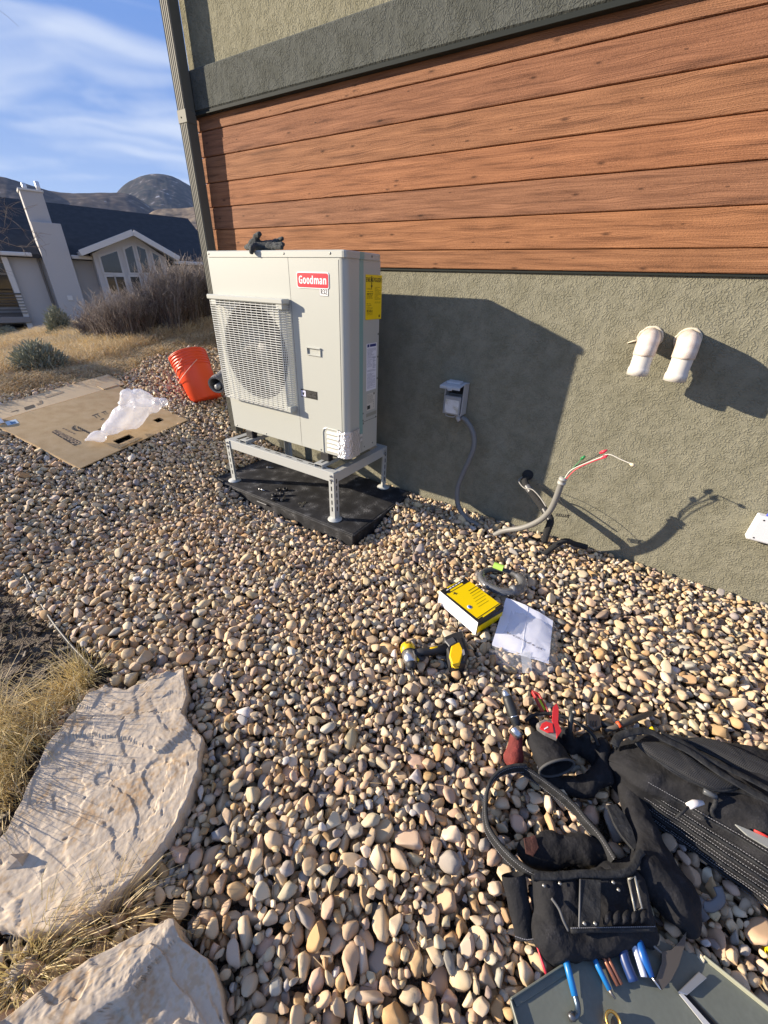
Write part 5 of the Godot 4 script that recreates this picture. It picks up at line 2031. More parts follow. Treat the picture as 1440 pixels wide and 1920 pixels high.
func build_bucket() -> void:
	var orange := mat(0.80, 0.075, 0.018, 0.42)
	var foot := pg(388, 750, 0.01)
	var top := pd(351, 664, (foot - EYE).dot(FWD) * 0.985)
	var axis := (top - foot).normalized()
	var tall := 0.405
	var scale_ := (top - foot).length() / tall
	var o := thing("bucket", "orange plastic bucket with a ribbed rim standing tilted on the gravel", "bucket", foot)
	var side := axis.cross(Vector3(0, 0, 1)).normalized()
	o.transform = Transform3D(Basis(side, axis, side.cross(axis)).scaled_local(Vector3.ONE * scale_), foot - axis * 0.01)
	var outer := [Vector2(0, 0), Vector2(0.118, 0), Vector2(0.126, 0.006)]
	outer.append(Vector2(0.141, 0.275))
	# ribs of the two nested rims
	for k in 6:
		var y := 0.278 + k * 0.022
		var r := 0.142 + k * 0.0012
		outer.append(Vector2(r, y))
		outer.append(Vector2(r + 0.006, y + 0.002))
		outer.append(Vector2(r + 0.0065, y + 0.005))
		outer.append(Vector2(r + 0.001, y + 0.008))
	outer.append(Vector2(0.153, tall - 0.006))
	outer.append(Vector2(0.154, tall))
	outer.append(Vector2(0.148, tall))
	outer.append(Vector2(0.146, tall - 0.03))
	outer.append(Vector2(0.125, 0.03))
	outer.append(Vector2(0, 0.03))
	part("body", lathem(outer, 40), orange, o)
	var pale := mat(0.75, 0.35, 0.25, 0.5)
	for s in [[0.30, 0.2], [0.335, 0.9]]:
		var p: Array = []
		for k in 13:
			var a: float = PI * k / 12.0 + s[1]
			p.append(Vector3(cos(a) * 0.156, s[0] - 0.105 * sin(PI * k / 12.0), sin(a) * 0.156))
		part("bail_handle", tubem(p, 0.0034, 6), pale, o)

func build_cardboard() -> void:
	var brown := mat(1, 1, 1, 0.9, 0, 0.2)
	brown.albedo_texture = ramp_texture(M.mix_raw, 512, 512, [[0.2, Color(0.42, 0.29, 0.155)], [0.5, Color(0.48, 0.345, 0.19)], [0.8, Color(0.52, 0.38, 0.225)]])
	triplanar(brown, 0.5)
	var tan_ := mat(0.56, 0.415, 0.245, 0.9)
	var ink := mat(0.035, 0.028, 0.022, 0.8)
	var lift := 0.035
	var N := pg(150, 880, lift)
	var R := pg(352, 787, lift)
	var T := pg(219, 722, lift)
	var L := pg(-22, 792, lift)
	var o := thing("cardboard_box", "large flattened brown cardboard box lying on the gravel", "cardboard", N)
	# u from N to R, v from N to L
	var place := func(u: float, v: float, up := 0.0) -> Vector3:
		var p: Vector3 = N.lerp(R, u).lerp(L.lerp(T, u), v)
		p.y += 0.012 * sin(u * 3.0 + 1.0) * sin(v * 2.6 + 0.4) + up
		return p - N
	var grid := func(u0: float, u1: float, v0: float, v1: float, up: float, nu := 14, nv := 14, holes := []) -> ArrayMesh:
		var st := start(true)
		for s in [1, -1]:
			var rows: Array = []
			for i in nv + 1:
				var row: Array = []
				for j in nu + 1:
					row.append(place.call(lerpf(u0, u1, float(j) / nu), lerpf(v0, v1, float(i) / nv), up + s * 0.0032))
				rows.append(row)
			for i in nv:
				for j in nu:
					if holes.has(Vector2i(j, i)): continue
					quad(st, rows[i][j], rows[i][j + 1], rows[i + 1][j + 1], rows[i + 1][j], rows[i][j] - Vector3(0, s, 0))
		st.set_smooth_group(-1)
		var rim: Array = []
		for j in nu + 1: rim.append(Vector2(lerpf(u0, u1, float(j) / nu), v0))
		for i in nv: rim.append(Vector2(u1, lerpf(v0, v1, (i + 1.0) / nv)))
		for j in nu: rim.append(Vector2(lerpf(u1, u0, (j + 1.0) / nu), v1))
		for i in nv: rim.append(Vector2(u0, lerpf(v1, v0, (i + 1.0) / nv)))
		var mid: Vector3 = place.call((u0 + u1) / 2, (v0 + v1) / 2, up)
		for k in rim.size() - 1:
			quad(st, place.call(rim[k].x, rim[k].y, up - 0.0032), place.call(rim[k + 1].x, rim[k + 1].y, up - 0.0032), place.call(rim[k + 1].x, rim[k + 1].y, up + 0.0032), place.call(rim[k].x, rim[k].y, up + 0.0032), mid)
		return done(st)
	var q2: Array = []
	for c in [[0.03, 0.03], [0.97, 0.03], [1.05, 1.23], [0.03, 1.23]]:
		var w: Vector3 = place.call(c[0], c[1]) + N
		q2.append(Vector2(w.x, w.z))
	solid.append([PackedVector2Array(q2), -1.0])
	part("lower_panel", grid.call(0.0, 1.0, 0.02, 1.0, -0.010, 14, 14, [Vector2i(5, 1), Vector2i(6, 1), Vector2i(11, 2)]), tan_, o)
	part("top_panel", grid.call(0.0, 1.0, 0.0, 0.97, 0.0, 14, 14, [Vector2i(5, 1), Vector2i(6, 1), Vector2i(11, 2)]), brown, o)
	part("top_flap", grid.call(0.02, 1.08, 0.985, 1.26, -0.004), tan_, o)
	part("corner_flap", grid.call(0.86, 1.0, 0.985, 1.09, 0.004, 6, 4), tan_, o)
	# strips of packing tape and creases
	part("hole_flap", grid.call(0.33, 0.52, 0.005, 0.035, 0.012, 4, 2), brown, o)
	# print: find (u, v) of a pixel by search
	var find := func(px: float, py: float) -> Vector2:
		var uv := Vector2(0.5, 0.5)
		for it in 60:
			var p: Vector3 = place.call(uv.x, uv.y) + N - EYE
			var q := Vector2(p.dot(RIGHT), p.dot(DOWN)) / p.dot(FWD) * F + Vector2(720, 960)
			var err := Vector2(px, py) - q
			var e := 0.001
			var pu: Vector3 = place.call(uv.x + e, uv.y) + N - EYE
			var pv: Vector3 = place.call(uv.x, uv.y + e) + N - EYE
			var du := (Vector2(pu.dot(RIGHT), pu.dot(DOWN)) / pu.dot(FWD) * F + Vector2(720, 960) - q) / e
			var dv := (Vector2(pv.dot(RIGHT), pv.dot(DOWN)) / pv.dot(FWD) * F + Vector2(720, 960) - q) / e
			var det := du.x * dv.y - du.y * dv.x
			uv += Vector2(err.x * dv.y - err.y * dv.x, du.x * err.y - du.y * err.x) / det * 0.7
		return uv
	var print_ := func(px: Array, m: Material, called: String, up := 0.0036) -> MeshInstance3D:
		var c: Array = []
		for p in px:
			var uv: Vector2 = find.call(p[0], p[1])
			c.append(place.call(uv.x, uv.y, up + 0.0008))
		var st := start()
		quad(st, c[0], c[1], c[2], c[3], c[0] - Vector3.UP)
		return part(called, done(st), m, o)
	print_.call([[97, 811], [106, 806.5], [151, 829], [140, 837]], ink, "black_label")
	var uG: Vector2 = find.call(146, 833)
	var uN: Vector2 = find.call(103, 809.5)
	var G: Vector3 = place.call(uG.x, uG.y, 0.0052)
	var E_: Vector3 = place.call(uN.x, uN.y, 0.0052)
	var nrm: Vector3 = ((place.call(0.6, 0.4) - place.call(0.4, 0.4)) as Vector3).cross(place.call(0.4, 0.6) - place.call(0.4, 0.4)).normalized()
	if nrm.y < 0: nrm = -nrm
	var xa := (E_ - G).normalized()
	var ya := nrm.cross(xa).normalized()
	letters("Goodman", 0.052, mat(0.42, 0.30, 0.18, 0.9), o, Transform3D(Basis(xa, ya, nrm), (G + E_) / 2.0), (E_ - G).length())
	# oval mark and rows of small print
	var arc: Array = []
	for k in 15:
		var an := lerpf(2.2, 5.4, k / 14.0)
		var uv: Vector2 = find.call(152 + cos(an) * 16.0, 803 - sin(an) * 6.0)
		arc.append(place.call(uv.x, uv.y, 0.0042))
	part("oval_mark", tubem(arc, [0.001, 0.003, 0.005, 0.007, 0.009, 0.010, 0.011, 0.010, 0.009, 0.008, 0.006, 0.005, 0.004, 0.003, 0.001], 6, true, 0.08), ink, o)
	for k in 6:
		print_.call([[145 + k * 4.0, 801 + k * 2.0], [147.5 + k * 4.0, 800 + k * 2.0], [149.5 + k * 4.0, 804 + k * 2.0], [147 + k * 4.0, 805 + k * 2.0]], ink, "print_stroke")
	for k in 5:
		print_.call([[117 + k * 5.0, 804 + k * 2.4], [120.5 + k * 5.0, 803 + k * 2.4], [121.5 + k * 5.0, 804.4 + k * 2.4], [118 + k * 5.0, 805.4 + k * 2.4]], mat(0.16, 0.11, 0.07, 0.9), "print_stroke")
	for b in [[172, 780, 12, 6], [190, 774, 8, 5], [188, 787, 6, 3], [183, 806, 9, 3]]:
		var x: float = b[0]
		var y: float = b[1]
		var w: float = b[2]
		var h: float = b[3]
		print_.call([[x, y], [x + w, y - w * 0.35], [x + w + 1, y - w * 0.35 + 0.9], [x + 1, y + 0.9]], ink, "print_stroke")
		print_.call([[x + w * 0.3, y - 0.5], [x + w * 0.4, y - 0.6], [x + w * 0.4 + h, y + h * 0.8], [x + w * 0.3 + h, y + h * 0.85]], ink, "print_stroke")
		print_.call([[x + w * 0.8, y - 1.5], [x + w * 0.9, y - 1.6], [x + w * 0.9 + h, y + h * 0.5], [x + w * 0.8 + h, y + h * 0.55]], ink, "print_stroke")
	# symbols on the flap
	for b in [[45, 764, 18, 5, 0.9], [68, 757, 10, 3, 0.3], [73, 752, 5, 5, 0.5], [20, 772, 12, 1.2, 0.4], [84, 744, 34, 3, 0.15], [30, 770, 4, 1.5, 0.8]]:
		var x: float = b[0]
		var y: float = b[1]
		var m := mat(lerpf(0.42, 0.03, b[4]), lerpf(0.3, 0.026, b[4]), lerpf(0.18, 0.02, b[4]), 0.9)
		print_.call([[x, y], [x + b[2], y - b[2] * 0.32], [x + b[2] + b[3] * 0.4, y - b[2] * 0.32 + b[3]], [x + b[3] * 0.4, y + b[3]]], m, "print_stroke", 0.0)
	print_.call([[9, 792], [30, 787], [36, 794], [15, 799]], mat(0.50, 0.58, 0.62, 0.6), "shipping_label")
	print_.call([[19, 793], [28, 790.5], [31, 794], [22, 796.5]], mat(0.12, 0.22, 0.34, 0.6), "label_print", 0.0044)
	var lab := part("orange_label", tubem(curve([place.call(0.02, 0.90, 0.012), place.call(0.03, 0.96, 0.026), place.call(0.035, 1.02, 0.014)], 4), 0.035, 10, true, 0.15), mat(0.78, 0.76, 0.74, 0.6), o)
	part("orange_band", tubem(curve([place.call(0.00, 0.965, 0.02), place.call(0.012, 1.0, 0.028), place.call(0.02, 1.03, 0.016)], 4), 0.026, 10, true, 0.2), mat(0.72, 0.12, 0.03, 0.6), o)
	build_plastic_bag(o.position + place.call(0.42, 0.36, 0.0), find, place, N)

func build_plastic_bag(_at: Vector3, find: Callable, place: Callable, N: Vector3) -> void:
	var P := func(px: float, py: float, up: float) -> Vector3:
		# a point above the cardboard that shows at this pixel: step back along the ray
		var best := Vector3.ZERO
		var uv: Vector2 = find.call(px, py)
		var hit: Vector3 = place.call(uv.x, uv.y) + N
		var d := (hit - EYE).normalized()
		best = hit - d * (up / maxf(0.1, -d.y))
		return best
	var caps := []
	caps.append([P.call(160, 827, 0.03), P.call(185, 817, 0.035), 0.026, 0.032])
	caps.append([P.call(185, 817, 0.035), P.call(212, 803, 0.05), 0.034, 0.05])
	caps.append([P.call(212, 803, 0.05), P.call(236, 788, 0.07), 0.055, 0.075])
	caps.append([P.call(236, 788, 0.07), P.call(258, 770, 0.09), 0.08, 0.085])
	caps.append([P.call(232, 770, 0.12), P.call(250, 744, 0.20), 0.062, 0.058])
	caps.append([P.call(258, 770, 0.09), P.call(292, 757, 0.11), 0.08, 0.05])
	caps.append([P.call(250, 744, 0.20), P.call(272, 748, 0.18), 0.058, 0.058])
	caps.append([P.call(292, 757, 0.11), P.call(306, 758, 0.12), 0.048, 0.032])
	var n := noise(4.5, 88, 1)
	n.fractal_type = FastNoiseLite.FRACTAL_RIDGED
	n.domain_warp_enabled = true
	n.domain_warp_amplitude = 0.06
	n.domain_warp_frequency = 4.0
	var film := mat(0.90, 0.92, 0.96, 0.22, 0.0, 0.7)
	film.transparency = BaseMaterial3D.TRANSPARENCY_ALPHA
	film.albedo_color.a = 0.34
	film.backlight_enabled = true
	film.backlight = Color(0.5, 0.5, 0.52)
	var o := part("plastic_bag", blob(caps, 0.020, 0.0080, n, 0.024), film)
	tag(o, "crumpled translucent white plastic bag lying on the flattened cardboard", "plastic bag")

# ---------- yellow box, coil of conduit, bagged papers, impact driver ----------
func build_tools() -> void:
	var y := 0.105
	var A := ph(826, 1110, y)
	var B := ph(870, 1081, y)
	var C := ph(941, 1136, y)
	var D := ph(901, 1170, y)
	var mid := (A + B + C + D) / 4.0
	var xa := ((D - A) + (C - B)).normalized()          # along the white side
	var za := (xa.cross(Vector3.UP) * -1.0).normalized()
	if za.dot(D - C) < 0: za = -za
	var w := (((D - A).length() + (C - B).length()) / 2)
	var l := absf(((D - C) + (A - B)).dot(za)) / 2
	var h := 0.075
	var t := Transform3D(Basis(xa, Vector3.UP, xa.cross(Vector3.UP)), mid - Vector3(0, h / 2, 0))
	if t.basis.z.dot(za) < 0: pass
	var yel := mat(0.82, 0.58, 0.0, 0.4)
	var blk: StandardMaterial3D = M.print_black
	var o := thing("carton", "yellow and black carton with one white side on the gravel", "box", t.origin)
	o.transform = t
	part("body", boxm(Vector3(w, h, l), 0.0015), blk, o)
	var f := 1.0 if t.basis.z.dot(za) > 0 else -1.0      # white side faces f
	# skins on the faces: yellow top, white side, yellow strip on the end
	part("yellow_top", boxm(Vector3(w - 0.004, 0.0006, l * 0.50), 0.0), yel, o, at(0, h / 2 + 0.0005, 0.0))
	part("white_side", boxm(Vector3(w - 0.001, h - 0.001, 0.0006), 0.0), mat(0.80, 0.80, 0.82, 0.5), o, at(0, 0, 0.0))
	o.get_child(1).transform = skin(w, h, l, A, B, C, D, t, "top")
	o.get_child(2).transform = at(0, 0, f * (l / 2 + 0.0005))
	part("yellow_end", boxm(Vector3(0.0006, h * 0.55, l - 0.006), 0.0), yel, o, at(w / 2 + 0.0005, -h * 0.12, 0))
	# the top's print: black border lines, brand strip, badge, block of text
	var P := func(px: float, py: float) -> Vector3:
		return t.affine_inverse() * ph(px, py, y)
	var strip := func(px: Array, m: Material, called: String, up := 0.0010) -> MeshInstance3D:
		var st := start()
		var c: Array = []
		for q in px:
			var v: Vector3 = P.call(q[0], q[1])
			v.y = h / 2 + up
			c.append(v)
		quad(st, c[0], c[1], c[2], c[3], c[0] - Vector3.UP)
		return part(called, done(st), m, o)
	strip.call([[837, 1114], [880, 1089.5], [938, 1133], [896, 1161]], yel, "yellow_panel", 0.0012)
	strip.call([[829.5, 1109.5], [833.5, 1112.5], [876, 1086.5], [871.5, 1083.5]], blk, "black_band", 0.0014)
	strip.call([[898, 1163.5], [902, 1167], [940, 1139.5], [937, 1136.5]], blk, "black_band", 0.0014)
	strip.call([[893, 1160], [894.2, 1161], [936.5, 1132.5], [935.5, 1131.5]], blk, "black_line", 0.0016)
	strip.call([[840, 1112.5], [841, 1113.5], [882.5, 1089.5], [881.5, 1088.7]], blk, "black_line", 0.0016)
	var dash := RandomNumberGenerator.new()
	dash.seed = 21
	for k in 6:      # white lettering of the strip, too small to read
		var u := 0.12 + k * 0.13
		var a := Vector2(832, 1110.6).lerp(Vector2(873.5, 1085.6), u)
		var b := Vector2(832, 1110.6).lerp(Vector2(873.5, 1085.6), u + 0.095)
		strip.call([[a.x - 0.8, a.y - 0.6], [a.x + 0.8, a.y + 0.6], [b.x + 0.8, b.y + 0.6], [b.x - 0.8, b.y - 0.6]], mat(0.7, 0.7, 0.7, 0.5), "white_print", 0.0018)
	for k in 7:
		var s0 := Vector2(878, 1108).lerp(Vector2(898, 1141), k / 6.5)
		var e0: Vector2 = s0 + Vector2(20, -12.5) * dash.randf_range(0.7, 1.0)
		var th := 0.55 if k > 1 else 1.1
		strip.call([[s0.x, s0.y], [s0.x + th, s0.y + th * 0.8], [e0.x + th, e0.y + th * 0.8], [e0.x, e0.y]], mat(0.12, 0.09, 0.0, 0.5), "text_line", 0.0016)
	var badge := lathem([Vector2(0, 0.0012), Vector2(0.011, 0.0012), Vector2(0.0115, 0)], 20)
	var bc: Vector3 = P.call(880.5, 1138.5)
	var bd := part("badge", badge, mat(0.55, 0.56, 0.62, 0.5), o, at(bc.x, h / 2 + 0.0012, bc.z))
	part("badge_field", lathem([Vector2(0, 0.0006), Vector2(0.0085, 0.0006), Vector2(0.0088, 0)], 20), mat(0.05, 0.12, 0.42, 0.5), bd, at(0, 0.0012, 0))
	var sg := start()
	slab(sg, PackedVector2Array([Vector2(-0.010, 0.004), Vector2(-0.002, 0.006), Vector2(0.008, 0.012), Vector2(0.006, 0.004), Vector2(0.012, 0.0), Vector2(0.003, -0.003), Vector2(0.001, -0.012), Vector2(-0.003, -0.004), Vector2(-0.012, -0.006), Vector2(-0.005, 0.0)]), 0.0006)
	var sc: Vector3 = P.call(853, 1113)
	part("emblem", done(sg), mat(0.08, 0.07, 0.02, 0.5), o, Transform3D(Basis(Vector3.RIGHT, Vector3.FORWARD, Vector3.UP), Vector3(sc.x, h / 2 + 0.0016, sc.z)))
	var wp := part("side_print", card(w * 0.34, h * 0.34), small_print(96, 48, Color(0.86, 0.86, 0.9), Color(0.25, 0.25, 0.3), [[0.05, 0.1, 0.5, 0.7, 0.2]], 12), o, Transform3D(Basis(Vector3(f, 0, 0), Vector3.UP, Vector3(0, 0, f)), Vector3(w * 0.1, -0.004, f * (l / 2 + 0.0012))))
	solid_box(o, w, l)
	build_coil()
	build_papers()
	build_driver()

func solid_box(o: Node3D, w: float, l: float) -> void:
	pass

func skin(w: float, _h: float, l: float, _a, _b, _c, _d, _t, _s) -> Transform3D:
	return at(0, _h / 2 + 0.0005, 0)

func build_coil() -> void:
	var grey := mat(0.065, 0.068, 0.072, 0.5)
	relief(triplanar(grey, 0.05), M.grain, 0.1)
	var c := pg(938, 1093, 0.03)
	var o := thing("conduit_coil", "coil of dark grey flexible conduit with a green tag beside the yellow carton", "conduit", c)
	var pts: Array = []
	for k in 75:
		var a := -0.4 + TAU * 2.15 * k / 74.0
		var r := 0.104 + 0.004 * sin(k * 0.3) - 0.010 * k / 74.0
		pts.append(Vector3(cos(a) * r * 1.06, 0.012 + 0.016 * k / 74.0 + 0.012 * sin(a + 0.5), sin(a) * r))
	part("sheath", tubem(pts, 0.0135, 12), grey, o)
	var e: Vector3 = pts[74]
	var d := (pts[74] - pts[73] as Vector3).normalized()
	part("connector", tubem([e - d * 0.02, e, e + d * 0.001, e + d * 0.022], [0.0165, 0.0165, 0.0195, 0.019], 10), mat(0.16, 0.165, 0.17, 0.45), o)
	var s: Vector3 = pts[0]
	var d2 := (pts[0] - pts[1] as Vector3).normalized()
	part("connector", tubem([s - d2 * 0.02, s, s + d2 * 0.001, s + d2 * 0.022], [0.0165, 0.0165, 0.0195, 0.019], 10), mat(0.16, 0.165, 0.17, 0.45), o)
	# green tag folded over the back of the coil
	var tag_pts: Array = []
	var back := (pg(934, 1067, 0.05) - c) as Vector3
	back = Vector3(back.x, 0.035, back.z)
	for i in 9:
		var a := PI * i / 8.0
		var row: Array = []
		for j in 2:
			row.append(back + Vector3((j - 0.5) * 0.052, -0.004 + sin(a) * 0.022, -cos(a) * 0.020))
		tag_pts.append(row)
	var st := start(true)
	sheet(st, tag_pts, Vector3.UP)
	part("green_tag", done(st), mat(0.36, 0.60, 0.09, 0.5), o)
	# clear wrapping film lying loosely over the coil
	var film := mat(0.9, 0.92, 0.95, 0.12)
	film.transparency = BaseMaterial3D.TRANSPARENCY_ALPHA
	film.albedo_color.a = 0.05
	var n := noise(26.0, 31, 2)
	var rows: Array = []
	for i in 9:
		var row: Array = []
		for j in 40:
			var a := TAU * j / 39.0 * 0.62 - 0.9
			var b := -1.2 + 2.7 * i / 8.0
			var rr := 0.100 + 0.024 * sin(b)
			row.append(Vector3(cos(a) * rr * 1.06, 0.020 + 0.028 * cos(b), sin(a) * rr) * (1.0 + 0.05 * n.get_noise_2d(a, b)))
		rows.append(row)
	var fs := start(true)
	sheet(fs, rows, Vector3.UP)
	part("wrapping_film", done(fs), film, o)

func build_papers() -> void:
	var top := 0.045
	var q := [ph(949, 1121, top + 0.01), ph(1037, 1164, top), ph(1029, 1240, top), ph(922, 1209, top)]
	var o := thing("bagged_papers", "folded white instruction papers in a clear plastic bag on the gravel", "papers", q[0])
	var n := noise(9.0, 14, 2)
	var bend := func(u: float, v: float, up: float) -> Vector3:
		var p: Vector3 = (q[0] as Vector3).lerp(q[1], u).lerp((q[3] as Vector3).lerp(q[2], u), v)
		p.y += 0.012 * sin(u * PI) * (1.0 - v) + 0.004 * n.get_noise_2d(u * 0.4, v * 0.4) + up
		return p - q[0]
	var paper := mat(0.74, 0.76, 0.86, 0.7)
	for k in 2:
		var st := start(true)
		var rows: Array = []
		for i in 11:
			var row: Array = []
			for j in 11:
				var u := lerpf(0.0, 1.0, j / 10.0)
				var v := lerpf(0.0 + 0.02 * k, 1.0 - 0.0 * k, i / 10.0)
				row.append(bend.call(u + 0.012 * k * (v - 0.3), v + 0.03 * k * u, -0.006 * k))
			rows.append(row)
		sheet(st, rows, Vector3.UP)
		part("sheet", done(st), paper, o)
	# the fold that runs down the middle
	var fold: Array = []
	for i in 9:
		fold.append(bend.call(0.47 + 0.06 * i / 8.0, i / 8.0, 0.0012))
	part("fold", tubem(fold, 0.0009, 5), paper, o)
	# upside-down code along the foot of the sheet
	var a: Vector3 = bend.call(0.86, 0.80, 0.0030)
	var b: Vector3 = bend.call(0.20, 0.70, 0.0030)
	var up := ((q[1] - q[0]) as Vector3).cross(q[3] - q[0]).normalized()
	if up.y < 0: up = -up
	var xa := (b - a).normalized()
	letters("KIT # JP761013-18", 0.0115, mat(0.07, 0.07, 0.10, 0.6), o, Transform3D(Basis(xa, up.cross(xa).normalized(), up), (a + b) / 2 + up * 0.0015), (b - a).length(), false)
	# clear bag around the papers, its edge crumpled
	var film := mat(0.92, 0.94, 0.97, 0.10)
	film.transparency = BaseMaterial3D.TRANSPARENCY_ALPHA
	film.albedo_color.a = 0.10
	var edge := [[948, 1117], [995, 1138], [1039, 1162], [1047, 1210], [1044, 1255], [985, 1260], [930, 1240], [918, 1212]]
	var ctr := ph(985, 1190, top + 0.016)
	var rows2: Array = []
	var loop: Array = []
	for p in edge:
		loop.append(ph(p[0], p[1], 0.03))
	loop.append(loop[0])
	var fine := curve(loop, 6)
	var w2 := noise(30.0, 15, 3)
	for i in 12:
		var row: Array = []
		for p in fine:
			var f := i / 11.0
			var v: Vector3 = ctr.lerp(p, f)
			v.y = lerpf(top + 0.020, 0.02, pow(f, 3.0)) + 0.007 * w2.get_noise_3dv(v) * (0.4 + f)
			row.append(v - q[0])
		rows2.append(row)
	var fs := start(true)
	sheet(fs, rows2, Vector3.UP)
	part("clear_bag", done(fs), film, o)
	var tape := start(true)
	var tr: Array = []
	for i in 6:
		var row: Array = []
		for j in 2:
			var v: Vector3 = ph(lerpf(976, 990, i / 5.0) + j * 18.0 - 2.0 * i, lerpf(1222, 1262, i / 5.0) - j * 1.0, 0.050 - 0.004 * i) - q[0]
			row.append(v)
		tr.append(row)
	sheet(tape, tr, Vector3.UP)
	var tm := mat(0.80, 0.82, 0.82, 0.25)
	tm.transparency = BaseMaterial3D.TRANSPARENCY_ALPHA
	tm.albedo_color.a = 0.45
	part("tape", done(tape), tm, o)

func build_driver() -> void:
	var y := 0.055
	var yel := mat(0.80, 0.50, 0.005, 0.42)
	var blk := mat(0.018, 0.018, 0.02, 0.6)
	var alu := mat(0.55, 0.55, 0.56, 0.32, 0.9)
	var c := ph(800, 1220, y)
	var o := thing("impact_driver", "yellow and black cordless impact driver lying on the gravel", "power tool", Vector3(0, 0, 0))
	# head: yellow motor cap, grey nose, black collar and bit along one line
	var a := ph(764, 1213, y)
	var d := ph(771, 1246, y)
	var dir := (d - a).normalized()
	var e := d + dir * 0.0
	var cap := a - dir * 0.012
	part("motor_housing", tubem([cap, cap + dir * 0.006, a + dir * 0.006, a + dir * 0.032], [0.018, 0.027, 0.031, 0.030], 14), yel, o)
	for k in 4:
		var s := start()
		box(s, Vector3(0.012, 0.0016, 0.003), Transform3D(along(dir), cap + dir * 0.016 + Vector3(0, 0.0295, 0) + dir.cross(Vector3.UP) * (k - 1.5) * 0.006), 0.0)
		part("vent_slot", done(s), blk, o)
	part("dark_ring", tubem([a + dir * 0.031, a + dir * 0.036], [0.0305, 0.0305], 14), blk, o)
	part("nose", tubem([a + dir * 0.036, a + dir * 0.062, a + dir * 0.078, a + dir * 0.084], [0.0295, 0.028, 0.024, 0.019], 16), alu, o)
	part("collar", tubem([a + dir * 0.083, a + dir * 0.088, a + dir * 0.099, a + dir * 0.106], [0.020, 0.0205, 0.018, 0.011], 14), blk, o)
	part("bit", tubem([a + dir * 0.104, a + dir * 0.128, a + dir * 0.131, a + dir * 0.146], [0.0045, 0.0045, 0.0035, 0.0025], 6), mat(0.10, 0.10, 0.10, 0.35, 0.8), o)
	# handle and battery
	var h0 := ph(778, 1226, y)
	var h1 := ph(836, 1216, y + 0.004)
	var hd := (h1 - h0).normalized()
	part("handle", tubem([h0, h0.lerp(h1, 0.3), h0.lerp(h1, 0.62), h1], [0.020, 0.0165, 0.0165, 0.021], 12, true, 1.15), blk, o)
	part("yellow_inlay", tubem([h0.lerp(h1, 0.30) + Vector3(0, 0.0135, 0), h0.lerp(h1, 0.55) + Vector3(0, 0.0145, 0), h0.lerp(h1, 0.85) + Vector3(0, 0.0165, 0)], [0.003, 0.006, 0.004], 8), yel, o)
	part("trigger", tubem(curve([h0 + hd * 0.010 + dir * 0.018, h0 + hd * 0.022 + dir * 0.030, h0 + hd * 0.036 + dir * 0.024], 3), [0.009, 0.010, 0.010, 0.010, 0.009, 0.008, 0.007], 8), blk, o)
	part("yellow_guard", tubem(curve([h0 + hd * 0.000 + dir * 0.014, h0 + hd * 0.004 + dir * 0.026, h0 + hd * 0.010 + dir * 0.034], 3), 0.006, 8), yel, o)
	var bt := [[830, 1203], [850, 1194], [866, 1190], [877, 1230], [872, 1250], [852, 1254], [843, 1252]]
	part("battery_base", flat_shape(bt, y - 0.006, 0.060, 0.006), blk, o)
	part("battery_cover", flat_shape([[846, 1213], [861, 1205], [869, 1222], [862, 1246], [848, 1250], [842, 1232]], y + 0.020, 0.016, 0.004), yel, o)
	part("battery_foot", flat_shape([[833, 1203], [849, 1196], [856, 1206], [842, 1214]], y + 0.022, 0.014, 0.003), mat(0.08, 0.08, 0.085, 0.5), o)
	part("battery_label", flat_shape([[857, 1199], [864, 1195.5], [873, 1225], [866, 1229]], y + 0.0255, 0.004, 0.001), mat(0.02, 0.02, 0.022, 0.35), o)
	var st := start()
	var lp := part("label_print", flat_shape([[866, 1219], [870, 1217], [872, 1227], [868, 1229.5]], y + 0.0282, 0.001), mat(0.25, 0.25, 0.26, 0.4), o)
	part("belt_hook", tubem(curve([ph(846, 1244, y + 0.03), ph(852, 1252, y + 0.032), ph(860, 1252, y + 0.03)], 4), 0.0022, 6), yel, o)

# ---------- tool belt, backpack, sheet-metal panel and hand tools ----------
func cloth(r: float, g: float, b: float, rough := 0.85) -> StandardMaterial3D:
	var m := mat(1, 1, 1, rough, 0, 0.4)
	m.albedo_texture = ramp_texture(M.mix_raw, 512, 512, [[0.2, Color(r * 0.7, g * 0.7, b * 0.7)], [0.55, Color(r, g, b)], [0.72, Color(r * 1.5, g * 1.5, b * 1.5)], [0.85, Color(r * 2.6, g * 2.5, b * 2.4)]])
	triplanar(m, 0.22)
	return relief(m, M.blotch, 0.45)

func build_bags() -> void:
	M.canvas = cloth(0.012, 0.012, 0.014)
	M.strap = cloth(0.018, 0.019, 0.021, 0.75)
	M.thread = mat(0.26, 0.26, 0.275, 0.8)
	build_backpack()
	build_panel()
	build_belt()
	build_hand_tools()

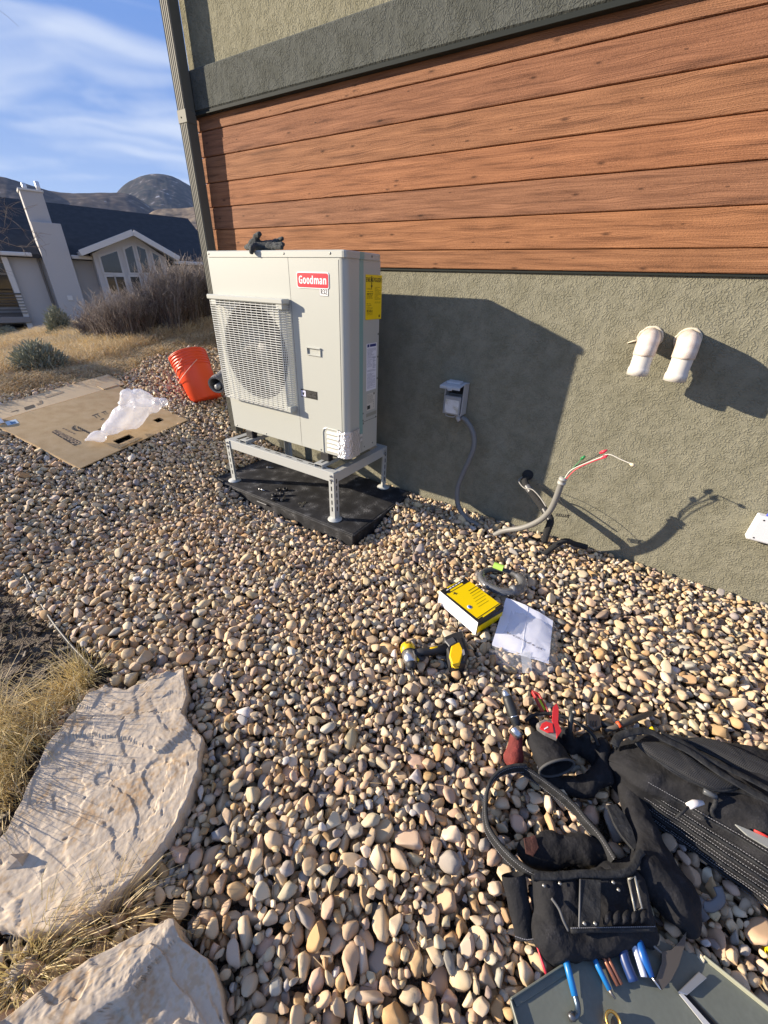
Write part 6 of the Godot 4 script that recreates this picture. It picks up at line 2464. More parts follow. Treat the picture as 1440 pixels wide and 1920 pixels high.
func build_backpack() -> void:
	var o := thing("backpack", "black tool backpack with padded shoulder straps lying on the gravel", "backpack", Vector3(0.6, 0, 1.3))
	var off := Vector3(0.6, 0, 1.3)
	var n := noise(7.0, 71, 3)
	var fine := noise(28.0, 72, 2)
	# long soft body: sections across z and y, along x
	var sec := func(s: float) -> Array:
		var x := lerpf(0.245, 1.02, s)
		var open := sqrt(clampf(1.0 - pow(1.0 - minf(s / 0.16, 1.0), 2.0), 0.0, 1.0))
		var shut := sqrt(clampf(1.0 - pow(maxf(0.0, (s - 0.86) / 0.14), 2.0), 0.0, 1.0))
		var k := open * shut
		var zf := lerpf(1.385, 1.545, pow(s, 0.7))
		var zb := lerpf(1.29, 1.00, pow(s, 0.6))
		var high := lerpf(0.13, 0.205, minf(1.0, s * 2.2))
		return [x, lerpf((zf + zb) / 2, zf, k), lerpf((zf + zb) / 2, zb, k), high * (0.55 + 0.45 * k)]
	var around := 44
	var rows: Array = []
	var lines: Array = [[], [], [], [], [], []]
	for i in 61:
		var s := i / 60.0
		var v: Array = sec.call(s)
		var row: Array = []
		for k in around:
			var a := TAU * k / around
			var cz: float = (v[1] + v[2]) / 2.0
			var hw: float = (v[1] - v[2]) / 2.0
			var cy: float = v[3] / 2.0
			var c := cos(a)
			var q := sin(a)
			var z: float = cz + hw * signf(c) * pow(absf(c), 0.52)
			var y: float = cy + cy * signf(q) * pow(absf(q), 0.52)
			if c > 0.0:
				z -= 0.055 * (y / v[3]) * minf(1.0, s * 4.0)          # the zipped side leans back
				z += 0.0045 * sin(y / v[3] * 34.0) * c                # raised zip welts
			var p := Vector3(v[0], y, z)
			p += Vector3(0, 0.014, 0.016) * n.get_noise_3dv(p) + Vector3(0, 0.003, 0.003) * fine.get_noise_3dv(p)
			row.append(p - off)
		rows.append(row)
	var st := start(true)
	sheet(st, rows, Vector3.UP, true)
	# the sheet helper faces everything one way; rebuild outwards
	st = start(true)
	for i in 60:
		var v: Array = sec.call(i / 60.0)
		var mid := Vector3(v[0], v[3] / 2, (v[1] + v[2]) / 2) - off
		for k in around:
			quad(st, rows[i][k], rows[i][(k + 1) % around], rows[i + 1][(k + 1) % around], rows[i + 1][k], mid)
	part("body", done(st), M.canvas, o)
	# zips and double rows of pale stitching along the front side
	for zl in 5:
		var path: Array = []
		var up: Array = []
		var dn: Array = []
		for i in range(7, 58):
			var s := i / 60.0
			var v: Array = sec.call(s)
			var y: float = v[3] * (0.20 + 0.15 * zl)
			var c := sqrt(maxf(0.02, 1.0 - pow(absf(y / (v[3] / 2) - 1.0), 1.0 / 0.52 * 2.0) ))
			var z: float = (v[1] + v[2]) / 2.0 + (v[1] - v[2]) / 2.0 * pow(c, 0.52) - 0.055 * (y / v[3])
			var p := Vector3(v[0], y, z + 0.0045)
			p += Vector3(0, 0.014, 0.016) * n.get_noise_3dv(p)
			path.append(p - off)
			up.append(p - off + Vector3(0, 0.011, 0.001))
			dn.append(p - off + Vector3(0, -0.011, 0.002))
		part("zip", tubem(path, 0.0042, 6, true, 0.7), M.strap, o)
		for q in [up, dn]:
			var sm := part("stitching", stitches(q, 0.0056, 0.0010), M.thread, o)
			sm.set_meta("kind", "stuff")
	# padded straps lying on the upper side
	var mesh := mat(1, 1, 1, 0.9)
	var dots := PackedByteArray()
	dots.resize(64 * 64)
	for y in 64:
		for x in 64:
			var hx := fmod(x + (4 if (y / 8) % 2 else 0), 8.0) - 4.0
			var hy := fmod(y, 8.0) - 4.0
			dots[y * 64 + x] = 255 if hx * hx + hy * hy > 6.0 else 30
	mesh.albedo_texture = ramp_texture(dots, 64, 64, [[0.0, Color(0.004, 0.004, 0.004)], [1.0, Color(0.030, 0.030, 0.032)]])
	triplanar(mesh, 0.035)
	relief(mesh, grey_texture(dots, 64, 64), 0.12)
	var pads := [
		[[1195, 1388], [1230, 1386], [1262, 1396], [1300, 1420], [1345, 1448], [1384, 1468], [1372, 1476], [1345, 1477], [1318, 1468], [1285, 1450], [1255, 1432], [1222, 1412]],
		[[1282, 1384], [1315, 1380], [1350, 1386], [1390, 1402], [1440, 1426], [1500, 1458], [1500, 1490], [1440, 1462], [1390, 1436], [1340, 1410]],
	]
	for k in 2:
		var top := 0.215 if k == 0 else 0.205
		var big: Array = []
		for p in pads[k]:
			var q := ph(p[0], p[1], top)
			big.append(q)
		big.append(big[0])
		var loop := curve(big, 5)
		loop.pop_back()
		var mid := Vector3.ZERO
		for p in loop:
			mid += p
		mid /= loop.size()
		var pr: Array = []
		for i in 9:
			var f := i / 8.0
			var row: Array = []
			for p in loop:
				var q := mid.lerp(p, sin(f * PI / 2.0))
				q.y = top - 0.02 + 0.024 * pow(maxf(0.0, cos(f * PI / 2.0)), 0.45) + 0.003 * fine.get_noise_3dv(q)
				row.append(q - off)
			pr.append(row)
		var ps := start(true)
		sheet(ps, pr, Vector3.UP, true)
		for i in loop.size():
			tri(ps, mid + Vector3(0, top + 0.004 - mid.y, 0) - off, pr[0][i], pr[0][(i + 1) % loop.size()], mid - off - Vector3.UP)
		var pad := part("shoulder_strap", done(ps), mesh, o)
		var edge: Array = []
		for p in loop:
			edge.append(Vector3(p.x, top - 0.014, p.z) - off)
		edge.append(edge[0])
		part("piping", tubem(edge, 0.0042, 6, false), M.strap, pad)
	# webbing over the pads, carrying handle, clip, pull
	var web := func(pts: Array, y: float, wide: float, called: String) -> void:
		var p: Array = []
		for q in pts:
			p.append(ph(q[0], q[1], y) - off)
		part(called, tubem(curve(p, 5), wide, 8, true, 0.22), M.strap, o)
	web.call([[1152, 1398], [1160, 1382], [1180, 1374], [1215, 1371], [1250, 1388], [1294, 1410], [1345, 1446], [1395, 1476], [1460, 1512]], 0.228, 0.011, "webbing")
	web.call([[1240, 1376], [1280, 1392], [1330, 1424], [1400, 1458], [1480, 1500]], 0.222, 0.009, "webbing")
	web.call([[1195, 1392], [1225, 1418], [1262, 1446], [1300, 1466], [1340, 1480], [1390, 1484], [1450, 1510]], 0.200, 0.006, "webbing")
	part("handle", tubem(local(curve([ph(1155, 1402, 0.12), ph(1158, 1386, 0.155), ph(1172, 1374, 0.165), ph(1200, 1370, 0.16)], 5), off), 0.010, 8, true, 0.5), M.strap, o)
	part("keeper", tubem(local([ph(1177, 1372, 0.172), ph(1190, 1384, 0.168)], off), [0.017, 0.017], 8, true, 0.5), mat(0.05, 0.052, 0.056, 0.5), o)
	part("clip", tubem(local([ph(1319, 1483, 0.20), ph(1343, 1494, 0.20)], off), 0.0075, 10), mat(0.07, 0.075, 0.08, 0.35), o)
	part("clip_hook", tubem(local(curve([ph(1343, 1494, 0.20), ph(1340, 1510, 0.175), ph(1334, 1520, 0.165), ph(1338, 1530, 0.155)], 4), off), 0.0055, 8), M.strap, o)
	part("zip_pull", tubem(local([ph(1290, 1512, 0.175), ph(1303, 1506, 0.178), ph(1318, 1504, 0.176)], off), [0.008, 0.009, 0.006], 8, true, 0.5), mat(0.66, 0.63, 0.62, 0.5), o)
	part("pull_cord", tubem(local([ph(1292, 1512, 0.176), ph(1268, 1533, 0.160)], off), [0.003, 0.004], 6), M.strap, o)
	# side loops of webbing at the near foot
	part("side_loop", tubem(local(curve([ph(1345, 1662, 0.06), ph(1352, 1685, 0.05), ph(1335, 1700, 0.04), ph(1318, 1698, 0.04)], 4), off), 0.012, 8, true, 0.25), mat(0.12, 0.125, 0.135, 0.6), o)
	part("side_loop", tubem(local(curve([ph(1312, 1680, 0.05), ph(1308, 1700, 0.04), ph(1325, 1725, 0.03)], 4), off), 0.011, 8, true, 0.25), mat(0.09, 0.085, 0.085, 0.6), o)
	# papers and a red cord showing in the open pocket
	var pk := part("pocket_lining", flat_shape([[1378, 1546], [1440, 1572], [1440, 1590], [1400, 1566]], 0.185, 0.004), mat(0.26, 0.27, 0.25, 0.7), o)
	pk.position = -off
	part("red_cord", tubem(local([ph(1414, 1557, 0.19), ph(1450, 1574, 0.19)], off), 0.003, 6), mat(0.6, 0.04, 0.03, 0.5), o)
	var yt := start()
	bar(yt, ph(1418, 1733, 0.02), ph(1452, 1808, 0.02), 0.024, 0.012, 0.002)
	tag(part("spirit_level", done(yt), M.yellow), "yellow edge of a tool lying under the backpack", "tool")

func build_panel() -> void:
	var green := mat(1, 1, 1, 0.42, 0.0, 0.5)
	green.albedo_texture = ramp_texture(M.mix_raw, 512, 512, [[0.2, Color(0.115, 0.125, 0.105)], [0.6, Color(0.130, 0.142, 0.120)], [0.9, Color(0.155, 0.165, 0.14)]])
	triplanar(green, 0.6)
	var o := thing("metal_panel", "grey-green sheet metal panel with folded rims under the tool belt", "panel", Vector3.ZERO)
	part("sheet", flat_shape([[956, 1878], [1065, 1806], [1225, 1760], [1318, 1795], [1440, 1895], [1560, 1990], [1300, 2160], [1010, 2160]], 0.034, 0.003), green, o)
	var dark := mat(0.05, 0.055, 0.05, 0.5)
	var e := start()
	bar(e, ph(957, 1874, 0.040), ph(1066, 1803, 0.040), 0.018, 0.004, 0.001)
	bar(e, ph(964, 1879, 0.038), ph(1068, 1812, 0.038), 0.004, 0.014, 0.001)
	part("folded_rim", done(e), green, o)
	var e2 := start()
	bar(e2, ph(957, 1876, 0.040), ph(990, 1990, 0.040), 0.014, 0.004, 0.001)
	part("folded_rim", done(e2), green, o)
	var e3 := start()
	bar(e3, ph(1318, 1794, 0.040), ph(1560, 1988, 0.040), 0.016, 0.004, 0.001)
	part("folded_rim", done(e3), mat(0.36, 0.36, 0.26, 0.5), o)
	part("slot", flat_shape([[1281, 1866], [1292, 1864], [1345, 1920], [1385, 1960], [1365, 1965], [1330, 1925]], 0.0365, 0.001), mat(0.010, 0.010, 0.010, 0.9), o)
	part("bracket", flat_shape([[1271, 1860], [1310, 1822], [1325, 1834], [1288, 1866]], 0.046, 0.004, 0.001), mat(0.45, 0.46, 0.48, 0.28, 0.8), o)
	part("bracket_tail", flat_shape([[1271, 1861], [1276, 1859], [1335, 1925], [1328, 1932]], 0.040, 0.003), mat(0.55, 0.55, 0.54, 0.4, 0.3), o)
	solid.append([PackedVector2Array([xz(956, 1885), xz(1065, 1815), xz(1225, 1770), xz(1318, 1805), xz(1440, 1905), xz(1560, 2000), xz(1300, 2160), xz(1010, 2160)]), 0.02])
	# brass ring on the panel
	var br := part("brass_fitting", lathem([Vector2(0.012, 0.016), Vector2(0.015, 0.016), Vector2(0.0155, 0.008), Vector2(0.0135, 0.004), Vector2(0.0135, 0.0), Vector2(0.010, 0.0), Vector2(0.010, 0.012), Vector2(0.012, 0.016)], 18), mat(0.42, 0.27, 0.08, 0.35, 0.8), self, Transform3D(Basis.from_euler(Vector3(0.25, 0, 0.1)), ph(1148, 1914, 0.042)))
	tag(br, "small brass ring fitting lying on the green metal panel", "fitting")

func xz(px: float, py: float, y := 0.03) -> Vector2:
	var q := ph(px, py, y)
	return Vector2(q.x, q.z)

func build_belt() -> void:
	var leather: StandardMaterial3D = M.canvas
	var o := thing("tool_belt", "black tool belt with two groups of pouches and a rolled strap on the gravel", "tool belt", Vector3.ZERO)
	var wr := noise(14.0, 81, 3)
	var P := func(px: float, py: float, y: float) -> Vector3: return ph(px, py, y)
	# belt standing on edge: a band swept along a path
	var band := func(pts: Array, wide: float, thick: float, m: Material, called: String) -> void:
		var c: Array = []
		for q in pts:
			c.append(P.call(q[0], q[1], q[2]))
		var path := curve(c, 6)
		var rows: Array = []
		for i in path.size():
			var d: Vector3 = (path[mini(i + 1, path.size() - 1)] - path[maxi(i - 1, 0)]).normalized()
			var side := d.cross(Vector3.UP).normalized() * thick
			var up := Vector3(0, wide / 2, 0)
			rows.append([path[i] - up - side, path[i] - up * 0.9 - side * 1.25, path[i] + up * 0.9 - side * 1.25, path[i] + up - side * 0.6, path[i] + up + side * 0.6, path[i] + up * 0.9 + side * 1.25, path[i] - up * 0.9 + side * 1.25, path[i] - up + side])
		var st := start(true)
		for i in rows.size() - 1:
			for k in 8:
				quad(st, rows[i][k], rows[i][(k + 1) % 8], rows[i + 1][(k + 1) % 8], rows[i + 1][k], path[i])
		part(called, done(st), m, o)
		if called == "belt":
			for edge_ in [0.36, -0.36]:
				var row: Array = []
				for i in path.size():
					var d: Vector3 = (path[mini(i + 1, path.size() - 1)] - path[maxi(i - 1, 0)]).normalized()
					var side := d.cross(Vector3.UP).normalized()
					if side.dot(EYE - path[i]) < 0.0: side = -side
					row.append(path[i] + side * thick * 1.4 + Vector3(0, wide * edge_, 0))
				var sm := part("stitching", stitches(row, 0.0052, 0.0010), M.thread, o)
				sm.set_meta("kind", "stuff")
	band.call([[985, 1440, 0.085], [962, 1441, 0.085], [936, 1450, 0.075], [917, 1472, 0.065], [910, 1505, 0.055], [911, 1540, 0.052], [918, 1562, 0.055], [938, 1590, 0.065], [966, 1618, 0.08], [1000, 1640, 0.09], [1040, 1645, 0.095]], 0.042, 0.0035, M.strap, "belt")
	band.call([[975, 1440, 0.075], [1000, 1455, 0.07], [1025, 1473, 0.062], [1067, 1507, 0.058], [1094, 1538, 0.058], [1120, 1568, 0.06], [1150, 1615, 0.07]], 0.045, 0.0035, M.strap, "belt")
	band.call([[1000, 1643, 0.112], [1040, 1644, 0.116], [1090, 1640, 0.118], [1140, 1640, 0.118], [1175, 1636, 0.118], [1190, 1622, 0.118], [1196, 1605, 0.115], [1204, 1598, 0.112]], 0.016, 0.006, M.strap, "pouch_lip")
	# near pouch: soft body with gathers along its foot
	var caps := []
	for k in 6:
		var u := k / 5.0
		var a: Vector3 = P.call(lerpf(1020, 1190, u), lerpf(1662, 1655, u), 0.085)
		var b: Vector3 = P.call(lerpf(1030, 1205, u), lerpf(1765, 1735, u), 0.052)
		caps.append([a, b, 0.026, 0.034])
	var pm := part("pouch", blob(caps, 0.010, 0.006, wr, 0.012), leather, o)
	# its stitched seam, binding and belt loop
	var seam: Array = []
	for k in 13:
		var u := k / 12.0
		seam.append(P.call(lerpf(1070, 1226, u), lerpf(1744, 1741, u), 0.103 - 0.012 * u))
	part("seam_welt", tubem(seam, 0.0055, 7), M.strap, o)
	var s1 := part("stitching", stitches(shift(seam, Vector3(0, 0.0065, -0.002)), 0.0046, 0.0014), M.thread, o)
	s1.set_meta("kind", "stuff")
	var bind: Array = [P.call(1034, 1684, 0.116), P.call(1048, 1704, 0.114), P.call(1056, 1725, 0.108), P.call(1066, 1745, 0.098)]
	part("binding", tubem(curve(bind, 4), 0.0032, 6), mat(0.09, 0.09, 0.09, 0.7), o)
	part("belt_loop", flat_shape([[1088, 1648], [1127, 1650], [1126, 1712], [1123, 1738], [1086, 1738]], 0.122, 0.004, 0.001), M.strap, o)
	part("loop_edge", tubem([P.call(1088, 1649, 0.126), P.call(1086, 1738, 0.122)], 0.002, 6), mat(0.12, 0.12, 0.12, 0.7), o)
	for k in 5:
		var g: Array = [P.call(1132 + k * 17, 1734 - k, 0.112), P.call(1138 + k * 17, 1722 - k, 0.118), P.call(1144 + k * 17, 1709 - k, 0.113)]
		part("gather", tubem(curve(g, 3), [0.002, 0.004, 0.0055, 0.0065, 0.006, 0.004, 0.002], 7), leather, o)
	# rivets along the lip and at the loop's foot
	for q in [[1020, 1660, 0.118], [1050, 1656, 0.120], [1150, 1654, 0.121], [1096, 1731, 0.126], [1116, 1731, 0.126], [1160, 1668, 0.118]]:
		part("rivet", lathem([Vector2(0, 0.0022), Vector2(0.0028, 0.0018), Vector2(0.0040, 0)], 10), mat(0.30, 0.29, 0.26, 0.4, 0.7), o, Transform3D(Basis(), P.call(q[0], q[1], q[2])))
	# metal loop on the pouch
	var ring: Array = [P.call(1178, 1649, 0.128), P.call(1190, 1643, 0.128), P.call(1203, 1703, 0.120), P.call(1191, 1708, 0.120), P.call(1178, 1649, 0.128)]
	part("metal_loop", tubem(ring, 0.0028, 6), mat(0.42, 0.40, 0.34, 0.4, 0.6), o)
	part("loop_leather", flat_shape([[1181, 1652], [1189, 1648], [1200, 1701], [1192, 1704]], 0.121, 0.003), mat(0.04, 0.035, 0.03, 0.8), o)
	# holster at the near left: two open tubes hanging from the belt
	var holster := func(a: Vector3, b: Vector3, r0: float, r1: float, called: String) -> MeshInstance3D:
		var d := (b - a).normalized()
		var st := start(true)
		var pts: Array = []
		var rad: Array = []
		for k in 9:
			pts.append(a.lerp(b, k / 8.0))
			rad.append(lerpf(r0, r1, k / 8.0) * (1.0 + 0.04 * sin(k * 1.7)))
		tube(st, pts, rad, 16, false, 0.72)
		var inner: Array = []
		for k in 9:
			inner.append(rad[8 - k] - 0.003)
		var back := pts.duplicate()
		back.reverse()
		tube(st, back, inner, 16, false, 0.72)
		return part(called, done(st), leather, o)
	holster.call(P.call(962, 1640, 0.085), P.call(985, 1758, 0.028), 0.030, 0.024, "holster")
	holster.call(P.call(1008, 1660, 0.075), P.call(1032, 1785, 0.026), 0.024, 0.022, "holster")
	for h in [[[967, 1756], [988, 1762], [1010, 1758]], [[1021, 1783], [1036, 1786], [1052, 1780]]]:
		var hp_: Array = []
		for q in h:
			hp_.append(P.call(q[0], q[1], 0.055))
		var s2 := part("stitching", stitches(curve(hp_, 4), 0.0050, 0.0014), M.thread, o)
		s2.set_meta("kind", "stuff")
	# far pouches: a round tube pouch open towards the viewer, a deep bag beside it
	var t0: Vector3 = P.call(1012, 1380, 0.10)
	var t1: Vector3 = P.call(1044, 1440, 0.105)
	holster.call(t0, t1, 0.046, 0.056, "round_pouch")
	part("pouch_floor", tubem([t0.lerp(t1, 0.05), t0.lerp(t1, 0.15)], [0.044, 0.045], 14, true, 0.72), leather, o)
	var lip: Array = []
	var td := (t1 - t0).normalized()
	var ts := td.cross(Vector3.UP).normalized()
	var tu := ts.cross(td)
	for k in 25:
		var a := TAU * k / 24.0
		lip.append(t1 + ts * cos(a) * 0.056 + tu * sin(a) * 0.041)
	part("lip_binding", tubem(lip, 0.004, 6, false), mat(0.06, 0.06, 0.06, 0.8), o)
	var s3 := part("stitching", stitches(shift(lip.slice(12, 25), -td * 0.014 + Vector3(0, 0.002, 0)), 0.0055, 0.0014), M.thread, o)
	s3.set_meta("kind", "stuff")
	var deep := []
	for k in 5:
		var u := k / 4.0
		deep.append([P.call(lerpf(1000, 1128, u), lerpf(1352, 1392, u), 0.105 - 0.02 * absf(u - 0.5)), P.call(lerpf(1010, 1125, u), lerpf(1372, 1420, u), 0.05), 0.014, 0.026])
	deep.append([P.call(1128, 1395, 0.10), P.call(1132, 1450, 0.06), 0.013, 0.022])
	deep.append([P.call(1100, 1470, 0.045), P.call(1130, 1455, 0.045), 0.026, 0.026])
	deep.append([P.call(1030, 1470, 0.035), P.call(1095, 1480, 0.035), 0.024, 0.028])
	part("deep_pouch", blob(deep, 0.010, 0.0062, wr, 0.010), leather, o)
	var rimp: Array = []
	for q in [[985, 1352, 0.112], [1000, 1341, 0.122], [1030, 1338, 0.125], [1060, 1345, 0.125], [1090, 1360, 0.122], [1112, 1378, 0.118], [1122, 1398, 0.112]]:
		rimp.append(P.call(q[0], q[1], q[2]))
	part("pouch_rim", tubem(curve(rimp, 5), 0.0055, 7), M.strap, o)
	# brown leather panel of the belt's inside and the far flap
	var lea := cloth(0.055, 0.022, 0.018)
	var inn := []
	inn.append([P.call(990, 1590, 0.045), P.call(1035, 1580, 0.045), 0.024, 0.026])
	inn.append([P.call(1000, 1610, 0.04), P.call(1090, 1595, 0.04), 0.026, 0.03])
	inn.append([P.call(1090, 1595, 0.04), P.call(1130, 1600, 0.04), 0.03, 0.026])
	part("inner_pouch", blob(inn, 0.010, 0.0065, wr, 0.008), leather, o)
	part("leather_patch", flat_shape([[982, 1572], [1004, 1566], [1010, 1590], [1000, 1606], [986, 1600]], 0.078, 0.004, 0.001), lea, o)
	part("leather_flap", flat_shape([[1136, 1510], [1155, 1508], [1172, 1528], [1186, 1556], [1196, 1590], [1188, 1596], [1164, 1568], [1150, 1545]], 0.085, 0.006, 0.002), M.strap, o)
	var side := []
	side.append([P.call(1220, 1640, 0.08), P.call(1260, 1690, 0.06), 0.034, 0.04])
	side.append([P.call(1240, 1620, 0.06), P.call(1275, 1670, 0.05), 0.03, 0.036])
	side.append([P.call(1175, 1470, 0.05), P.call(1205, 1560, 0.055), 0.03, 0.036])
	side.append([P.call(1205, 1560, 0.055), P.call(1225, 1640, 0.07), 0.036, 0.036])
	side.append([P.call(1265, 1680, 0.05), P.call(1290, 1730, 0.04), 0.036, 0.026])
	side.append([P.call(1140, 1640, 0.04), P.call(1210, 1640, 0.05), 0.03, 0.034])
	part("side_pouch", blob(side, 0.012, 0.007, wr, 0.008), leather, o)

func shift(pts: Array, by: Vector3) -> Array:
	var out: Array = []
	for p in pts:
		out.append(p + by)
	return out

func build_hand_tools() -> void:
	var P := func(px: float, py: float, y: float) -> Vector3: return ph(px, py, y)
	var blk := mat(0.016, 0.017, 0.018, 0.5)
	var chrome := mat(0.50, 0.50, 0.51, 0.25, 0.95)
	var dull := mat(0.20, 0.19, 0.18, 0.45, 0.8)
	# driver with a capped handle in a red leather sheath
	var o := thing("nut_driver", "black handled nut driver with a steel cap standing in a red leather sheath", "hand tool", Vector3.ZERO)
	var a: Vector3 = P.call(946, 1293, 0.165)
	var b: Vector3 = P.call(970, 1362, 0.115)
	part("cap", tubem([a, a.lerp(b, 0.03), a.lerp(b, 0.16), a.lerp(b, 0.2)], [0.010, 0.0145, 0.0155, 0.0150], 14), chrome, o)
	part("grip", tubem([a.lerp(b, 0.19), a.lerp(b, 0.3), a.lerp(b, 0.62), a.lerp(b, 0.8), b], [0.0160, 0.0175, 0.0185, 0.0165, 0.0125], 14), blk, o)
	part("ring", tubem([a.lerp(b, 0.73), a.lerp(b, 0.755)], [0.0180, 0.0178], 14), chrome, o)
	part("ferrule", tubem([P.call(962, 1364, 0.118), P.call(974, 1382, 0.105)], [0.017, 0.0165], 12), chrome, o)
	var lea := cloth(0.15, 0.028, 0.024)
	var sh := []
	sh.append([P.call(968, 1382, 0.09), P.call(964, 1420, 0.06), 0.020, 0.026])
	sh.append([P.call(964, 1420, 0.06), P.call(958, 1422, 0.05), 0.024, 0.022])
	part("sheath", blob(sh, 0.006, 0.005), lea, o)
	# torpedo level with a green vial
	var l := thing("torpedo_level", "small red level with a green vial sticking out of the pouch", "level", Vector3.ZERO)
	var la: Vector3 = P.call(1004, 1300, 0.13)
	var lb: Vector3 = P.call(1026, 1342, 0.115)
	var redm := mat(0.36, 0.03, 0.03, 0.45)
	var ls := start()
	bar(ls, la + Vector3(-0.011, 0, 0), lb + Vector3(-0.011, 0, 0), 0.014, 0.006, 0.001)
	bar(ls, la + Vector3(0.011, 0, 0), lb + Vector3(0.011, 0, 0), 0.014, 0.006, 0.001)
	bar(ls, la + Vector3(-0.014, 0, 0), la + Vector3(0.014, 0, 0), 0.014, 0.006, 0.001)
	part("frame", done(ls), redm, l)
	part("vial", tubem([la.lerp(lb, 0.28), la.lerp(lb, 0.78)], 0.0065, 10), mat(0.42, 0.55, 0.02, 0.15), l)
	part("back_plate", boxm(Vector3(0.02, 0.002, 0.05), 0.0), mat(0.35, 0.33, 0.28, 0.6), l, Transform3D(along(lb - la).rotated(Vector3.UP, PI / 2), la.lerp(lb, 0.5) - Vector3(0, 0.009, 0)))
	# red and grey folding knife
	var k := thing("utility_knife", "red and grey folding utility knife clipped to the round pouch", "knife", Vector3.ZERO)
	part("body", flat_shape([[1006, 1358], [1020, 1350], [1040, 1356], [1050, 1372], [1044, 1386], [1022, 1376], [1008, 1366]], 0.152, 0.018, 0.004), mat(0.16, 0.15, 0.14, 0.5), k)
	part("grip_plate", flat_shape([[1016, 1357], [1024, 1353], [1036, 1357], [1038, 1374], [1028, 1374], [1012, 1366]], 0.163, 0.005, 0.001), mat(0.62, 0.03, 0.035, 0.4), k)
	part("blade_arm", flat_shape([[1035, 1352], [1037, 1326], [1043, 1320], [1047, 1330], [1046, 1356], [1052, 1372], [1044, 1384], [1041, 1370]], 0.160, 0.008, 0.002), mat(0.50, 0.025, 0.035, 0.4), k)
	var mk := start()
	part("mark", flat_shape([[1020, 1366], [1027, 1362], [1028, 1364], [1021, 1368]], 0.1662, 0.001), M.white, k)
	# pliers
	var p := thing("pliers", "black pliers standing upright in the far pouch", "pliers", Vector3.ZERO)
	part("arm", tubem([P.call(1074, 1326, 0.17), P.call(1070, 1350, 0.15), P.call(1068, 1378, 0.12)], [0.008, 0.0085, 0.006], 8), blk, p)
	part("pivot", tubem([P.call(1076, 1334, 0.175), P.call(1077, 1336, 0.165)], 0.006, 10), dull, p)
	# bolt cutter jaw and long bar to the right
	var w := thing("pipe_wrench", "dark adjustable wrench lying behind the pouches with its jaw showing", "wrench", Vector3.ZERO)
	part("jaw", flat_shape([[1098, 1338], [1124, 1344], [1127, 1364], [1112, 1372], [1100, 1362]], 0.055, 0.02, 0.003), dull, w)
	for q in 3:
		part("tooth", flat_shape([[1106 + q * 5, 1352], [1109 + q * 5, 1351], [1110 + q * 5, 1361], [1107 + q * 5, 1362]], 0.067, 0.004), mat(0.05, 0.05, 0.05, 0.5), w)
	part("shank", tubem([P.call(1124, 1356, 0.05), P.call(1160, 1366, 0.05)], 0.012, 8), blk, w)
	var br := thing("pry_bar", "long dark bar with an orange band lying behind the backpack handle", "hand tool", Vector3.ZERO)
	part("bar", tubem([P.call(1135, 1372, 0.05), P.call(1170, 1356, 0.055), P.call(1222, 1336, 0.045)], [0.010, 0.012, 0.009], 8), mat(0.09, 0.075, 0.06, 0.55), br)
	part("band", tubem([P.call(1157, 1353, 0.064), P.call(1164, 1364, 0.06)], [0.006, 0.006], 8), mat(0.75, 0.09, 0.02, 0.5), br)
	var yc := part("wire_connector", tubem([P.call(1220, 1364, 0.045), P.call(1226, 1370, 0.04)], [0.007, 0.005], 8), mat(0.75, 0.55, 0.0, 0.4))
	tag(yc, "small yellow wire connector lying behind the backpack", "connector")
	# tools that hang out of the near pouch over the panel
	var blue := mat(0.01, 0.16, 0.42, 0.35)
	var s := thing("flaring_bar", "bright blue handled bar with a bent steel end pointing out of the pouch", "hand tool", Vector3.ZERO)
	part("handle", tubem([P.call(1058, 1790, 0.055), P.call(1066, 1820, 0.052), P.call(1078, 1868, 0.048)], [0.0075, 0.0075, 0.007], 10), blue, s)
	part("shaft", tubem(curve([P.call(1078, 1866, 0.048), P.call(1083, 1886, 0.047), P.call(1082, 1900, 0.047), P.call(1074, 1908, 0.048)], 4), 0.0062, 10), mat(0.10, 0.14, 0.18, 0.35, 0.8), s)
	part("tip", tubem([P.call(1076, 1905, 0.049), P.call(1067, 1908, 0.049)], [0.008, 0.0065], 10), mat(0.16, 0.16, 0.165, 0.35, 0.8), s)
	var t := thing("screwdriver", "slim bright blue screwdriver with a dark tip pointing out of the pouch", "screwdriver", Vector3.ZERO)
	part("handle", tubem([P.call(1108, 1784, 0.05), P.call(1122, 1814, 0.048), P.call(1143, 1856, 0.045)], [0.0055, 0.006, 0.0055], 10), blue, t)
	part("blade", tubem([P.call(1142, 1855, 0.045), P.call(1147, 1864, 0.045), P.call(1154, 1873, 0.045)], [0.0045, 0.0035, 0.002], 8), dull, t)
	var c := thing("copper_tube", "short copper tube pair pointing out of the pouch", "pipe", Vector3.ZERO)
	var cop := mat(0.42, 0.17, 0.10, 0.35, 0.7)
	part("tube", tubem([P.call(1124, 1780, 0.055), P.call(1158, 1848, 0.045)], 0.0042, 8), cop, c)
	part("tube", tubem([P.call(1131, 1778, 0.055), P.call(1165, 1846, 0.045)], 0.0042, 8), cop, c)
	var n := thing("slip_joint_pliers", "dark blue handled pliers under the pouch with white and blue grips", "pliers", Vector3.ZERO)
	var navy := mat(0.012, 0.035, 0.13, 0.4)
	part("grip", tubem(curve([P.call(1162, 1760, 0.06), P.call(1172, 1800, 0.055), P.call(1188, 1840, 0.05)], 4), 0.011, 10), navy, n)
	part("grip", tubem(curve([P.call(1184, 1762, 0.062), P.call(1196, 1796, 0.058), P.call(1207, 1832, 0.054)], 4), 0.0075, 10), mat(0.55, 0.58, 0.66, 0.4), n)
	var n2 := thing("screwdriver", "blue handled screwdriver with a bright steel tip under the pouch", "screwdriver", Vector3.ZERO)
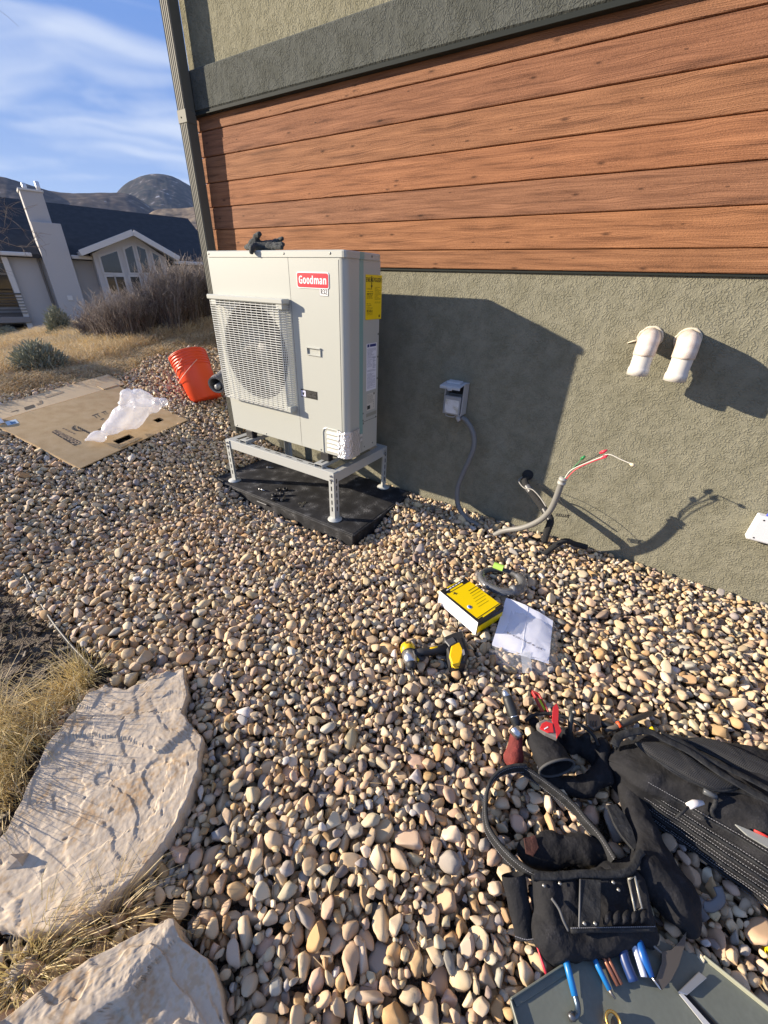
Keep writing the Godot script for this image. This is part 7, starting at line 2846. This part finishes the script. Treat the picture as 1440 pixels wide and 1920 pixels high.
	part("handle", tubem([P.call(1194, 1758, 0.065), P.call(1208, 1800, 0.06), P.call(1222, 1832, 0.056)], [0.010, 0.0105, 0.006], 10), mat(0.008, 0.09, 0.33, 0.35), n2)
	part("blade", tubem([P.call(1221, 1830, 0.056), P.call(1239, 1856, 0.054)], [0.003, 0.002], 8), chrome, n2)
	var sn := thing("tin_snips", "dark steel hooked blade resting on the metal panel", "snips", Vector3.ZERO)
	part("blade", flat_shape([[1286, 1748], [1284, 1770], [1272, 1810], [1258, 1838], [1242, 1856], [1228, 1838], [1240, 1805], [1240, 1785], [1258, 1782], [1272, 1768]], 0.052, 0.006, 0.002), mat(0.13, 0.115, 0.10, 0.5, 0.6), sn)
	part("edge", tubem([P.call(1206, 1756, 0.058), P.call(1240, 1786, 0.056)], 0.0035, 8), dull, sn)
	var rd := thing("test_lead", "thin red test lead hanging from the holster", "lead", Vector3.ZERO)
	part("lead", tubem([P.call(1005, 1768, 0.05), P.call(1012, 1790, 0.048), P.call(1018, 1808, 0.046), P.call(1024, 1826, 0.045)], [0.0022, 0.0022, 0.0035, 0.003], 8), mat(0.55, 0.03, 0.05, 0.45), rd)

# ---------- grasses, shrubs, bare tree ----------
func tuft_mesh(seed_: int, blades: int, tall: float, spread: float, wide: float, lean := Vector3.ZERO, kinked := false) -> ArrayMesh:
	var r := RandomNumberGenerator.new()
	r.seed = seed_
	var st := start()
	for b in blades:
		var a := r.randf() * TAU
		var root := Vector3(cos(a), 0, sin(a)) * spread * 0.35 * sqrt(r.randf())
		var h := tall * r.randf_range(0.45, 1.0)
		var out_ := Vector3(cos(a), 0, sin(a)) * spread * r.randf_range(0.3, 1.1) + lean * h * r.randf_range(0.5, 1.3)
		if kinked:
			out_ += Vector3(r.randfn(), 0, r.randfn()) * spread * 0.5
		var side := Vector3(-sin(a), 0, cos(a)).rotated(Vector3.UP, r.randf_range(-1, 1)) * wide * r.randf_range(0.7, 1.3)
		var drop := clampf(out_.length() / maxf(h, 0.01) * 0.35, 0.0, 0.8)
		var p0 := root
		var p1 := root + out_ * 0.25 + Vector3(0, h * 0.5, 0)
		var p2 := root + out_ * 0.62 + Vector3(0, h * (0.86 - drop * 0.2), 0)
		var p3 := root + out_ + Vector3(0, h * (1.0 - drop), 0)
		for q in [[p0, p1, 1.0, 0.9], [p1, p2, 0.9, 0.6]]:
			st.add_vertex(q[0] - side * q[2]); st.add_vertex(q[1] - side * q[3]); st.add_vertex(q[1] + side * q[3])
			st.add_vertex(q[0] - side * q[2]); st.add_vertex(q[1] + side * q[3]); st.add_vertex(q[0] + side * q[2])
		st.add_vertex(p2 - side * 0.6); st.add_vertex(p3); st.add_vertex(p2 + side * 0.6)
	return done(st)

func grass_mat() -> StandardMaterial3D:
	var m := mat(1, 1, 1, 0.75, 0, 0.3)
	m.vertex_color_use_as_albedo = true
	m.backlight_enabled = true
	m.backlight = Color(0.6, 0.55, 0.4)
	return m

func scatter(called: String, mesh: Mesh, m: Material, list: Array, parent: Node) -> MultiMeshInstance3D:
	var mm := MultiMesh.new()
	mm.transform_format = MultiMesh.TRANSFORM_3D
	mm.use_colors = true
	mm.mesh = mesh
	mm.instance_count = list.size()
	for k in list.size():
		mm.set_instance_transform(k, list[k][0])
		mm.set_instance_color(k, list[k][1])
	var o := MultiMeshInstance3D.new()
	o.multimesh = mm
	o.material_override = m
	o.set_meta("kind", "stuff")
	if parent == self:
		o.name = numbered(called)
		add_child(o)
	else:
		o.name = called
		parent.add_child(o, true)
	return o

# metres that so many pixels span at a place, and the height that reaches up to pixel row «top»
func span(p: Vector3, px: float) -> float:
	return px * (p - EYE).dot(FWD) / F

func rise(px: float, py: float, top: float) -> float:
	var p := pg(px, py)
	var h := 0.02
	while h < 4.0:
		var q := p + Vector3(0, h, 0) - EYE
		if q.dot(DOWN) / q.dot(FWD) * F + 960.0 < top:
			break
		h += 0.01
	return h

func build_plants() -> void:
	var gm := grass_mat()
	var r := RandomNumberGenerator.new()
	r.seed = 1234
	# dry field grass
	var patch := noise(0.45, 91, 3)
	var lists: Array = [[], [], []]
	for k in 20000:
		var x := -4.45 - pow(r.randf(), 1.6) * 11.0
		var z := r.randf_range(-7.5, 4.0 - x * 0.15)
		if in_gravel(x, z):
			continue
		if z > -0.1 and x > -3.2: continue
		var q := Vector3(x, ground(x, z), z) - EYE
		var depth := q.dot(FWD)
		if depth < 0.5 or absf(q.dot(RIGHT) / depth * F) > 800: continue
		var p := patch.get_noise_2d(x, z)
		var c := Color(0.78, 0.66, 0.44).lerp(Color(0.60, 0.47, 0.285), clampf(0.5 - p * 1.1, 0, 1))
		if x > -5.3:
			c = c.lerp(Color(0.34, 0.20, 0.10), 0.6 * r.randf())
		c = c.lerp(Color(0.66, 0.58, 0.42), r.randf() * 0.35)
		c = c * r.randf_range(0.75, 1.1)
		var s := r.randf_range(0.6, 1.15) * (0.55 if x > -5.1 else 1.0)
		lists[k % 3].append([Transform3D(Basis(Vector3.UP, r.randf() * TAU).scaled(Vector3(1.1, s, 1.1)), Vector3(x, ground(x, z) - 0.03, z)), c])
	var field := Node3D.new()
	field.name = "field_grass"
	add_child(field)
	field.set_meta("kind", "stuff")
	field.set_meta("label", "dry straw-coloured grass of the field beyond the gravel")
	field.set_meta("category", "grass")
	for v in 3:
		scatter("tufts", tuft_mesh(20 + v, 26, 0.18, 0.13, 0.0020, Vector3(0.25, 0, -0.3), true), gm, lists[v], field)
	# sagebrush and other low shrubs in the field
	sage("grey-green sagebrush mound in the dry field near the cardboard", pg(80, 690), span(pg(80, 690), 52), rise(80, 690, 642), 31)
	sage("upright sagebrush at the foot of the neighbour's chimney", pg(118, 626), span(pg(118, 626), 24), rise(118, 626, 575), 32)
	sage("low dark sagebrush at the foot of the neighbour's glass doors", pg(22, 634), span(pg(22, 634), 22), rise(22, 634, 610), 33)
	# leafless shrubs in front of the neighbour's house
	var spots := [
		[172, 632, 588, 28], [196, 636, 562, 30], [222, 638, 545, 34], [250, 636, 540, 34], [272, 632, 545, 30],
		[262, 622, 556, 30], [290, 624, 528, 34], [316, 620, 505, 36], [342, 614, 490, 38], [370, 608, 486, 38], [400, 604, 488, 36], [330, 622, 520, 34], [362, 612, 505, 34],
	]
	for k in spots.size():
		var s: Array = spots[k]
		bare_shrub(pg(s[0], s[1]), span(pg(s[0], s[1]), s[3]), rise(s[0], s[1], s[2]), 700 + k, ["low leafless shrub at the end of the thicket near the chimney", "leafless shrub of grey twigs in the low half of the thicket", "tall leafless shrub of grey twigs in the high half of the thicket"][0 if k == 0 else 1 if k < 6 else 2])
	# planted bed at the lower left: straw grasses over dark mulch
	var bed: Array = [[], []]
	for k in 130:
		var p := Vector3(r.randf_range(-2.9, -0.75), 0, r.randf_range(2.08, 3.0))
		if in_gravel(p.x, p.z): continue
		var blocked := false
		for s in solid:
			if Geometry2D.is_point_in_polygon(Vector2(p.x, p.z), s[0]): blocked = true
		if blocked: continue
		var c := Color(0.34, 0.25, 0.12).lerp(Color(0.48, 0.40, 0.24), r.randf())
		if r.randf() < 0.2:
			c = Color(0.16, 0.16, 0.07)
		c *= r.randf_range(0.6, 1.0)
		bed[k % 2].append([Transform3D(Basis(Vector3.UP, r.randf() * TAU).scaled(Vector3.ONE * r.randf_range(0.35, 0.7)), Vector3(p.x, -0.06, p.z)), c])
	var dead := Node3D.new()
	dead.name = "dead_grass"
	add_child(dead)
	dead.set_meta("kind", "stuff")
	dead.set_meta("label", "dead grass litter on the dark mulch bed")
	dead.set_meta("category", "grass")
	for v in 2:
		scatter("tufts", tuft_mesh(40 + v, 16, 0.10, 0.22, 0.0014, Vector3.ZERO, true), gm, bed[v], dead)
	# ornamental grass clumps leaning over the slab
	var clumps := [[135, 1300, 0.19], [95, 1345, 0.22], [62, 1395, 0.23], [30, 1440, 0.24], [10, 1500, 0.24], [-20, 1380, 0.3], [160, 1282, 0.20]]
	for k in clumps.size():
		var q: Array = clumps[k]
		var at_ := ph(q[0], q[1], -0.03)
		clump("straw-coloured grass clump beside the flat sandstone slab", "grass clumps beside the flat slab", at_, q[2], 800 + k, Vector3(0.35, 0, 0.55) if k < 5 or k == 7 else Vector3(0.2, 0, 0.1))
	for k in 3:
		var at_ := ph([95, 55, 210][k], [1795, 1835, 1735][k], -0.02)
		clump("thin greenish grass clump in the gap between the two slabs", "grass clumps between the slabs", at_, 0.16, 830 + k, Vector3(0.5, 0, -0.4))
	# black edging with its pale worn lip, along the bed
	var e: Array = []
	for p in [[-90, 955], [-20, 1018], [8, 1030], [40, 1068], [64, 1110], [95, 1160], [130, 1205], [160, 1237], [184, 1262]]:
		var v := ph(p[0], p[1], 0.028)
		e.append(v)
	var ed := thing("garden_edging", "black plastic garden edging between the gravel and the mulch bed", "edging", Vector3.ZERO)
	var path := curve(e, 5)
	var lower: Array = []
	for i in path.size():
		lower.append(path[i] + Vector3(0, -0.035, 0))
	part("edging_strip", tubem(lower, 0.035, 8, true, 0.10) if false else band_mesh(path, 0.075, 0.003), mat(0.02, 0.02, 0.021, 0.6), ed)
	part("edging_lip", tubem(path, 0.0048, 7), mat(0.055, 0.053, 0.05, 0.55), ed)
	var hose: Array = []
	for p in [[10, 1078], [42, 1068], [80, 1056], [120, 1050], [160, 1052], [205, 1060]]:
		hose.append(ph(p[0], p[1], 0.022))
	hose.append(hose[-1] + Vector3(0.06, -0.05, 0.02))
	tag(part("drip_tube", tubem(curve(hose, 5), 0.0042, 7), mat(0.015, 0.015, 0.015, 0.5)), "thin black drip tube bent over the gravel from the edging", "tube")
	build_mulch(r)
	# straws and twigs blown onto the gravel
	var ls := start(true)
	tube(ls, [Vector3(-0.05, 0, 0), Vector3(-0.01, 0.006, 0.004), Vector3(0.05, 0, -0.003)], [0.0010, 0.0013, 0.0007], 4, false)
	var straw := done(ls)
	var lit: Array = []
	for k in 420:
		var x := r.randf_range(-4.6, 1.2)
		var z := r.randf_range(0.1, 2.5)
		if not in_gravel(x, z) or (x > -2.55 and x < -1.15 and z < 0.78): continue
		lit.append([Transform3D(Basis.from_euler(Vector3(0, r.randf() * TAU, r.randfn() * 0.15)).scaled(Vector3.ONE * r.randf_range(0.5, 1.3)), Vector3(x, ground(x, z) + 0.012 + 0.012 * r.randf(), z)), Color(0.30, 0.22, 0.13) * r.randf_range(0.5, 1.5)])
	var lo := scatter("plant_litter", straw, gm, lit, self)
	lo.set_meta("label", "dry straws and twigs scattered on the gravel")
	lo.set_meta("category", "litter")
	build_tree()

func band_mesh(path: Array, wide: float, thick: float) -> ArrayMesh:
	var st := start()
	for i in path.size() - 1:
		bar(st, path[i] - Vector3(0, wide / 2, 0), path[i + 1] - Vector3(0, wide / 2, 0), wide, thick, 0.0)
	return done(st)

func clump(label: String, group: String, at_: Vector3, tall: float, seed_: int, lean: Vector3) -> void:
	var r := RandomNumberGenerator.new()
	r.seed = seed_
	var o := thing("grass_clump", label, "grass", at_, group)
	var tones := [Color(0.50, 0.38, 0.19), Color(0.40, 0.29, 0.13), Color(0.58, 0.47, 0.27), Color(0.27, 0.23, 0.10)]
	for k in 3:
		var c: Color = tones[(k + seed_) % 4] if k < 2 else tones[2]
		var m := mat(c.r, c.g, c.b, 0.7, 0, 0.35)
		m.backlight_enabled = true
		m.backlight = Color(0.55, 0.5, 0.35)
		var b := part("blades", tuft_mesh(seed_ * 3 + k, 55, tall, tall * 0.62, 0.0011, lean, true), m, o)
		b.set_meta("kind", "stuff")

func sage(label: String, at_: Vector3, wide: float, tall: float, seed_: int) -> void:
	var r := RandomNumberGenerator.new()
	r.seed = seed_
	var o := thing("sagebrush", label, "shrub", at_ - Vector3(0, 0.04, 0), "sagebrush in the dry field")
	var st := start()
	for k in 1500:
		var a := r.randf() * TAU
		var f := pow(r.randf(), 0.5)
		var d := Vector3(cos(a), 0, sin(a))
		var y := tall * sqrt(maxf(0.05, 1.0 - f * f)) * r.randf_range(0.35, 1.05)
		var p := d * wide * 0.75 * f * r.randf_range(0.8, 1.15) + Vector3(0, y, 0)
		var dir := (d * f + Vector3(0, 0.9, 0) + Vector3(r.randfn(), r.randfn(), r.randfn()) * 0.4).normalized()
		var side := dir.cross(Vector3(r.randfn(), r.randfn(), r.randfn())).normalized() * 0.006
		var q := p + dir * r.randf_range(0.04, 0.09)
		st.add_vertex(p - side); st.add_vertex(q); st.add_vertex(p + side)
		st.add_vertex((p + q) / 2 - side * 1.6); st.add_vertex(q + side * 1.2); st.add_vertex((p + q) / 2 + side)
	var lf := part("foliage", done(st), mat(0.27, 0.28, 0.21, 0.9), o)
	lf.set_meta("kind", "stuff")
	var ws := start(true)
	for k in 26:
		var a := r.randf() * TAU
		var e := Vector3(cos(a) * wide * 0.6 * r.randf(), tall * r.randf_range(0.5, 0.9), sin(a) * wide * 0.6 * r.randf())
		tube(ws, [Vector3.ZERO, e * 0.5 + Vector3(0, -0.02, 0), e], [0.007, 0.004, 0.002], 4, false)
	var wd := part("stems", done(ws), mat(0.10, 0.08, 0.06, 0.95), o)
	wd.set_meta("kind", "stuff")

func bare_shrub(at_: Vector3, wide: float, tall: float, seed_: int, label: String) -> void:
	var r := RandomNumberGenerator.new()
	r.seed = seed_
	var o := thing("bare_shrub", label, "shrub", at_ - Vector3(0, 0.03, 0), "leafless shrubs in front of the neighbour's house")
	var tones := [[0.20, 0.165, 0.145], [0.30, 0.26, 0.235], [0.11, 0.080, 0.068]]
	var thin := clampf(tall / 1.1, 0.5, 1.2)
	for g in 3:
		var st := start(true)
		for k in [70, 60, 45][g]:
			var a := r.randf() * TAU
			var root := Vector3(cos(a), 0, sin(a)) * wide * 0.45 * sqrt(r.randf())
			var out_ := Vector3(cos(a), 0, sin(a)) * wide * r.randf_range(0.05, 0.5) + Vector3(r.randfn(), 0, r.randfn()) * 0.10 * tall
			var h := tall * r.randf_range(0.55, 1.08) * (0.75 if g == 2 else 1.0)
			var p1 := root + out_ * 0.35 + Vector3(0, h * 0.45, 0)
			var p2 := root + out_ * 0.75 + Vector3(r.randfn() * 0.03, h * 0.8, r.randfn() * 0.03)
			var p3 := root + out_ + Vector3(r.randfn() * 0.05, h, r.randfn() * 0.05)
			tube(st, [root, p1, p2, p3], [0.0065 * thin, 0.005 * thin, 0.0036 * thin, 0.0018 * thin], 3, false)
			for t in 6:
				var f := r.randf_range(0.35, 0.95)
				var b := p1.lerp(p3, f)
				var d := Vector3(r.randfn(), absf(r.randfn()) + 0.7, r.randfn()).normalized() * r.randf_range(0.08, 0.24) * tall * 0.8
				var e := b + d
				tube(st, [b, b + d * 0.5 + Vector3(r.randfn(), 0, r.randfn()) * 0.012, e], [0.0030 * thin, 0.0024 * thin, 0.0015 * thin], 3, false)
		var p := part("twigs", done(st), mat(tones[g][0], tones[g][1], tones[g][2], 0.9), o)
		p.set_meta("kind", "stuff")

func build_mulch(r: RandomNumberGenerator) -> void:
	# bark chips and small debris of the bed
	var st := start()
	box(st, Vector3(0.034, 0.005, 0.012), Transform3D(), 0.001)
	var m := done(st)
	var list: Array = []
	for k in 2600:
		var x := r.randf_range(-3.2, -0.55)
		var z := r.randf_range(2.04, 2.95)
		if in_gravel(x, z): continue
		var c := Color(0.045, 0.032, 0.024) * r.randf_range(0.5, 1.6)
		if r.randf() < 0.10:
			c = Color(0.22, 0.19, 0.15)
		list.append([Transform3D(Basis.from_euler(Vector3(r.randfn() * 0.4, r.randf() * TAU, r.randfn() * 0.4)).scaled(Vector3(r.randf_range(0.5, 1.4), 1, r.randf_range(0.6, 1.5))), Vector3(x, ground(x, z) - 0.05 + r.randf() * 0.02, z)), c])
	var mm := mat(1, 1, 1, 0.95)
	mm.vertex_color_use_as_albedo = true
	var o := scatter("bark_mulch", m, mm, list, self)
	o.set_meta("label", "dark bark mulch of the planted bed")
	o.set_meta("category", "mulch")

var twig_rng := RandomNumberGenerator.new()

func limb(st: SurfaceTool, p: Vector3, d: Vector3, length: float, r0: float, depth: int) -> void:
	var pts: Array = [p]
	var rad: Array = [r0]
	var q := p
	var dir := d
	var n := 5
	for k in n:
		dir = (dir + Vector3(twig_rng.randfn(), twig_rng.randfn(), twig_rng.randfn()) * 0.16).normalized()
		q += dir * length / n
		pts.append(q)
		rad.append(lerpf(r0, r0 * 0.45, (k + 1.0) / n))
	tube(st, pts, rad, 5 if r0 > 0.01 else 3, false)
	if depth <= 0:
		return
	for k in (4 if depth > 1 else 5):
		var f := twig_rng.randi_range(2, n)
		var nd := (dir + Vector3(twig_rng.randfn(), twig_rng.randfn() + 0.15, twig_rng.randfn()) * 0.75).normalized()
		limb(st, pts[f], nd, length * twig_rng.randf_range(0.4, 0.62), maxf(rad[f] * 0.6, 0.0022), depth - 1)

func build_tree() -> void:
	twig_rng.seed = 4242
	var foot := ph(-330, 760, 0.35)
	var crown := pd(-190, 380, 4.6)
	foot = Vector3(crown.x, ground(crown.x, crown.z) - 0.1, crown.z)
	var o := thing("bare_tree", "leafless tree whose pale twigs reach in over the neighbour's chimney", "tree", foot)
	var bark := mat(0.15, 0.125, 0.11, 0.9)
	var h := crown.y - foot.y
	part("trunk", tubem([Vector3.ZERO, Vector3(0.04, h * 0.5, 0.02), Vector3(0, h, 0), Vector3(0.05, h + 1.3, 0.05)], [0.09, 0.075, 0.055, 0.02], 9), bark, o)
	for q in [[-10, 415, 4.7, 0.026], [30, 428, 5.0, 0.022], [-40, 375, 4.5, 0.02], [-25, 150, 4.6, 0.022]]:
		var st := start(true)
		var tip := pd(q[0], q[1], q[2]) - foot
		var base := Vector3(0, h * (0.9 if q[1] > 200 else 1.15), 0)
		var d := (tip - base)
		limb(st, base, d.normalized(), d.length(), q[3], 3)
		part("limb", done(st), bark, o)
